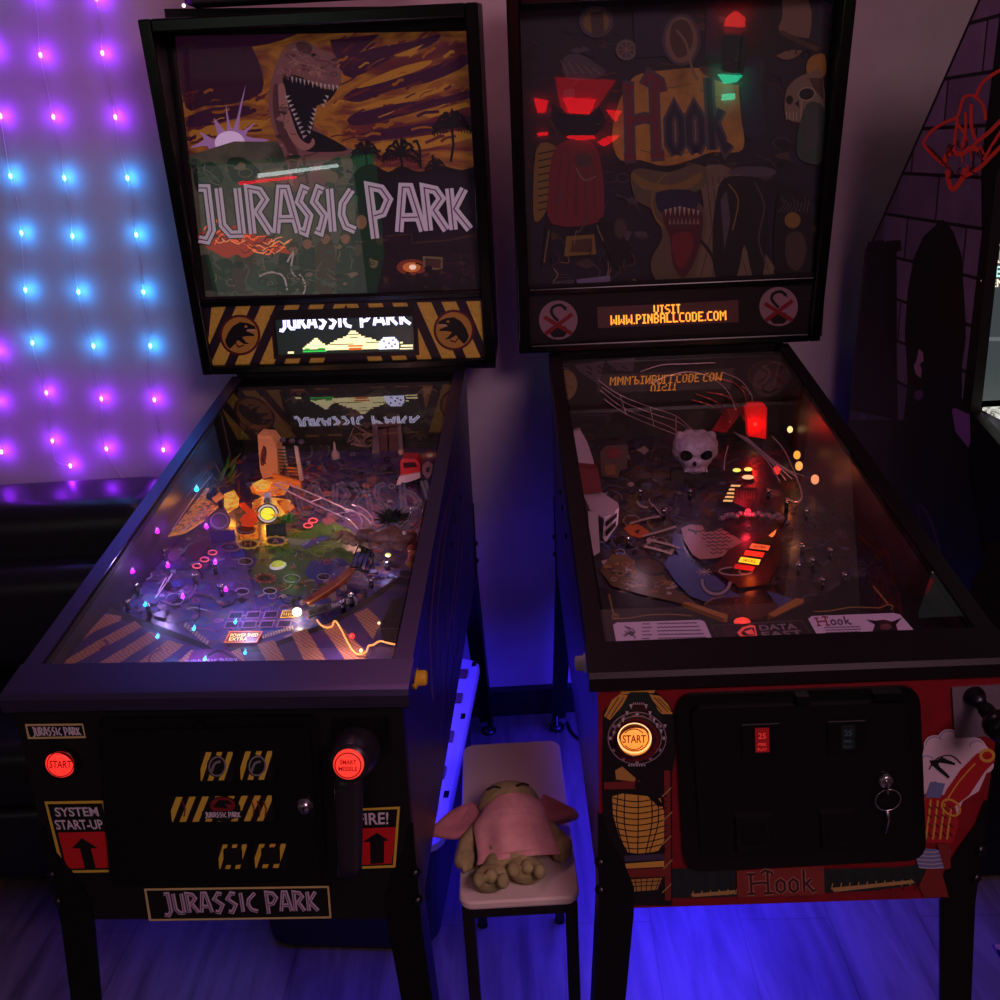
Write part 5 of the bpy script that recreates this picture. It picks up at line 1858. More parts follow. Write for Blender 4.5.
# scroll behind the title
c.poly([(628, 84), (640, 74), (668, 70), (700, 68), (730, 74), (742, 84), (740, 110), (744, 140), (738, 152), (712, 152), (690, 160), (664, 166), (640, 160), (620, 160), (612, 140), (616, 110)],
       noisy('poster_parchment', [(110, 66, 34), (176, 120, 56), (130, 84, 40)], 9, .55, emit=EH * 1.2))
c.poly([(700, 66), (728, 72), (742, 84), (728, 84), (706, 76)], HB['brn'])
for a in ([(648, 80), (664, 88), (690, 84)], [(700, 90), (720, 98), (734, 92)], [(640, 150), (670, 156), (700, 148)]):
    c.rib(a, 1.4, HB['gold'], sm=3)
hookword(c, [(622, 86), (726, 84), (730, 150), (624, 158)], art('poster_title_red', (100, 26, 44), k=.08), HB['ink'], 6, HB['gry'])
# portraits strip replaced by plain props: compass, charts, keys, oval frame
c.ell(596, 22, 17, 16, HB['gry'])
c.ell(596, 22, 13, 12, HB['gold'])
c.poly([(590, 12), (603, 11), (604, 34), (592, 36)], HB['deck2'])
c.poly([(562, 62), (570, 54), (584, 56), (596, 64), (606, 72), (590, 80), (566, 78)], HB['gry'])
for k in range(5):
    c.rib([(560 + k * 8, 60 + k * 2), (568 + k * 8, 74)], 1, HB['bone'])
c.ell(626, 50, 11, 11, HB['gry'])
c.ring(626, 50, 9, 9, 1.4, HB['bone'])
for k in range(4):
    a = k * pi / 4
    c.rib([(626 - 8 * math.cos(a), 50 - 8 * math.sin(a)), (626 + 8 * math.cos(a), 50 + 8 * math.sin(a))], 1, HB['bone'])
c.poly([(632, 8), (668, 6), (668, 56), (636, 58)], HB['navy'])
c.poly([(638, 16), (664, 14), (664, 50), (640, 52)], HB['ink'])
c.ell(681, 40, 19, 26, HB['gry'])
c.ell(681, 40, 16, 23, HB['moon'])
c.poly([(672, 24), (684, 20), (692, 32), (690, 50), (678, 58), (670, 44)], HB['brn'])
c.rib([(676, 30), (686, 44), (692, 70), (698, 80)], 2.4, HB['bone'], sm=3)
c.poly([(706, 0), (718, 0), (718, 60), (704, 56)], HB['ink'])
# moon and the dark rigging in front of it
c.ell(786, 20, 25, 40, HB['moon'])
c.poly([(740, -20), (775, -20), (782, 14), (778, 30), (794, 36), (812, 40), (820, 48), (812, 52), (790, 50), (772, 60), (768, 84), (760, 120), (744, 130), (738, 80), (742, 30)], HB['blk'])
c.poly([(746, 60), (764, 62), (760, 90), (766, 130), (748, 140), (740, 110)], HB['navy'])
c.rib([(780, 32), (800, 42), (818, 50)], 5, HB['brn'], sm=3)
for k in range(6):
    c.rib([(776 + k * 7, 40 + k * 2), (774 + k * 7, 47 + k * 2.4)], 1.6, HB['blk'])
c.poly([(806, 64), (812, 56), (824, 55), (824, 76), (808, 76)], HB['sun'])
# skull
c.poly([(784, 104), (786, 90), (794, 80), (806, 74), (822, 74), (824, 140), (816, 128), (806, 116), (804, 122), (794, 122), (786, 118), (784, 110)], HB['bone'])
c.poly([(808, 78), (822, 78), (823, 100), (814, 90)], HB['brn'])
c.ell(806, 94, 7.4, 5.6, HB['blk'], -.2)
c.ell(789, 100, 3.6, 4.6, HB['blk'])
c.poly([(794, 104), (798, 100), (799, 108)], HB['blk'])
c.ring(806, 94, 8.4, 6.4, 1, HB['bone2'], -.2)
for k in range(4):
    c.rib([(786 + k * 3.4, 112), (786 + k * 3.4, 120)], 1.1, HB['bone2'])
c.rib([(801, 100), (800, 126), (797, 145)], 1.2, HB['bone2'])
c.poly([(806, 104), (824, 110), (824, 160), (800, 160), (796, 140)], HB['grn'])
for k in range(7):
    c.rib([(804 + k * 3, 112), (808 + k * 2, 130), (802 + k * 3, 150)], 1, HB['gry'], sm=3)
# ship deck, sails and cannon in the lower half
c.poly([(700, 170), (730, 168), (740, 200), (756, 240), (772, 276), (690, 280), (704, 220)], HB['deck'])
for k in range(7):
    c.rib([(706 + k * 6, 176), (712 + k * 5, 230), (700 + k * 12, 278)], 1, HB['deck2'])
c.ell(752, 172, 24, 6, HB['gry'])
for k in range(5):
    c.rib([(708 + k * 5, 190 - k * 3), (740, 174)], 1, HB['bone'])
c.poly([(716, 196), (724, 178), (744, 176), (764, 180), (768, 200), (766, 240), (762, 276), (752, 276), (744, 244), (736, 276), (716, 276), (712, 236)], HB['blk'])
c.poly([(720, 200), (726, 190), (730, 220), (724, 250)], HB['gry'])
c.rib([(728, 184), (738, 200), (732, 230)], 1.4, HB['gold'], sm=3)
c.rib([(754, 182), (764, 206), (758, 240), (768, 268)], 1.4, HB['gry'], sm=3)
c.poly([(776, 200), (790, 190), (806, 196), (812, 230), (810, 276), (776, 278)], HB['blk'])
c.ell(792, 220, 8, 8, HB['gold'])
c.poly([(786, 236), (800, 232), (806, 250), (798, 270), (786, 262)], HB['deck2'])
for k in range(8):
    c.rib([(780 + k * 4, 196 + (k % 3) * 4), (784 + k * 3.4, 204), (778 + k * 4, 212)], 1, HB['gry'], sm=2)
# open jaws
c.poly([(630, 176), (640, 168), (668, 172), (694, 164), (706, 170), (704, 186), (690, 196), (702, 206), (706, 226), (698, 262), (690, 282), (660, 284), (650, 262), (662, 236), (652, 210), (636, 200)], HB['jaw'])
c.poly([(632, 172), (650, 182), (676, 184), (700, 172), (698, 182), (676, 192), (650, 190), (634, 182)], HB['gold'])
c.poly([(655, 196), (664, 190), (690, 190), (698, 200), (692, 214), (676, 210), (660, 212)], HB['navy'])
c.poly([(662, 214), (678, 208), (700, 210), (702, 232), (694, 262), (682, 278), (672, 262), (670, 240)], HB['maroon'])
c.poly([(672, 236), (690, 232), (692, 250), (682, 268), (674, 258)], HB['red'])
for k in range(8):
    c.poly([(664 + k * 4.6, 206 + abs(k - 3)), (667 + k * 4.6, 206 + abs(k - 3)), (665.4 + k * 4.6, 216)], HB['bone2'])
    c.poly([(668 + k * 4, 224), (671 + k * 4, 224), (669.6 + k * 4, 217)], HB['bone'])
c.ring(676, 200, 24, 30, 2, HB['gold'], .2, a0=.6 * pi, a1=1.3 * pi)
c.rib([(700, 240), (712, 256), (716, 276)], 3, HB['blk'], sm=3)
# striped coat, chest and flags at the left
c.poly([(536, 150), (552, 144), (560, 160), (550, 200), (540, 220), (533, 214)], HB['gold'])
for k in range(9):
    c.rib([(538, 154 + k * 7), (556, 150 + k * 7)], 1.3, HB['blk'])
c.poly([(556, 146), (588, 140), (600, 160), (604, 196), (598, 222), (552, 224), (548, 190)], art('poster_coat_red', (104, 28, 36), k=.07))
for k in range(5):
    c.rib([(562 + k * 8, 150), (558 + k * 9, 186), (556 + k * 10, 220)], 1.2, HB['brn'], sm=3)
c.ell(583, 160, 9, 7, HB['deck2'])
c.rib([(576, 168), (584, 180), (596, 176)], 1.4, HB['bone'], sm=3)
c.poly([(546, 224), (552, 224), (550, 262), (541, 266)], HB['blk'])
c.rib([(549, 230), (544, 262)], 1.2, HB['bone'])
c.poly([(598, 222), (610, 220), (626, 240), (630, 262), (614, 266)], HB['blk'])
c.poly([(566, 236), (594, 234), (596, 254), (564, 256)], HB['gold'])
c.poly([(572, 240), (592, 238), (592, 252), (570, 252)], HB['brn'])
c.ell(620, 228, 6, 10, HB['deck2'])
for k in range(26):
    r = random.Random(k)
    x, y = r.uniform(540, 640), r.uniform(180, 284)
    c.rib([(x, y), (x + r.uniform(-8, 8), y + r.uniform(4, 12)), (x + r.uniform(-10, 10), y + r.uniform(8, 18))], r.uniform(.8, 1.8), r.choice([HB['gry'], HB['bone'], HB['brn'], HB['navy'], HB['maroon']]), sm=3)
c.poly([(552, 281), (574, 279), (574, 284), (552, 286)], HB['gry'])
c.poly([(576, 279), (610, 275), (610, 281), (577, 284)], art('poster_grey_bar', (110, 90, 126), k=.08))
c.build('backglass', K.root, label='dark pirate artwork with a skull, open jaws and the blackletter title')
c = K.canvas(K.P_bg - K.ud * .008, K.N_bg)
c.clamp = .336
for q in ([(500, -40), (517, -20), (532, 284), (515, 292)], [(836, -20), (860, -40), (840, 290), (813, 276)]):
    c.poly(q, PBLK)
c.build('backglass_trim', K.root)
c = K.canvas(K.P_bg - K.ud * .011, K.N_bg)
c.poly([(508, -30), (845, -30), (822, 300), (520, 300)][::-1], PANE)
c.build('backglass_pane', K.root)
# speaker panel
c = K.canvas(K.P_sp, K.N_sp, 5e-5)
c.poly([(518, 286), (826, 272), (822, 336), (524, 352)], mat('panel_black', (18, 10, 18), .5))
for cx, cy in ((558.3, 320), (778.6, 306.5)):
    c.ell(cx, cy, 19.3, 19.6, mat('sticker_white', (150, 118, 130), .5))
    dk = mat('sticker_black', (20, 12, 16), .5)
    rd = mat('sticker_red', (130, 22, 34), .5)
    c.rib([(cx + 8, cy - 11), (cx + 2, cy - 15), (cx - 5, cy - 13), (cx - 7, cy - 8), (cx - 4, cy - 3), (cx + 0, cy + 1)], [1, 2.4, 3, 3.2, 3.2, 3.4, 1, 1, 1, 1, 1, 1, 1][:6] if False else 3.0, dk, sm=3)
    c.poly([(cx + 5, cy - 13.4), (cx + 10, cy - 9), (cx + 5, cy - 10.5)], dk)
    c.poly([(cx - 9, cy + 13), (cx - 6, cy + 6), (cx + 7, cy + 6), (cx + 10, cy + 12), (cx + 5, cy + 17), (cx - 5, cy + 17.5)], dk)
    c.rib([(cx - 14, cy - 3), (cx + 14, cy + 14)], 4, rd)
    c.rib([(cx + 14, cy - 6), (cx - 13, cy + 14)], 4, rd)
c.poly([(597, 307), (738, 300), (738.5, 322), (598, 328)], mat('display_window_dim', (40, 26, 34), .35, emit=(120, 60, 60), es=.12))
c.build('speaker_panel', K.root, label='black panel with two round hook and red cross stickers')
c = K.canvas(K.P_sp - K.ud * .004, K.N_sp, 5e-5)
DA = emi('display_amber', (255, 150, 50), 1.7)
pixword(c, [(653.5, 305.3), (680, 304), (680.3, 313.2), (653.8, 314.6)], 'VISIT', DA)
pixword(c, [(610.5, 315.6), (726, 310.6), (726.3, 320), (610.8, 325)], 'WWW.PINBALLCODE.COM', DA)
c.build('dot_matrix_display', K.root, label='amber dot display with a web address')

# ---- pirate playfield
base = noisy('board_print_pirate', [(24, 16, 26), (56, 36, 42), (40, 42, 66), (70, 50, 44), (28, 20, 30)], 20, .3, detail=8, dist=1.4)
m = MB()
n_ = K.N_pf
m.prism([(-.2608, .03, K.zp(.03)), (.2608, .03, K.zp(.03)), (.2608, 1.1, K.zp(1.1)), (-.2608, 1.1, K.zp(1.1))], -n_ * .012, base)
pfk = m.build('playfield', K.root)
recalc(pfk)
H_ = lambda n, rgb: mat('hink_' + n, rgb, .42)
hb, hbr, hw, hbl, hgr, hst, hor = H_('black', (14, 9, 14)), H_('brown', (84, 46, 34)), H_('bone', (170, 146, 140)), H_('blue', (70, 80, 140)), H_('grey', (84, 72, 84)), H_('steel_blue', (78, 88, 110)), H_('orange', (190, 84, 40))
c = K.canvas(K.P_pf, K.N_pf, 4e-6)
c.clamp = .2605
scatter(c, [(596, 530), (680, 510), (700, 600), (620, 600)], 110, [hb, hbr, hst, hgr, hw, hbl], 3, 8, 31)
scatter(c, [(640, 450), (740, 460), (760, 520), (610, 520)], 80, [hb, hbr, hst, hgr], 3, 9, 32)
scatter(c, [(570, 440), (640, 430), (680, 520), (590, 560)], 80, [hb, hbr, hst, hgr, hw], 3, 9, 35)
scatter(c, [(690, 430), (800, 430), (830, 520), (700, 500)], 90, [hb, hbr, hgr, H_('plum', (90, 40, 50))], 3, 9, 36)
scatter(c, [(770, 500), (840, 510), (900, 600), (760, 610)], 90, [hb, hbr, hst, hgr], 3, 8, 33)
scatter(c, [(570, 440), (820, 440), (880, 600), (610, 590)], 420, [hb, hbr, hst, hgr, hb, H_('plum', (90, 40, 50)), hbl, H_('dust', (110, 90, 100))], 1, 3.6, 37, .4, 1.1)
c.poly([(664, 566), (670, 556), (684, 558), (692, 568), (702, 574), (716, 578), (730, 592), (744, 600), (766, 602), (800, 606), (790, 614), (744, 612), (712, 606), (690, 598), (676, 584)], hbl)
c.poly([(674, 532), (680, 540), (686, 556), (694, 566), (706, 572), (700, 576), (682, 562), (672, 546)], hbl)
c.poly([(766, 592), (790, 600), (800, 608), (776, 606)], hbl)
PAR = H_('parchment', (176, 122, 120))
c.poly([(681, 530), (690, 526), (702, 527), (706, 534), (722, 530), (738, 540), (746, 548), (738, 552), (728, 557), (714, 560), (700, 561), (692, 556), (684, 542)], PAR)
for k in range(7):
    x0 = 697 + k * 2.2 + (k % 2) * 3
    y0 = 533 + k * 3.6
    pts = [(x0 + j * 3.2, y0 - j * .12 + (.9 if j % 2 else -.9)) for j in range(int(13 - k * 1.2))]
    c.rib([p for p in pts if p[0] < 737], .9, hb)
c.rib([(688, 531), (696, 533.5), (695, 536)], 2.2, hb)
c.poly([(600, 572), (612, 556), (624, 556), (634, 562), (650, 566), (662, 574), (672, 590), (690, 600), (684, 606), (640, 596), (612, 588)], H_('treasure', (96, 66, 34)))
scatter(c, [(604, 566), (640, 562), (684, 598), (616, 592)], 60, [H_('coin', (150, 106, 50)), hb, hw, hbr], 2, 4, 34)
c.ell(650, 568, 15, 8, H_('hole_brown', (64, 30, 24)), .3)
c.ring(650, 568, 15, 8, 2, hb, .3)
c.poly([(624, 530), (632, 524), (642, 528), (650, 534), (640, 540), (630, 537)], hor)
c.poly([(634, 533), (640, 531), (638, 536)], hb)
for a in ([(630, 525), (648, 520), (660, 518)], [(642, 538), (664, 532), (676, 528)], [(650, 542), (668, 546), (680, 550)], [(652, 506), (662, 518)], [(644, 548), (660, 552), (672, 556)]):
    c.rib(a, 2, hw, sm=3)
    c.rib([(p[0] + 1, p[1] + 2) for p in a], 1, hb, sm=3)
c.poly([(728, 552), (742, 544), (780, 528), (782, 560), (768, 586), (740, 590), (712, 572)], H_('maroon', (70, 22, 26)))
# metal hook drawing
c.ring(716, 583, 14, 13, 5, hb, a0=.02 * pi, a1=1.05 * pi)
c.ring(716, 583, 14, 13, 3, H_('hook_silver', (150, 140, 160)), a0=.02 * pi, a1=1.05 * pi)
c.ell(736, 573, 18, 4.5, hb)
c.ring(736, 573, 17, 4, 1.3, H_('hook_silver', (150, 140, 160)))
c.ring(745, 573.5, 6, 2.4, .9, hw)
for a in range(8):
    c.rib([(704, 574), (704 + 8 * math.cos(a * pi / 4), 574 + 4 * math.sin(a * pi / 4))], .9, hw)
c.rib([(762, 590), (770, 584), (766, 592), (776, 588), (780, 594)], 2, hb, sm=3)
c.poly([(704, 604), (722, 600), (762, 598), (778, 606), (772, 622), (712, 622)], H_('dark_wood', (46, 22, 24)))
for k in range(12):
    r = random.Random(k + 50)
    x, y = r.uniform(722, 748), r.uniform(598, 610)
    c.rib([(x, y), (x + r.uniform(-4, 4), y + 4), (x + r.uniform(-4, 4), y + 7)], .8, H_('rust', (120, 50, 44)), sm=3)
c.rib([(704, 607), (712, 601), (724, 598)], 1.2, H_('coin', (150, 106, 50)), sm=3)
c.build('board_art', pfk)


def hins(name, pts, mt, label=None, txt=None):
    c = K.canvas(K.P_pf + K.N_pf * .0045, K.N_pf, 4e-5)
    c.poly(pts, DKR)
    cx, cy = sum(p[0] for p in pts) / len(pts), sum(p[1] for p in pts) / len(pts)
    c.poly([(cx + (a - cx) * .9, cy + (b2 - cy) * .82) for a, b2 in pts], mt)
    if txt:
        q = pts
        c.text(txt, [(cx + (a - cx) * .6, cy + (b2 - cy) * .42) for a, b2 in q], DKR)
    return c.build(name, pfk, **({'label': label} if label else {}))


for q, mt, lb, tx in (([(751, 542.5), (771.5, 545.5), (769, 551.5), (748, 548.5)], emi('insert_coral', (255, 96, 50), .95), 'coral lit bar insert', 'EXTRA'),
                      ([(745, 549.3), (766, 552.3), (763.5, 558.5), (742.5, 555.2)], emi('insert_scarlet', (255, 50, 30), .85), 'scarlet lit bar insert', None),
                      ([(740, 556), (762, 559.3), (759.5, 566), (737, 562.2)], emi('insert_sun', (255, 205, 40), 1.15), 'bright yellow lit bar insert', 'SKULL'),
                      ([(734.5, 562.8), (756.5, 566.6), (754, 572), (732, 568.6)], emi('insert_ember', (180, 30, 18), .6), 'dim red lit bar insert', None),
                      ([(760, 539), (774, 540), (771, 544), (757, 542.5)], mat('insert_green_off', (30, 60, 36), .4), 'unlit dark green insert', None),
                      ([(768, 536), (777, 528), (775, 535), (772, 538)], emi('insert_flame', (255, 130, 60), .9), 'flame shaped orange insert', None)):
    hins('bar_insert', q, mt, lb, tx)
for k in range(5):
    y = 484.5 + k * 3.75
    x = 731 - k * 1.9
    hins('bar_insert', [(x, y), (x + 10.5, y + .3), (x + 9.3, y + 2.6), (x - 1.2, y + 2.3)], emi('insert_warm', (255, 190, 120), .8), 'small warm lit bar')
for x, y, rx, ry, mt in ((736.8, 470.2, 4.6, 2.4, emi('insert_lemon', (236, 240, 110), 1.1)), (748.2, 469.3, 4.6, 2.4, MATS['insert_lemon']), (748, 477.2, 6.6, 2.8, emi('insert_peach', (255, 210, 150), .9))):
    hins('oval_insert', [(x + rx * math.cos(a), y + ry * math.sin(a)) for a in [2 * pi * k / 20 for k in range(20)]], mt)
m = MB()
for px, py, h, r_, mt, lb in ((748, 512, .012, .006, emi('lamp_rose', (255, 50, 70), 1.5), 'small rose lamp'), (756.5, 419, .05, .0075, emi('lamp_warm_white', (255, 225, 150), 2.6), 'bright warm lamp before the red target'),
                              (790, 429.5, .05, .0062, emi('lamp_cream', (255, 220, 140), 1.5), 'cream lamp'), (797, 455, .04, .0075, emi('lamp_amber', (255, 170, 60), 1.2), 'amber lamp'),
                              (799, 466, .04, .0078, emi('lamp_apricot', (255, 176, 90), 1.1), 'apricot lamp'), (815, 479.5, .03, .0082, emi('lamp_pink', (255, 160, 110), 1.0), 'pinkish lamp'),
                              (777, 470, .03, .008, emi('lamp_red_glow', (255, 50, 40), .9), 'red lamp'), (598.5, 392, .05, .006, emi('lamp_ivory', (255, 226, 180), 1.2), 'ivory lamp at the rear left')):
    m = MB()
    m.ball(K.pf(px, py, h), (r_, r_, r_ * 1.25), mt, 12, 8)
    m.build('lamp', pfk, label=lb)
RD = (255, 40, 30)
K.lamp(756, 425, .06, RD, .10)
K.lamp(748, 512, .03, (255, 40, 60), .07)
K.lamp(790, 470, .05, (255, 120, 60), .04)
K.lamp(752, 556, .03, (255, 90, 30), .04)
K.lamp(730, 385, .08, RD, .07)
K.lamp(640, 520, .07, (220, 170, 200), .09)
K.lamp(690, 470, .08, (200, 160, 220), .08)
K.lamp(798, 500, .05, (255, 150, 100), .02)
# red target box
m = MB()
K.upright(m, [(746, 408), (750, 404), (764, 404), (767, 408), (766, 439), (748, 436)], (757, 450), .02, mat('target_red', (226, 24, 26), .35, emit=(226, 20, 22), es=.35))
m.build('lit_target_box', pfk, label='red lit target box')
# skull
SK = noisy('skull_lilac_grey', [(150, 130, 150), (210, 188, 200)], 60, .6, bump=.2)
pc = K.pf(696, 480, .0)
sk0 = K.fr.hit(696, 452, (0, pc.y, 0), (0, -1, 0))
U_ = .0022
m = MB()
for dx, dz, a in ((0, 6, (22, 20, 14)), (0, -6, (17, 17, 12)), (0, -14, (13, 13, 9)), (-14, 0, (8, 10, 9)), (14, 0, (8, 10, 9)), (-15, 14, (5, 6, 6)), (-6, 17, (6, 6, 5)), (6, 16, (6, 6, 5)), (15, 14, (5, 6, 5))):
    m.ball(sk0 + V((dx * U_, .01, dz * U_)), tuple(q * U_ for q in a), SK, 18, 12)
sk = m.build('skull', pfk, label='lilac grey plastic skull at the centre of the board')
rm = sk.modifiers.new('r', 'REMESH')
rm.voxel_size = .0022
rm.use_smooth_shade = True
c = Canvas(K.fr, (0, sk0.y - .0285, 0), (0, -1, 0), 6e-5)
fy = sk0.y
m = MB()
for px, py, a in ((686.5, 455.5, (.0135, .013, .0115)), (706, 454.5, (.0135, .013, .011)), (694.5, 463.5, (.004, .012, .005))):
    q = K.fr.hit(px, py, (0, fy - .025, 0), (0, -1, 0))
    m.ball(q, a, mat('socket_black', (2, 2, 3), 1., spec=0.), 14, 9)
    if False:
        pass
m.build('eye_sockets', sk)
m = MB()
for k in range(9):
    q = K.fr.hit(685.5 + k * 2.6, 470.5 - (k % 2) * .4, (0, fy - .014, 0), (0, -1, 0))
    m.box(q.x - .0022, q.x + .0022, q.y - .004, q.y + .004, q.z - .003, q.z + .003, SK, bev=.001)
m.build('teeth', sk, kind='stuff')
m = MB()
m.prism([K.fr.hit(a, b2, (0, pc.y, 0), (0, -1, 0)) for a, b2 in [(672, 470), (720, 468), (722, 492), (670, 494)]], (0, .02, 0), mat('skull_base_black', (18, 12, 16), .6))
m.build('skull_base', pfk)
# wire ramps
WM = mat('wire_bronze', (226, 190, 200), .28, .55)
m = MB()
for o_ in ((0, 0, 0), (4, 7, -.01)):
    K.wire(m, [(598 + o_[0], 380 + o_[1], .09 + o_[2]), (620 + o_[0], 395 + o_[1], .09 + o_[2]), (650 + o_[0], 407 + o_[1], .085 + o_[2]), (676 + o_[0], 416 + o_[1], .08 + o_[2]), (692 + o_[0], 430 + o_[1], .075 + o_[2])], .0013, WM)
    K.wire(m, [(600 + o_[0], 390 + o_[1] * 1.3, .08 + o_[2]), (622 + o_[0], 407 + o_[1], .08 + o_[2]), (650 + o_[0], 419 + o_[1], .075 + o_[2]), (672 + o_[0], 428 + o_[1], .07 + o_[2]), (684 + o_[0], 438 + o_[1], .065 + o_[2])], .0013, WM)
for a_, b_ in (((620, 395, .09), (626, 414, .07)), ((650, 407, .085), (654, 426, .065)), ((676, 416, .08), (676, 435, .06))):
    K.wire(m, [a_, b_], .001, WM)
m.build('wire_ramp', pfk, label='wire ramp running from the rear left to the skull')
m = MB()
for pts in ([(706, 392, .09), (726, 396, .09), (738, 406, .085), (744, 420, .08)], [(716, 378, .1), (734, 383, .1), (745, 394, .095), (746, 408, .09)], [(696, 394, .085), (712, 400, .085), (724, 408, .08), (730, 422, .075)], [(692, 400, .08), (706, 404, .08), (722, 412, .075), (728, 428, .07)]):
    K.wire(m, pts, .0022, mat('wire_copper_red', (230, 120, 100), .3, .9))
for pts in ([(640, 372, .11), (662, 362, .115), (690, 357, .12), (716, 362, .115)], [(648, 384, .10), (668, 376, .10), (690, 372, .1), (712, 378, .1), (728, 392, .095), (736, 410, .09)], [(676, 364, .115), (684, 357, .12), (696, 350, .125)],
            [(742, 386, .095), (752, 396, .09), (750, 412, .08)], [(722, 372, .105), (740, 380, .1), (750, 392, .095)]):
    K.wire(m, pts, .0014, WM)
m.build('curved_ramp', pfk)
m = MB()
for k in range(5):
    K.wire(m, [(734 + k * 3, 432 + k * 1.2, .08), (752 + k * 4, 446 + k * 2.5, .07), (768 + k * 5, 462 + k * 2, .06), (780 + k * 6, 482 - k * 1.5, .045)], .0013, WM)
K.wire(m, [(772, 436, .08), (784, 450, .07), (796, 476, .055), (802, 496, .04), (796, 502, .04), (786, 498, .04)], .0016, WM)
K.wire(m, [(728, 446, .07), (725, 458, .06), (724, 470, .05)], .0013, WM)
m.build('wire_ramp', pfk, label='tangle of wire ramps right of the skull')
m = MB()
K.raised(m, [(722, 404), (744, 398), (740, 414), (726, 432), (712, 430)], .06, mat('red_clear_ramp', (150, 20, 30), .25, emit=(150, 10, 20), es=.12))
m.build('red_ramp', pfk)
# white house and steps at the left
WHS = mat('model_white', (196, 170, 186), .55)
m = MB()
K.upright(m, [(573, 432), (580, 430), (588, 444), (594, 462), (593, 468), (578, 466)], (586, 480), .02, WHS)
m.build('white_steps', pfk)
m = MB()
K.upright(m, [(577, 467), (598, 469), (602, 492), (582, 494)], (594, 512), .03, mat('model_red', (110, 26, 34), .5))
m.build('red_box', pfk)
m = MB()
K.raised(m, [(583, 494), (602, 492), (618, 503), (619, 507), (612, 514), (604, 518), (590, 510)], .035, WHS, .004)
K.upright(m, [(604, 517), (612, 514), (619, 507), (618, 524), (606, 542), (603, 538)], (610, 546), .004, WHS)
K.upright(m, [(588, 512), (598, 514), (600, 552), (594, 556), (590, 545)], (598, 566), .006, WHS)
K.upright(m, [(606, 522), (617, 513), (617, 517), (606, 527)], (610, 547), .001, hb)
K.upright(m, [(606, 531), (616, 521), (616, 526), (606, 537)], (610, 547.5), .001, hb)
m.build('white_house', pfk, label='white model house roof by the left rail')
m = MB()
K.upright(m, [(600, 452), (606, 446), (624, 445), (628, 448), (627, 468), (620, 470), (618, 478), (602, 476)], (614, 482), .003, mat('card_olive', (90, 66, 56), .5))
K.upright(m, [(607, 450), (614, 447), (622, 450), (620, 458), (608, 458)], (614, 482.3), .002, mat('card_red', (120, 34, 40), .5))
K.upright(m, [(604, 465), (615, 464), (616, 475), (606, 475)], (614, 482.6), .002, mat('card_gold', (130, 84, 40), .5))
m.build('picture_target', pfk)
# rear panel
m = MB()
m.box(-.2608, .2608, 1.1, 1.11, K.zp(1.1) - .01, K.zr - .016, noisy('pirate_backdrop', [(20, 12, 18), (44, 28, 30), (26, 18, 28)], 20, .6))
bk = m.build('rear_backdrop', pfk)
c = Canvas(K.fr, (0, 1.0995, 0), (0, -1, 0), 5e-5)
c.ell(566, 385, 11, 15, mat('backdrop_olive', (130, 110, 50), .5))
c.poly([(574, 365), (604, 361), (602, 372), (599, 385), (580, 372)], mat('backdrop_grey', (90, 74, 84), .5))
c.poly([(607, 361), (635, 358), (633, 372), (612, 370)], MATS['backdrop_grey'])
for k in range(8):
    c.rib([(586 + (k % 4) * 12, 366 + (k // 4) * 5), (592 + (k % 4) * 12, 370 + (k // 4) * 4)], 1.4, hb)
c.ell(768, 375, 21, 15, mat('backdrop_brown', (56, 40, 34), .5))
c.ring(768, 375, 20, 14, 1.2, hbr)
c.rib([(762, 366), (770, 372), (764, 384)], 2.4, MATS['backdrop_grey'], sm=3)
c.rib([(779, 363), (774, 386)], 2, MATS['backdrop_grey'])
c.build('backdrop_print', bk)
for x, y in ((742, 500), (786, 512), (806, 520), (830, 560), (812, 570), (690, 500), (640, 500), (628, 548), (664, 520), (768, 500), (844, 585), (822, 590), (802, 556), (798, 575)):
    m = MB()
    K.post(m, x, y, .004, .02, DSTEEL, STEEL)
    m.build('post', pfk)
m = MB()
K.upright(m, [(735, 489), (757, 488), (756, 502), (748, 509), (734, 503)], (746, 520), .004, mat('gate_maroon', (70, 26, 30), .5))
for k in range(6):
    K.upright(m, [(741 + k * 2.6, 491), (742.3 + k * 2.6, 491), (741.5 + k * 2.6, 499), (740.3 + k * 2.6, 499)], (746, 520.4), .002, mat('gate_bars', (130, 60, 54), .5))
m.build('small_gate', pfk)
m = MB()
r = random.Random(77)
for k in range(14):
    x = 722 + k * 4.6
    m.ball(K.pf(x, 517 - 2.5 * math.sin(k / 13 * pi) + r.uniform(-1.5, 1.5), .02), (.007, .006, .0055), mat('claw_grey', (120, 104, 120), .4), 8, 6)
m.build('claw_plastic', pfk)
# guides beside the drain, shooter lane and apron
BR = mat('guide_brass', (176, 116, 60), .4)
for q, lb in (([(682, 603), (688, 601.5), (728, 615), (727, 618), (724, 618.5)], 'tan left return guide'), ([(768, 614), (796, 598), (804, 599), (803, 602), (774, 617)], 'tan right return guide')):
    m = MB()
    K.raised(m, q, .022, BR, .012)
    m.build('return_guide', pfk, label=lb)
m = MB()
K.wire(m, [(838, 500, .03), (850, 520, .03), (868, 545, .03), (882, 560, .03), (878, 566, .03)], .002, DSTEEL)
K.wire(m, [(843, 498, .03), (856, 520, .03), (874, 545, .03)], .0015, DSTEEL)
m.build('shooter_lane_rail', pfk)
apH = [(560, 660), (596, 586), (612, 590), (680, 606), (722, 622), (764, 622), (812, 600), (850, 580), (868, 576), (960, 600), (1000, 640), (1000, 665)]
m = MB()
m.prism([K.inside(K.fr.hit(a, b2, K.P_ap, K.N_pf)) for a, b2 in apH], -K.N_pf * .028, mat('apron_black', (22, 14, 22), .45))
aph = m.build('apron', pfk, label='black apron carrying the score cards')
recalc(aph)
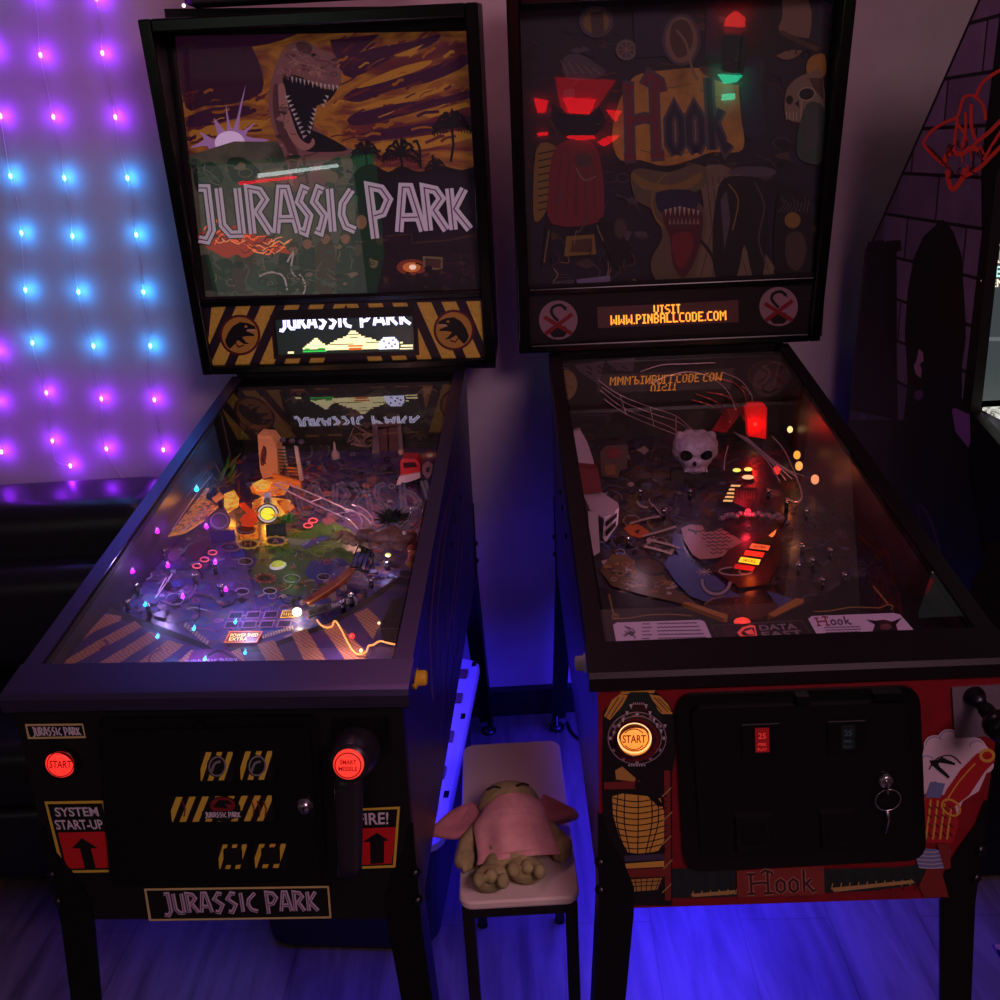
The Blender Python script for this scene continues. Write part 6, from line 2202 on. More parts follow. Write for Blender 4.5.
c = K.canvas(K.P_ap, K.N_pf, 4e-5)
GLN = mat('apron_gold_line', (150, 110, 60), .4)
c.rib([(609, 594), (613, 612), (616, 616)], 1.6, GLN)
c.ring(615.5, 616, 3, 1.8, 1.1, GLN)
c.rib([(612, 619), (630, 618), (648, 615), (672, 614.5), (692, 616)], 1.2, GLN, sm=4)
c.rib([(814, 611.5), (830, 611), (850, 607.5), (880, 608)], 1.2, GLN, sm=4)
c.rib([(880, 608), (888, 605), (893, 606.5), (891, 610)], 1.2, GLN, sm=3)
c.rib([(873, 586), (888, 604)], 1.6, GLN)
for k in range(12):
    c.rib([(617 + (k % 2), 600 + k * 1.0), (650 - k * 1.5, 601 + k * 1.0), (680 - k * 2, 606 + k * .6)], .5, mat('apron_faint', (60, 44, 60), .5), sm=3)
c.build('apron_lines', aph)
CW = mat('card_lilac_white', (224, 200, 236), .5)
c = K.canvas(K.P_ap + K.N_pf * .0015, K.N_pf, 4e-5)
c.poly([(613, 625), (617, 622.5), (700, 619.8), (704.5, 621.5), (713, 640.5), (616.5, 643.5)], CW)
ci = mat('card_ink', (70, 50, 90), .5)
for k in range(5):
    for x0, x1 in ((642, 652 + (k % 2) * 2), (657 + k * .4, 699 + k * 2.2)):
        pts = [(x, 624 + k * 3.7 - (x - 642) * .02 + (.4 if (int(x) // 2) % 2 else -.4)) for x in range(int(x0), int(x1), 2)]
        c.rib(pts, .9, ci)
for k in range(8):
    r = random.Random(k)
    c.rib([(621 + r.uniform(0, 14), 625 + r.uniform(0, 12)), (626 + r.uniform(0, 12), 630 + r.uniform(0, 8)), (624 + r.uniform(0, 14), 634 + r.uniform(0, 5))], .8, ci, sm=3)
c.build('score_card', aph, label='lilac white rule card at the left of the apron')
c = K.canvas(K.P_ap + K.N_pf * .0015, K.N_pf, 4e-5)
c.poly([(808, 619), (812, 616), (893, 613), (900, 614.5), (905, 620), (915, 631.5), (818, 636.5)], CW)
hookword(c, [(814, 618.2), (850, 616.8), (852, 624.6), (817, 625.6)], mat('card_red_ink', (140, 24, 50), .5), ci, 1.5)
for k in range(3):
    c.rib([(x, 628 + k * 2.6 - (x - 822) * .03 + (.4 if (x // 2) % 2 else -.4)) for x in range(824 + k, 862, 2)], .8, ci)
c.poly([(872, 633), (875, 625), (866, 620), (876, 621), (884, 620), (892, 622), (902, 618), (896, 625), (898, 631)], mat('card_dark_print', (30, 14, 34), .5))
c.ell(886, 627, 6, 3, mat('card_brown_print', (110, 70, 70), .5))
c.build('score_card', aph, label='lilac white card with the blackletter title at the right of the apron')
c = K.canvas(K.P_ap + K.N_pf * .0015, K.N_pf, 4e-5)
c.poly([(711, 625), (802, 620), (813, 636), (719, 641)], mat('badge_black', (26, 18, 26), .4))
c.rib([(711.5, 625.5), (801.5, 620.5), (812.5, 636)], 1, mat('badge_edge', (90, 76, 90), .4))
c.rib([(711.5, 625.5), (719, 640.5)], 1, MATS['badge_edge'])
c.text('DATA', [(758.5, 625.2), (795, 623.4), (798.5, 629.2), (760, 630.6)], mat('badge_grey', (150, 130, 150), .4))
c.text('EAST', [(761, 632), (801, 630.2), (804.5, 636), (763, 637.6)], MATS['badge_grey'])
c.poly([(721, 628), (729, 627.5), (735, 630), (737, 634), (734, 637.5), (726, 638.5)], mat('badge_plum', (62, 36, 60), .4))
BRD = emi('badge_red', (220, 70, 70), .45)
c.poly([(737, 633), (742, 627.5), (750, 625), (755, 625.5), (757.5, 637.5), (748, 638.5), (741, 637)], BRD)
c.poly([(741, 633), (745, 629), (751, 627.5), (754, 628), (755.5, 635), (748, 636), (743, 635.5)], mat('badge_black', (26, 18, 26), .4))
c.poly([(744, 631.5), (752, 629), (755, 634.5), (748, 634.6)], BRD)
c.build('maker_badge', aph, label='black maker badge with grey lettering between the cards')
m = MB()
m.ball(K.fr.hit(742, 622, K.P_ap, K.N_pf), (.013, .008, .007), emi('dome_red', (255, 60, 50), .8), 14, 8)
m.build('drain_lamp', pfk, label='red lit dome at the drain')
# ================================================================== the room
WY = 2.585
wallm = noisy('painted_wall', [(200, 192, 196), (208, 200, 204)], 14, .7, bump=.05)
def wall(name, x0, x1, y0, y1, z0, z1, mt):
    o = MB().box(x0, x1, y0, y1, z0, z1, mt).build(name)
    o['kind'] = 'structure'
    return o
wall('wall_back', -3.2, 2.6, WY, WY + .1, 0, 2.7, wallm)
wall('wall_left', -3.3, -3.2, -2.6, WY + .1, 0, 2.7, wallm)
wall('wall_right', 2.6, 2.7, -2.6, WY + .1, 0, 2.7, wallm)
wall('wall_front', -3.3, 2.7, -2.7, -2.6, 0, 2.7, wallm)
wall('ceiling', -3.3, 2.7, -2.7, WY + .1, 2.7, 2.8, wallm)
wall('baseboard_back', -3.2, 2.6, WY - .03, WY - .0005, 0.0005, .083, mat('black_baseboard', (12, 11, 16), .45))
# plank floor
fl = mat('oak_plank_floor', (150, 140, 135), .38)
b_ = fl.node_tree.nodes['Principled BSDF']
tc = N(fl, 'ShaderNodeTexCoord')
mp = N(fl, 'ShaderNodeMapping')
mp.inputs['Rotation'].default_value = (0, 0, pi / 2 + .05)
L(fl, tc.outputs['Object'], mp.inputs['Vector'])
br = N(fl, 'ShaderNodeTexBrick', Scale=1., offset=.37)
br.inputs['Color1'].default_value = lin((108, 100, 98))
br.inputs['Color2'].default_value = lin((104, 96, 94))
br.inputs['Mortar'].default_value = lin((92, 84, 82))
br.inputs['Mortar Size'].default_value = .0022
br.inputs['Brick Width'].default_value = 1.25
br.inputs['Row Height'].default_value = .19
L(fl, mp.outputs['Vector'], br.inputs['Vector'])
mp2 = N(fl, 'ShaderNodeMapping')
mp2.inputs['Scale'].default_value = (14, 1.6, 1)
L(fl, tc.outputs['Object'], mp2.inputs['Vector'])
nz = N(fl, 'ShaderNodeTexNoise', Scale=2.2, Detail=8, Distortion=.6)
L(fl, mp2.outputs['Vector'], nz.inputs['Vector'])
cr = N(fl, 'ShaderNodeValToRGB')
cr.color_ramp.elements[0].position = .3
cr.color_ramp.elements[0].color = (.5, .5, .5, 1)
cr.color_ramp.elements[1].position = .62
cr.color_ramp.elements[1].color = (1, 1, 1, 1)
L(fl, nz.outputs['Fac'], cr.inputs['Fac'])
mx = N(fl, 'ShaderNodeMix', data_type='RGBA', blend_type='MULTIPLY')
mx.inputs[0].default_value = 1
L(fl, br.outputs['Color'], mx.inputs[6])
L(fl, cr.outputs['Color'], mx.inputs[7])
L(fl, mx.outputs[2], b_.inputs['Base Color'])
wall('floor', -3.3, 2.7, -2.7, WY + .1, -.1, 0, fl)

# ---- curtain of fairy lights on the wall
WF = Frame()
Wp = lambda px, py, off=.014: WF.hit(px, py, (0, WY - off, 0), (0, -1, 0))
WIRE = mat('clear_wire', (235, 225, 240), .4)
PUR, CYA = (135, 8, 255), (10, 150, 255)
PB = emi('bulb_violet', (235, 130, 255), 7.)
CB = emi('bulb_cyan', (120, 225, 255), 7.)
strands = [
    ([(-4, 352), (-3, 403), (1, 452)], 'ppp', 'leftmost fairy light strand, at the edge of the picture'),
    ([(-9, 50), (0, 116), (10, 176), (21, 233), (25, 290), (32, 343), (46, 393), (52, 441), (70, 466)], 'ppccccppp', 'fairy light strand with its lowest bulb kicked sideways above the sofa'),
    ([(34, -8), (40, 55), (53, 117), (64, 178), (72, 236), (78, 292), (93, 346), (101, 399), (106, 449)], 'pppccccpp', 'middle fairy light strand, its loose tail hanging to the sofa'),
    ([(96, -2), (102, 53), (115, 117), (127, 178), (136, 235), (143, 292), (150, 346), (154, 400), (163, 450)], 'pppccccpp', 'rightmost fairy light strand, nearest the dinosaur pinball machine')]
for pts, cols, lab in strands:
    root = thing('fairy_light_strand', lab, 'string lights', Matrix.Translation(Wp(*pts[0])), 'fairy light strands on the wall')
    inv = root.matrix_world.inverted()
    W3 = [Wp(*p) for p in pts]
    top = W3[0] + V((W3[0].x - W3[1].x, 0, 0)) * 1.2
    path = [V((top.x, WY - .012, 2.66)), V(((top.x + W3[0].x) / 2, WY - .012, (W3[0].z + 2.66) / 2))] if pts[0][1] < 100 else []
    if not path:
        path = [V((W3[0].x - .12, WY - .012, 2.66)), V((W3[0].x - .05, WY - .012, 1.7))]
    for i, p in enumerate(W3):
        if i:
            q = W3[i - 1].lerp(p, .5)
            q.x += random.uniform(-.006, .006)
            path.append(q)
        path.append(p)
    if pts[-1] == (70, 466):
        path[-2] = Wp(56, 461)
    if pts[-1] == (106, 449):
        path += [Wp(112, 462), Wp(123, 478)]
    mb = MB()
    mb.tube(smoothpath(path, 4), .0011, WIRE, 5)
    mb.build('wire', root, M=Matrix())
    for p, k in zip(W3, cols):
        p = V((p.x, WY - .012, p.z))
        mb = MB()
        mb.ball(p, (.0042, .0042, .0068), PB if k == 'p' else CB, 8, 6)
        mb.build('bulb', root, M=Matrix())
        d = bpy.data.lights.new('bulb_glow', 'POINT')
        d.color = lin(PUR if k == 'p' else CYA)[:3]
        d.energy = .12 if k == 'p' else .10
        d.shadow_soft_size = .006
        o = bpy.data.objects.new('bulb_glow', d)
        COL.objects.link(o)
        o.parent = root
        o.matrix_world = Matrix.Translation((p.x + .003, WY - .023, p.z + .001))
    # the strand goes on upwards, out of the picture
    zt_, xt_ = W3[0].z, W3[0].x
    seq = 'cccccc' if pts[0][1] < 100 else ''
    for k, ch in enumerate(seq):
        z = zt_ + .145 * (k + 1)
        if z > 2.62:
            break
        p = V((xt_ + (path[0].x - xt_) * (z - zt_) / max(.05, 2.66 - zt_), WY - .012, z))
        mb = MB()
        mb.ball(p, (.0042, .0042, .0068), PB if ch == 'p' else CB, 8, 6)
        mb.build('bulb', root, M=Matrix())
        d = bpy.data.lights.new('bulb_glow', 'POINT')
        d.color = lin(PUR if ch == 'p' else CYA)[:3]
        d.energy = .05
        d.shadow_soft_size = .006
        o = bpy.data.objects.new('bulb_glow', d)
        COL.objects.link(o)
        o.parent = root
        o.matrix_world = Matrix.Translation((p.x, WY - .023, z))
# ---- lights of the room
def area(name, loc, rot, sx, sy, rgb, power, spread=pi):
    d = bpy.data.lights.new(name, 'AREA')
    d.shape = 'RECTANGLE'
    d.size, d.size_y = sx, sy
    d.color = rgb
    d.energy = power
    d.spread = spread
    o = bpy.data.objects.new(name, d)
    COL.objects.link(o)
    o.location = loc
    o.rotation_euler = rot
    return o
area('ceiling_glow', (-.25, 2.1, 2.66), (0, 0, 0), .6, .3, (1, .36, .46), 3.2)
gl = area('room_glow', (.9, -.7, 2.5), (0, 0, 0), .9, .7, (1, .55, .66), 15, 2.3)
gl.rotation_euler = (V((-.1, 1.0, .2)) - V((.9, -.7, 2.5))).to_track_quat('-Z', 'Y').to_euler()
# blue led strips under the two machines
for mc, e in ((HK, 15.), (JP, 6.)):
    mb = MB()
    mb.box(-.2, .2, 1.02, 1.03, mc.zb + .001, mc.zb + .009, emi('blue_led', (40, 40, 255), 1.))
    mb.build('led_strip', mc.root)
    o = area('led_glow', (0, 0, 0), (0, 0, 0), .42, .9, (.035, .018, 1), e, 2.5)
    o.parent = mc.root
    o.location = (0, .72, mc.zb - .004)
w = bpy.data.worlds.new('world')
S.world = w
w.use_nodes = True
w.node_tree.nodes['Background'].inputs[0].default_value = (.02, .01, .02, 1)
w.node_tree.nodes['Background'].inputs[1].default_value = .3
# ---- what hangs on the wall behind the viewer and shows in the glass
FY = -2.6
jx = lambda px, py: V((-2.76 + (px - 188) * .00744, FY, 2.16 - (py - 156) * .00714 - (px - 188) * .0004))
hx = lambda px, py: V((.18 + (px - 535) * .0067, FY, 1.67 - (py - 80) * .0062 - (px - 535) * .0007))
gw = mat('window_green_grey', (100, 112, 100), .4, emit=(100, 112, 100), es=3.6)
mb = MB()
mb.prism([jx(*p) + V((0, .02, 0)) for p in rrect([(188, 157), (352, 150), (357, 297), (206, 299)], 6)], (0, .01, 0), gw)
o = mb.build('window_1')
o['kind'] = 'structure'
mb = MB()
mb.prism([jx(*p) + V((0, .002, 0)) for p in [(184, 153), (374, 146), (376, 240), (360, 300), (202, 302)]], (0, .017, 0), mat('frame_green', (40, 110, 70), .4, emit=(40, 110, 70), es=1.4))
o = mb.build('trim_1')
o['kind'] = 'structure'
def lamp_thing(name, label, cat, polys, group=None):
    root = thing(name, label, cat, Matrix.Translation(polys[0][1][0]))
    for pn, pts, mt, y0, th in polys:
        mb = MB()
        mb.prism([p + V((0, y0, 0)) for p in pts], (0, th, 0), mt)
        mb.build(pn, root, M=Matrix())
    return root
lamp_thing('tube_lamp', 'white tube lamp hanging in front of the greenish window', 'lamp', [('tube', [jx(258, 164), jx(338, 155), jx(338, 158), jx(258, 168)], emi('tube_white', (220, 240, 235), 9.), .0295, .012)])
lamp_thing('tube_lamp', 'red tube lamp hanging below the white one', 'lamp', [('tube', [jx(238, 172), jx(296, 166), jx(296, 168.5), jx(238, 175)], emi('tube_red', (255, 30, 50), 11.), .0295, .012)])
RS, GS, HSG = emi('sconce_red', (255, 16, 26), 10.), emi('sconce_green', (30, 255, 190), 9.), mat('sconce_black', (12, 12, 12), .5)
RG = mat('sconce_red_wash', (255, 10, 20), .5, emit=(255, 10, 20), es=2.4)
lamp_thing('wall_lamp', 'black hexagonal wall lamp throwing red light up and down', 'lamp',
           [('shade', [hx(552, 102), hx(562, 112), hx(588, 112), hx(598, 103), hx(606, 118), hx(594, 132), hx(562, 134), hx(550, 118)], HSG, .02, .1),
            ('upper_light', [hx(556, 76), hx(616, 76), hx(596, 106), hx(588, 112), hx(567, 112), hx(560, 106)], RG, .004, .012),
            ('upper_glow', [hx(562, 96), hx(596, 96), hx(590, 111), hx(569, 111)], RS, .018, .01),
            ('lower_light', [hx(566, 134), hx(592, 132), hx(596, 136), hx(578, 139), hx(566, 137)], RS, .02, .01),
            ('left_light', [hx(534, 98), hx(548, 100), hx(545, 112), hx(537, 113)], RS, .02, .01),
            ('left_lower_light', [hx(535, 134), hx(547, 132), hx(547, 135), hx(537, 137)], RS, .02, .01),
            ('right_light', [hx(606, 106), hx(622, 106), hx(616, 118)], RS, .02, .01),
            ('right_lower_light', [hx(597, 140), hx(606, 134), hx(620, 131), hx(616, 136), hx(604, 144)], RS, .02, .01)])
lamp_thing('wall_lamp', 'tall wall lamp with red light above green light', 'lamp',
           [('shade', [hx(721, 26), hx(741, 26), hx(741, 62), hx(721, 62)], mat('sconce_dim_green', (20, 60, 50), .5, emit=(20, 70, 55), es=1.), .02, .08),
            ('red_light', [hx(724, 8), hx(732, 2), hx(741, 8), hx(741, 17), hx(722, 17)], emi('sconce_coral', (255, 50, 40), 9.), .02, .05),
            ('green_light', [hx(717, 64), hx(741, 64), hx(735, 71), hx(724, 73)], GS, .02, .05),
            ('lower_green_light', [hx(722, 84), hx(734, 82), hx(734, 88), hx(722, 90)], GS, .02, .05)])
# ================================================================== stool and soft toy
ZS = .45
SF = Frame()
sp_ = lambda px, py, h=0.: SF.hit(px, py, (0, 0, ZS + h), (0, 0, 1))
st = thing('stool', 'narrow stool with a pale seat on a black metal frame between the two machines', 'stool', Matrix.Translation((-.008, 1.5, 0)))
q = [sp_(466, 742), sp_(562, 742), sp_(577.5, 898), sp_(455, 902)]
cx = sum(p.x for p in q) / 4
y0, y1 = (q[2].y + q[3].y) / 2, (q[0].y + q[1].y) / 2
hw = .098
out = []
R_ = .022
for sx, sy in ((1, 1), (-1, 1), (-1, -1), (1, -1)):
    for k in range(7):
        a = {(1, 1): 0, (-1, 1): pi / 2, (-1, -1): pi, (1, -1): 1.5 * pi}[(sx, sy)] + k / 6 * pi / 2
        out.append(((hw - R_) * sx + R_ * math.cos(a), ((y1 - y0) / 2 - R_) * sy + R_ * math.sin(a)))
cy = (y0 + y1) / 2
SEAT = mat('seat_pale', (226, 206, 200), .45)
m = MB()
prof = [(0, -.016), (.0, -.003), (-.003, 0)]
rs = [[V((cx + a * (1 + o_ * 8), cy + b2 * (1 + o_ * 4), ZS + z)) for a, b2 in out] for o_, z in ((-.002, -.016), (0, -.012), (0, -.004), (-.003, 0))]
m.rings(rs, SEAT, True, False)
o = m.build('seat', st, M=Matrix())
MET = mat('stool_black_metal', (12, 11, 14), .45)
lx, ly = hw - .014, (y1 - y0) / 2 - .014
for sx in (-1, 1):
    for sy in (-1, 1):
        m = MB()
        m.box(cx + sx * lx - .010, cx + sx * lx + .010, cy + sy * ly - .010, cy + sy * ly + .010, .004, ZS - .016, MET, bev=.002)
        lg = m.build('leg', st, M=Matrix())
        m = MB()
        m.lathe([(.011, 0), (.011, .004)], BLK2, (cx + sx * lx, cy + sy * ly, 0), n=12)
        m.build('foot_pad', lg, M=Matrix())
m = MB()
for sy in (-1, 1):
    m.box(cx - lx, cx + lx, cy + sy * ly - .009, cy + sy * ly + .009, ZS - .036, ZS - .0165, MET)
for sx in (-1, 1):
    m.box(cx + sx * lx - .009, cx + sx * lx + .009, cy - ly, cy + ly, ZS - .036, ZS - .0165, MET)
m.build('seat_frame', st, M=Matrix())
zc = .10
for sy in (-1, 1):
    m = MB()
    m.box(cx - lx, cx + lx, cy + sy * ly - .008, cy + sy * ly + .008, zc - .008, zc + .008, MET)
    m.build('stretcher', st, M=Matrix())

# soft toy lying on its back, feet to the front
OL = noisy('olive_plush', [(138, 128, 84), (184, 172, 122)], 45, .9, bump=.15)
PK = noisy('pink_cloth', [(214, 146, 150), (236, 176, 178)], 28, .9, bump=.12)
EARM = noisy('rose_ear_plush', [(178, 108, 118), (204, 134, 142)], 30, .9, bump=.1)
ty = thing('plush_toy', 'olive plush toy in a pink dress lying on its back on the stool', 'toy', Matrix.Translation((cx, 1.45, ZS)))
T = lambda px, py, h: sp_(px, py, h)
m = MB()
def limb(pts, rad):
    P = [T(*p) for p in pts]
    k = 6
    for i in range(len(P) - 1):
        for j in range(k + 1):
            t = j / k
            r_ = rad[i] + (rad[i + 1] - rad[i]) * t
            m.ball(P[i].lerp(P[i + 1], t), r_, OL, 14, 9)
hc = T(509, 806, .045)
m.ball(hc, (.056, .044, .044), OL, 24, 16)                        # head
m.ball(T(511, 812, .045), (.046, .04, .036), OL, 20, 12)
m.ball(T(512, 842, .034), (.052, .06, .034), OL, 20, 12)          # body
limb([(478, 832, .03), (467, 846, .022), (463, 860, .018)], [.018, .017, .016])
limb([(544, 828, .03), (556, 838, .022), (562, 846, .020)], [.018, .017, .017])
m.ball(T(465, 858, .018), (.018, .024, .017), OL, 14, 10)
m.ball(T(561, 846, .020), (.020, .026, .018), OL, 14, 10)
for px, py in ((460, 864), (465, 868), (470, 866)):
    m.ball(T(px, py, .014), (.006, .009, .007), OL, 10, 7)
for px, py in ((556, 856), (562, 858), (568, 853)):
    m.ball(T(px, py, .016), (.0065, .009, .007), OL, 10, 7)
limb([(500, 858, .026), (494, 872, .026)], [.022, .022])
limb([(522, 856, .026), (526, 866, .03)], [.022, .022])
for fx_, fy_, a in ((491, 878, -.15), (526, 870, .25)):            # soles
    b_c = T(fx_, fy_, .026)
    m.ball(b_c, (.031, .022, .023), OL, 20, 12, R=Matrix.Rotation(a, 3, 'Y'))
body = None
m2_feet = [(479, 876), (491, 872), (503, 877)], [(513, 866), (527, 863), (539, 868)]
for grp in m2_feet:
    for i, (px, py) in enumerate(grp):
        m.ball(T(px, py - 2, .043) + V((0, -.016, .002)), (.0105, .012, .0125), OL, 12, 8)
o = m.build('plush_body', ty, M=Matrix())
rm = o.modifiers.new('skin', 'REMESH')
rm.voxel_size = .0022
rm.use_smooth_shade = True
sm_ = o.modifiers.new('soft', 'SMOOTH')
sm_.iterations = 2
# ears: thick rounded flaps, drooping to each side
def ear(pts, hts, mt, name):
    P = [T(a, b2, h) for (a, b2), h in zip(pts, hts)]
    c0 = sum(P, V()) / len(P)
    P2 = smoothpath(P + [P[0]], 4)[:-1]
    n = len(P2)
    mb = MB()
    rings = []
    for s_, dz in ((.0, .0), (.55, .003), (.9, .005), (1., .001), (1., -.005), (.88, -.009), (.5, -.008), (0, -.007)):
        rings.append([c0.lerp(p, max(s_, .01)) + V((0, 0, dz)) for p in P2])
    mb.rings(rings, mt, True, True)
    return mb.build(name, ty, M=Matrix())
ear([(474, 803), (462, 806), (446, 815), (434, 826), (430, 833), (440, 836), (458, 837), (474, 833), (482, 824), (480, 812)], [.042, .042, .036, .028, .022, .022, .026, .034, .042, .044], EARM, 'ear')
ear([(543, 795), (554, 800), (566, 806), (576, 811), (578, 816), (568, 820), (554, 823), (542, 818), (538, 806)], [.045, .042, .036, .028, .024, .026, .032, .040, .046], EARM, 'ear')
# dress: a draped sheet with folds
m = MB()
rows = []
L_edge = [(484, 810, .062), (480, 817, .058), (474, 826, .048), (476, 842, .040), (478, 856, .030), (477, 866, .022)]
R_edge = [(540, 806, .062), (545, 812, .058), (548, 822, .048), (552, 834, .040), (558, 846, .030), (561, 855, .022)]
nu = 26
for i, (a, b2) in enumerate(zip(smoothpath(L_edge, 5), smoothpath(R_edge, 5))):
    row = []
    for j in range(nu + 1):
        t = j / nu
        px = a[0] + (b2[0] - a[0]) * t
        py = a[1] + (b2[1] - a[1]) * t
        h = a[2] + (b2[2] - a[2]) * t
        bulge = math.sin(pi * t) ** .7 * (.026 if i > 5 else .024)
        v = i / 25
        sag = math.sin(t * 17 + v * 3) * .0032 * v + math.sin(t * 9 - v * 5) * .003 * v
        row.append(T(px, py - (math.sin(pi * t) * 3 if i > 20 else 0), h + bulge + sag))
    rows.append(row)
m.rings(rows, PK, False, True, False)
o = m.build('pink_dress', ty, M=Matrix(), label='pink dress')
md = o.modifiers.new('t', 'SOLIDIFY')
md.thickness = .003
md = o.modifiers.new('s', 'SUBSURF')
md.levels = md.render_levels = 1
m = MB()
rows = []
for i, (a, b2, h) in enumerate((((497, 797), (522, 794.5), .086), ((489, 802), (535, 799), .080), ((484, 809), (542, 806), .078), ((481, 817), (545, 812), .074), ((480, 824), (546, 818), .068))):
    row = []
    for j in range(21):
        t = j / 20
        notch = -max(0, 1 - abs(t - .5) * 9) * 5 if i > 2 else 0
        row.append(T(a[0] + (b2[0] - a[0]) * t, a[1] + (b2[1] - a[1]) * t + notch + math.sin(t * 24) * .5 - math.sin(pi * t) * 3 * (i < 2), h - .018 + math.sin(pi * t) ** .6 * .022))
    rows.append(row)
m.rings(rows, PK, False, True, False)
o = m.build('dress_collar', ty, M=Matrix(), label='notched pink collar')
md = o.modifiers.new('t', 'SOLIDIFY')
md.thickness = .004
md = o.modifiers.new('s', 'SUBSURF')
md.levels = md.render_levels = 1
SEW = mat('dark_stitch', (30, 20, 20), .8)
m = MB()
m.tube(smoothpath([T(487, 790, .083), T(494, 786.5, .087), T(501, 788.5, .087)], 4), .0018, SEW, 6)
m.build('closed_eye', ty, M=Matrix())
m = MB()
m.tube(smoothpath([T(516, 786, .088), T(523, 783.5, .087), T(529, 785.5, .083)], 4), .0018, SEW, 6)
m.build('closed_eye', ty, M=Matrix())

# ================================================================== storage tub under the dinosaur machine
tm = Matrix.Translation((-.335, 2.0, 0)) @ Matrix.Rotation(-.10, 4, 'Z')
tb = thing('storage_tub', 'dark blue storage tub with a white clip lid under the dinosaur machine', 'tub', tm)
m = MB()
def rr(hx, hy, r_, z, n=5):
    o_ = []
    for sx, sy, a0 in ((1, 1, 0), (-1, 1, pi / 2), (-1, -1, pi), (1, -1, 1.5 * pi)):
        for k in range(n):
            a = a0 + k / (n - 1) * pi / 2
            o_.append(V(((hx - r_) * sx + r_ * math.cos(a), (hy - r_) * sy + r_ * math.sin(a), z)))
    return o_
m.rings([rr(.175, .33, .05, .002), rr(.185, .34, .05, .02), rr(.205, .362, .05, .27), rr(.215, .372, .05, .272), rr(.215, .372, .05, .285)], mat('tub_navy', (14, 14, 30), .45), True, False)
m.build('tub_body', tb)
m = MB()
LID = mat('lid_white', (220, 216, 230), .4)
m.rings([rr(.222, .378, .05, .2855), rr(.224, .38, .05, .29), rr(.224, .38, .05, .304), rr(.219, .375, .05, .308)], LID, True, False)
m.rings([rr(.17, .33, .03, .3085), rr(.168, .328, .03, .314)], LID, True, False)
ld = m.build('tub_lid', tb, label='white lid')
for k, y in enumerate((.29, .17, .0, -.14, -.27)):
    m = MB()
    m.box(.172, .196, y - .022, y + .022, .3085, .3125, mat('clip_brown', (120, 84, 70), .5))
    m.build('lid_tab', ld, label='brown tab')
for y in (.345, .09, -.215):
    m = MB()
    m.box(.203, .214, y - .012, y + .012, .3083, .3092, BLK2, bev=.0004)
    m.build('lid_slot', ld)

# ================================================================== sofa at the left
so = thing('sofa', 'black leather sofa against the wall left of the dinosaur machine', 'sofa', Matrix.Translation((-1.9, 2.1, 0)))
LE = noisy('black_leather', [(18, 17, 26), (26, 24, 36)], 60, .34, bump=.08)
def pillow(mb, x0, x1, y0, y1, z0, z1, mt, b=.05):
    bm = bmesh.new()
    bmesh.ops.create_cube(bm, size=1)
    for v in bm.verts:
        v.co = V(((x0 + x1) / 2 + v.co.x * (x1 - x0), (y0 + y1) / 2 + v.co.y * (y1 - y0), (z0 + z1) / 2 + v.co.z * (z1 - z0)))
    bmesh.ops.bevel(bm, geom=bm.edges[:], offset=b, segments=5, affect='EDGES', profile=.55)
    bm.verts.index_update()
    mb.add([v.co.copy() for v in bm.verts], [[v.index for v in f.verts] for f in bm.faces], mt, True)
    bm.free()
m = MB(); pillow(m, -2.95, -.86, 1.86, 2.52, .07, .26, LE, .03); m.build('sofa_base', so, M=Matrix())
m = MB(); pillow(m, -2.95, -.86, 2.28, 2.55, .2, .826, LE, .07); m.build('backrest', so, M=Matrix())
for x0, x1 in ((-2.94, -2.25), (-2.24, -1.56), (-1.55, -.87)):
    m = MB(); pillow(m, x0, x1, 1.85, 2.34, .262, .42, LE, .045); m.build('seat_cushion', so, M=Matrix())
    m = MB(); pillow(m, x0, x1, 2.17, 2.36, .422, .70, LE, .06); m.build('back_cushion', so, M=Matrix())
for x in (-2.85, -.95):
    for y in (1.95, 2.45):
        m = MB(); m.lathe([(.02, 0), (.025, .072)], BLK2, (x, y, 0), n=12); m.build('leg', so, M=Matrix())

# ================================================================== arcade cabinet at the right
AX = .90
ar = thing('arcade_cabinet', 'tall arcade cabinet with brick artwork on its side, right of the pirate machine', 'arcade machine', Matrix.Translation((1.2, 2.1, 0)))
prof = [(2.44, .003), (2.42, 1.0), (2.39, 1.32), (2.352, 1.345), (1.93, 1.80), (1.84, 1.86), (1.62, 1.86), (1.70, 1.66), (1.80, 1.50), (1.80, 1.075), (1.63, 1.03), (1.55, .98), (1.57, .90), (1.72, .84), (1.74, .003)]
BRKM = mat('mural_brick', (90, 76, 110), .5)
bn = BRKM.node_tree.nodes['Principled BSDF']
tc = N(BRKM, 'ShaderNodeTexCoord')
mp = N(BRKM, 'ShaderNodeMapping')
mp.inputs['Rotation'].default_value = (0, pi / 2, pi / 2)
L(BRKM, tc.outputs['Object'], mp.inputs['Vector'])
sx_ = N(BRKM, 'ShaderNodeSeparateXYZ')
cb_ = N(BRKM, 'ShaderNodeCombineXYZ')
L(BRKM, tc.outputs['Object'], sx_.inputs[0])
L(BRKM, sx_.outputs['Y'], cb_.inputs['X'])
L(BRKM, sx_.outputs['Z'], cb_.inputs['Y'])
br = N(BRKM, 'ShaderNodeTexBrick', Scale=1.)
br.inputs['Color1'].default_value = lin((150, 128, 170))
br.inputs['Color2'].default_value = lin((116, 98, 138))
br.inputs['Mortar'].default_value = lin((22, 16, 28))
br.inputs['Mortar Size'].default_value = .0035
br.inputs['Brick Width'].default_value = .27
br.inputs['Row Height'].default_value = .088
L(BRKM, cb_.outputs[0], br.inputs['Vector'])
nz = N(BRKM, 'ShaderNodeTexNoise', Scale=16., Detail=8.)
L(BRKM, tc.outputs['Object'], nz.inputs['Vector'])
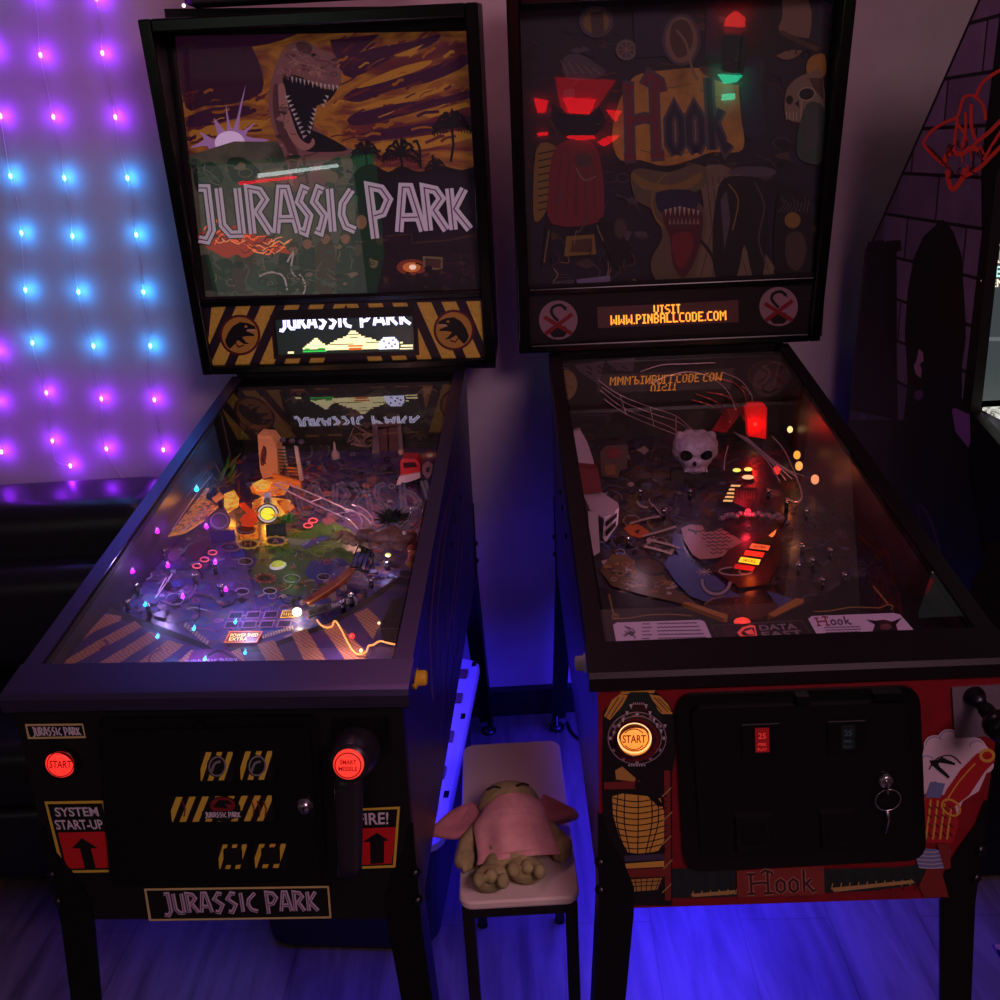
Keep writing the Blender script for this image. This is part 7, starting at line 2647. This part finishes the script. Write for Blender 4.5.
mx = N(BRKM, 'ShaderNodeMix', data_type='RGBA', blend_type='MULTIPLY')
mx.inputs[0].default_value = .6
L(BRKM, br.outputs['Color'], mx.inputs[6])
L(BRKM, nz.outputs['Fac'], mx.inputs[7])
L(BRKM, mx.outputs[2], bn.inputs['Base Color'])
for x in (AX, 1.58):
    m = MB()
    m.prism([(x, y, z) for y, z in prof], (.02, 0, 0), BLK)
    sd = m.build('side_panel', ar, M=Matrix())
    recalc(sd)
    if x == AX:
        c = Canvas(Frame(), (AX, 0, 0), (1, 0, 0), 4e-5)
        c.mb.add([(AX - .0004, y, z) for y, z in [(2.425, .66), (2.413, 1.0), (2.383, 1.315), (2.346, 1.338), (1.925, 1.792), (1.845, 1.845), (1.86, 1.52), (1.83, 1.40), (1.835, 1.08), (1.88, .66)]], [list(range(10))], BRKM)
        inkD, inkP, inkR, inkL = mat('mural_black', (9, 7, 12), .45), mat('mural_plum', (40, 24, 44), .5), mat('mural_red', (240, 70, 56), .5), mat('mural_pale', (176, 130, 170), .5)
        c.k = 12
        c.poly([(866, 262), (868, 242), (884, 240), (890, 258), (896, 262), (898, 420), (850, 410)], mat('mural_dusk', (30, 20, 36), .5))
        c.poly([(886, 241), (901, 240), (902, 250), (897, 252), (897, 400), (885, 400)], inkD)
        c.poly([(943, 219), (954, 232), (962, 256), (964, 290), (966, 322), (966, 340), (962, 366), (962, 398), (968, 408), (970, 470), (985, 560), (960, 600), (846, 600), (850, 420), (904, 420), (908, 380), (905, 330), (908, 290), (914, 258), (924, 236)], inkD)
        c.poly([(919, 349), (923, 352), (924, 361), (920, 364), (922, 370), (921, 378), (916, 374), (914, 366), (917, 360)], inkL)
        c.poly([(915, 391), (922, 390), (924, 396), (919, 401), (915, 398)], mat('mural_lilac', (110, 70, 120), .5))
        c.poly([(908, 345), (918, 344), (919, 350), (910, 352)], inkD)
        c.poly([(952, 409), (956, 408), (966, 413), (970, 414), (971, 440), (969, 448), (956, 432)], mat('mural_violet', (150, 100, 180), .5))
        c.rib([(918, 510), (922, 506), (930, 518), (936, 536), (940, 550)], 3, mat('mural_grey', (84, 66, 90), .5), sm=3)
        c.rib([(918, 510), (920, 520)], 2, MATS['mural_grey'])
        # red winged doodle
        for pts, w_ in (([(923, 143), (932, 131), (946, 122), (958, 116), (964, 98), (974, 96), (984, 106), (986, 120)], 3), ([(976, 98), (982, 84), (994, 74), (1006, 68)], 3.4), ([(923, 143), (932, 154), (944, 164), (950, 168)], 3.4),
                        ([(958, 118), (956, 134), (954, 152)], 3), ([(966, 112), (966, 130), (962, 150)], 3), ([(972, 104), (972, 126), (976, 140)], 3.6), ([(958, 124), (964, 132), (968, 142)], 3), ([(944, 164), (950, 152), (962, 154), (972, 148), (984, 152)], 5),
                        ([(948, 170), (950, 184), (954, 189), (962, 180), (966, 168)], 5), ([(966, 176), (980, 168), (992, 156), (1002, 146)], 4), ([(970, 150), (980, 140), (990, 132), (1002, 120)], 4), ([(984, 160), (996, 140), (1004, 128)], 3)):
            c.rib(pts, w_, inkR, sm=4)
        for k in range(26):
            r = random.Random(k + 200)
            x_, y_ = r.uniform(948, 996), r.uniform(136, 176)
            if y_ > 130 + (1000 - x_) * .7 + 20:
                continue
            c.rib([(x_, y_), (x_ + r.uniform(-4, 4), y_ + 5), (x_ + r.uniform(-5, 5), y_ + 9)], r.uniform(.8, 2), r.choice([inkR, mat('mural_dark_red', (90, 18, 24), .5)]), sm=2)
        for k in range(6):
            c.rib([(928 + k * 3.6, 146 + k * 4), (934 + k * 3.4, 150 + k * 3.6)], 1.4, mat('mural_dark_red', (90, 18, 24), .5))
        c.build('mural', sd, M=Matrix(), label='purple brick mural with a dark hooded figure and a red doodle')
m = MB()
m.box(AX + .02, 1.58, 2.36, 2.38, .02, 1.3, BLK2)
m.prism([(AX + .02, 2.34, 1.32), (AX + .02, 1.92, 1.78), (AX + .02, 1.84, 1.84), (AX + .02, 1.66, 1.84), (AX + .02, 1.70, 1.74), (AX + .02, 1.90, 1.70), (AX + .02, 2.3, 1.30)], (.66, 0, 0), BLK)
m.prism([(AX + .02, 1.80, 1.07), (AX + .02, 1.63, 1.025), (AX + .02, 1.57, .99), (AX + .02, 1.74, .92)], (.66, 0, 0), mat('panel_purple', (50, 34, 70), .35))
m.prism([(AX + .02, 1.76, .90), (AX + .02, 1.76, .02), (AX + .02, 1.80, .02), (AX + .02, 1.80, .92)], (.66, 0, 0), BLK)
m.build('cabinet_shell', ar, M=Matrix())
m = MB()
m.prism([(AX + .0205, 1.81, 1.09), (AX + .0205, 1.862, 1.09), (AX + .0205, 1.862, 1.52), (AX + .0205, 1.81, 1.52)], (.003, 0, 0), BLK2)
m.build('screen_bezel', ar, M=Matrix())
scr = mat('screen_grey', (70, 84, 84), .3, emit=(70, 84, 84), es=.5)
m = MB()
m.box(AX + .024, 1.56, 1.815, 1.84, 1.09, 1.54, scr)
sc_ = m.build('screen', ar, M=Matrix(), label='lit grey green screen with white words')
c = Canvas(Frame(), (0, 1.8135, 0), (0, -1, 0), 5e-5)
TW, TC = emi('screen_white', (255, 240, 210), 1.1), emi('screen_cyan', (180, 250, 240), 1.1)
c.text('GO', [(989, 235), (1005, 235), (1005, 246), (989, 246)], TW)
c.text('ARE', [(984.5, 251), (1005, 251), (1005, 263), (984.5, 263)], TW)
c.text('HEAD', [(988, 266), (1016, 266), (1016, 277), (988, 277)], TC)
c.text('SEEN', [(981, 279), (1004, 279), (1004, 287), (981, 287)], TW)
c.poly([(996, 200), (1010, 200), (1010, 226), (992, 226)], mat('screen_red', (180, 60, 60), .4, emit=(180, 60, 60), es=.5))
c.poly([(979, 337), (1012, 337), (1012, 341), (979, 341)], mat('screen_line', (110, 124, 122), .4, emit=(110, 124, 122), es=.5))
c.build('screen_text', sc_, M=Matrix())
m = MB()
a = [SF.hit(977, 416, (0, 0, 1.075), (0, 0, 1)), SF.hit(1000, 427, (0, 0, 1.06), (0, 0, 1))]
m.box(AX + .022, 1.56, 1.69, 1.80, 1.076, 1.082, noisy('control_print_white', [(30, 30, 30), (220, 226, 210), (60, 60, 60), (240, 240, 230)], 60, .4, emit=1.))
m.build('control_print', ar, M=Matrix(), label='pale patterned strip below the screen')

# patterned rug at the lower right edge
rg = MB()
LEO = noisy('spotted_rug', [(16, 12, 14), (20, 16, 18), (150, 116, 84), (170, 130, 96)], 30, .9, [.3, .52, .56, .7], 2)
rg.box(.955, 1.7, .7, 1.575, .0005, .012, LEO, bev=.004)
o = rg.build('floor_mat')
o['label'] = 'dark spotted mat on the floor at the lower right corner'
o['category'] = 'rug'
# black cable between the machines
cb = MB()
fp = lambda x, y: SF.hit(x, y, (0, 0, .006), (0, 0, 1))
cb.tube(smoothpath([fp(567, 722), fp(571, 731), fp(578, 738), fp(586, 738), V((.2, 2.50, .005))], 5), .004, BLK, 7)
o = cb.build('power_cable')
o['label'] = 'black power cable curling on the floor beside the pirate machine rear leg'
o['category'] = 'cable'
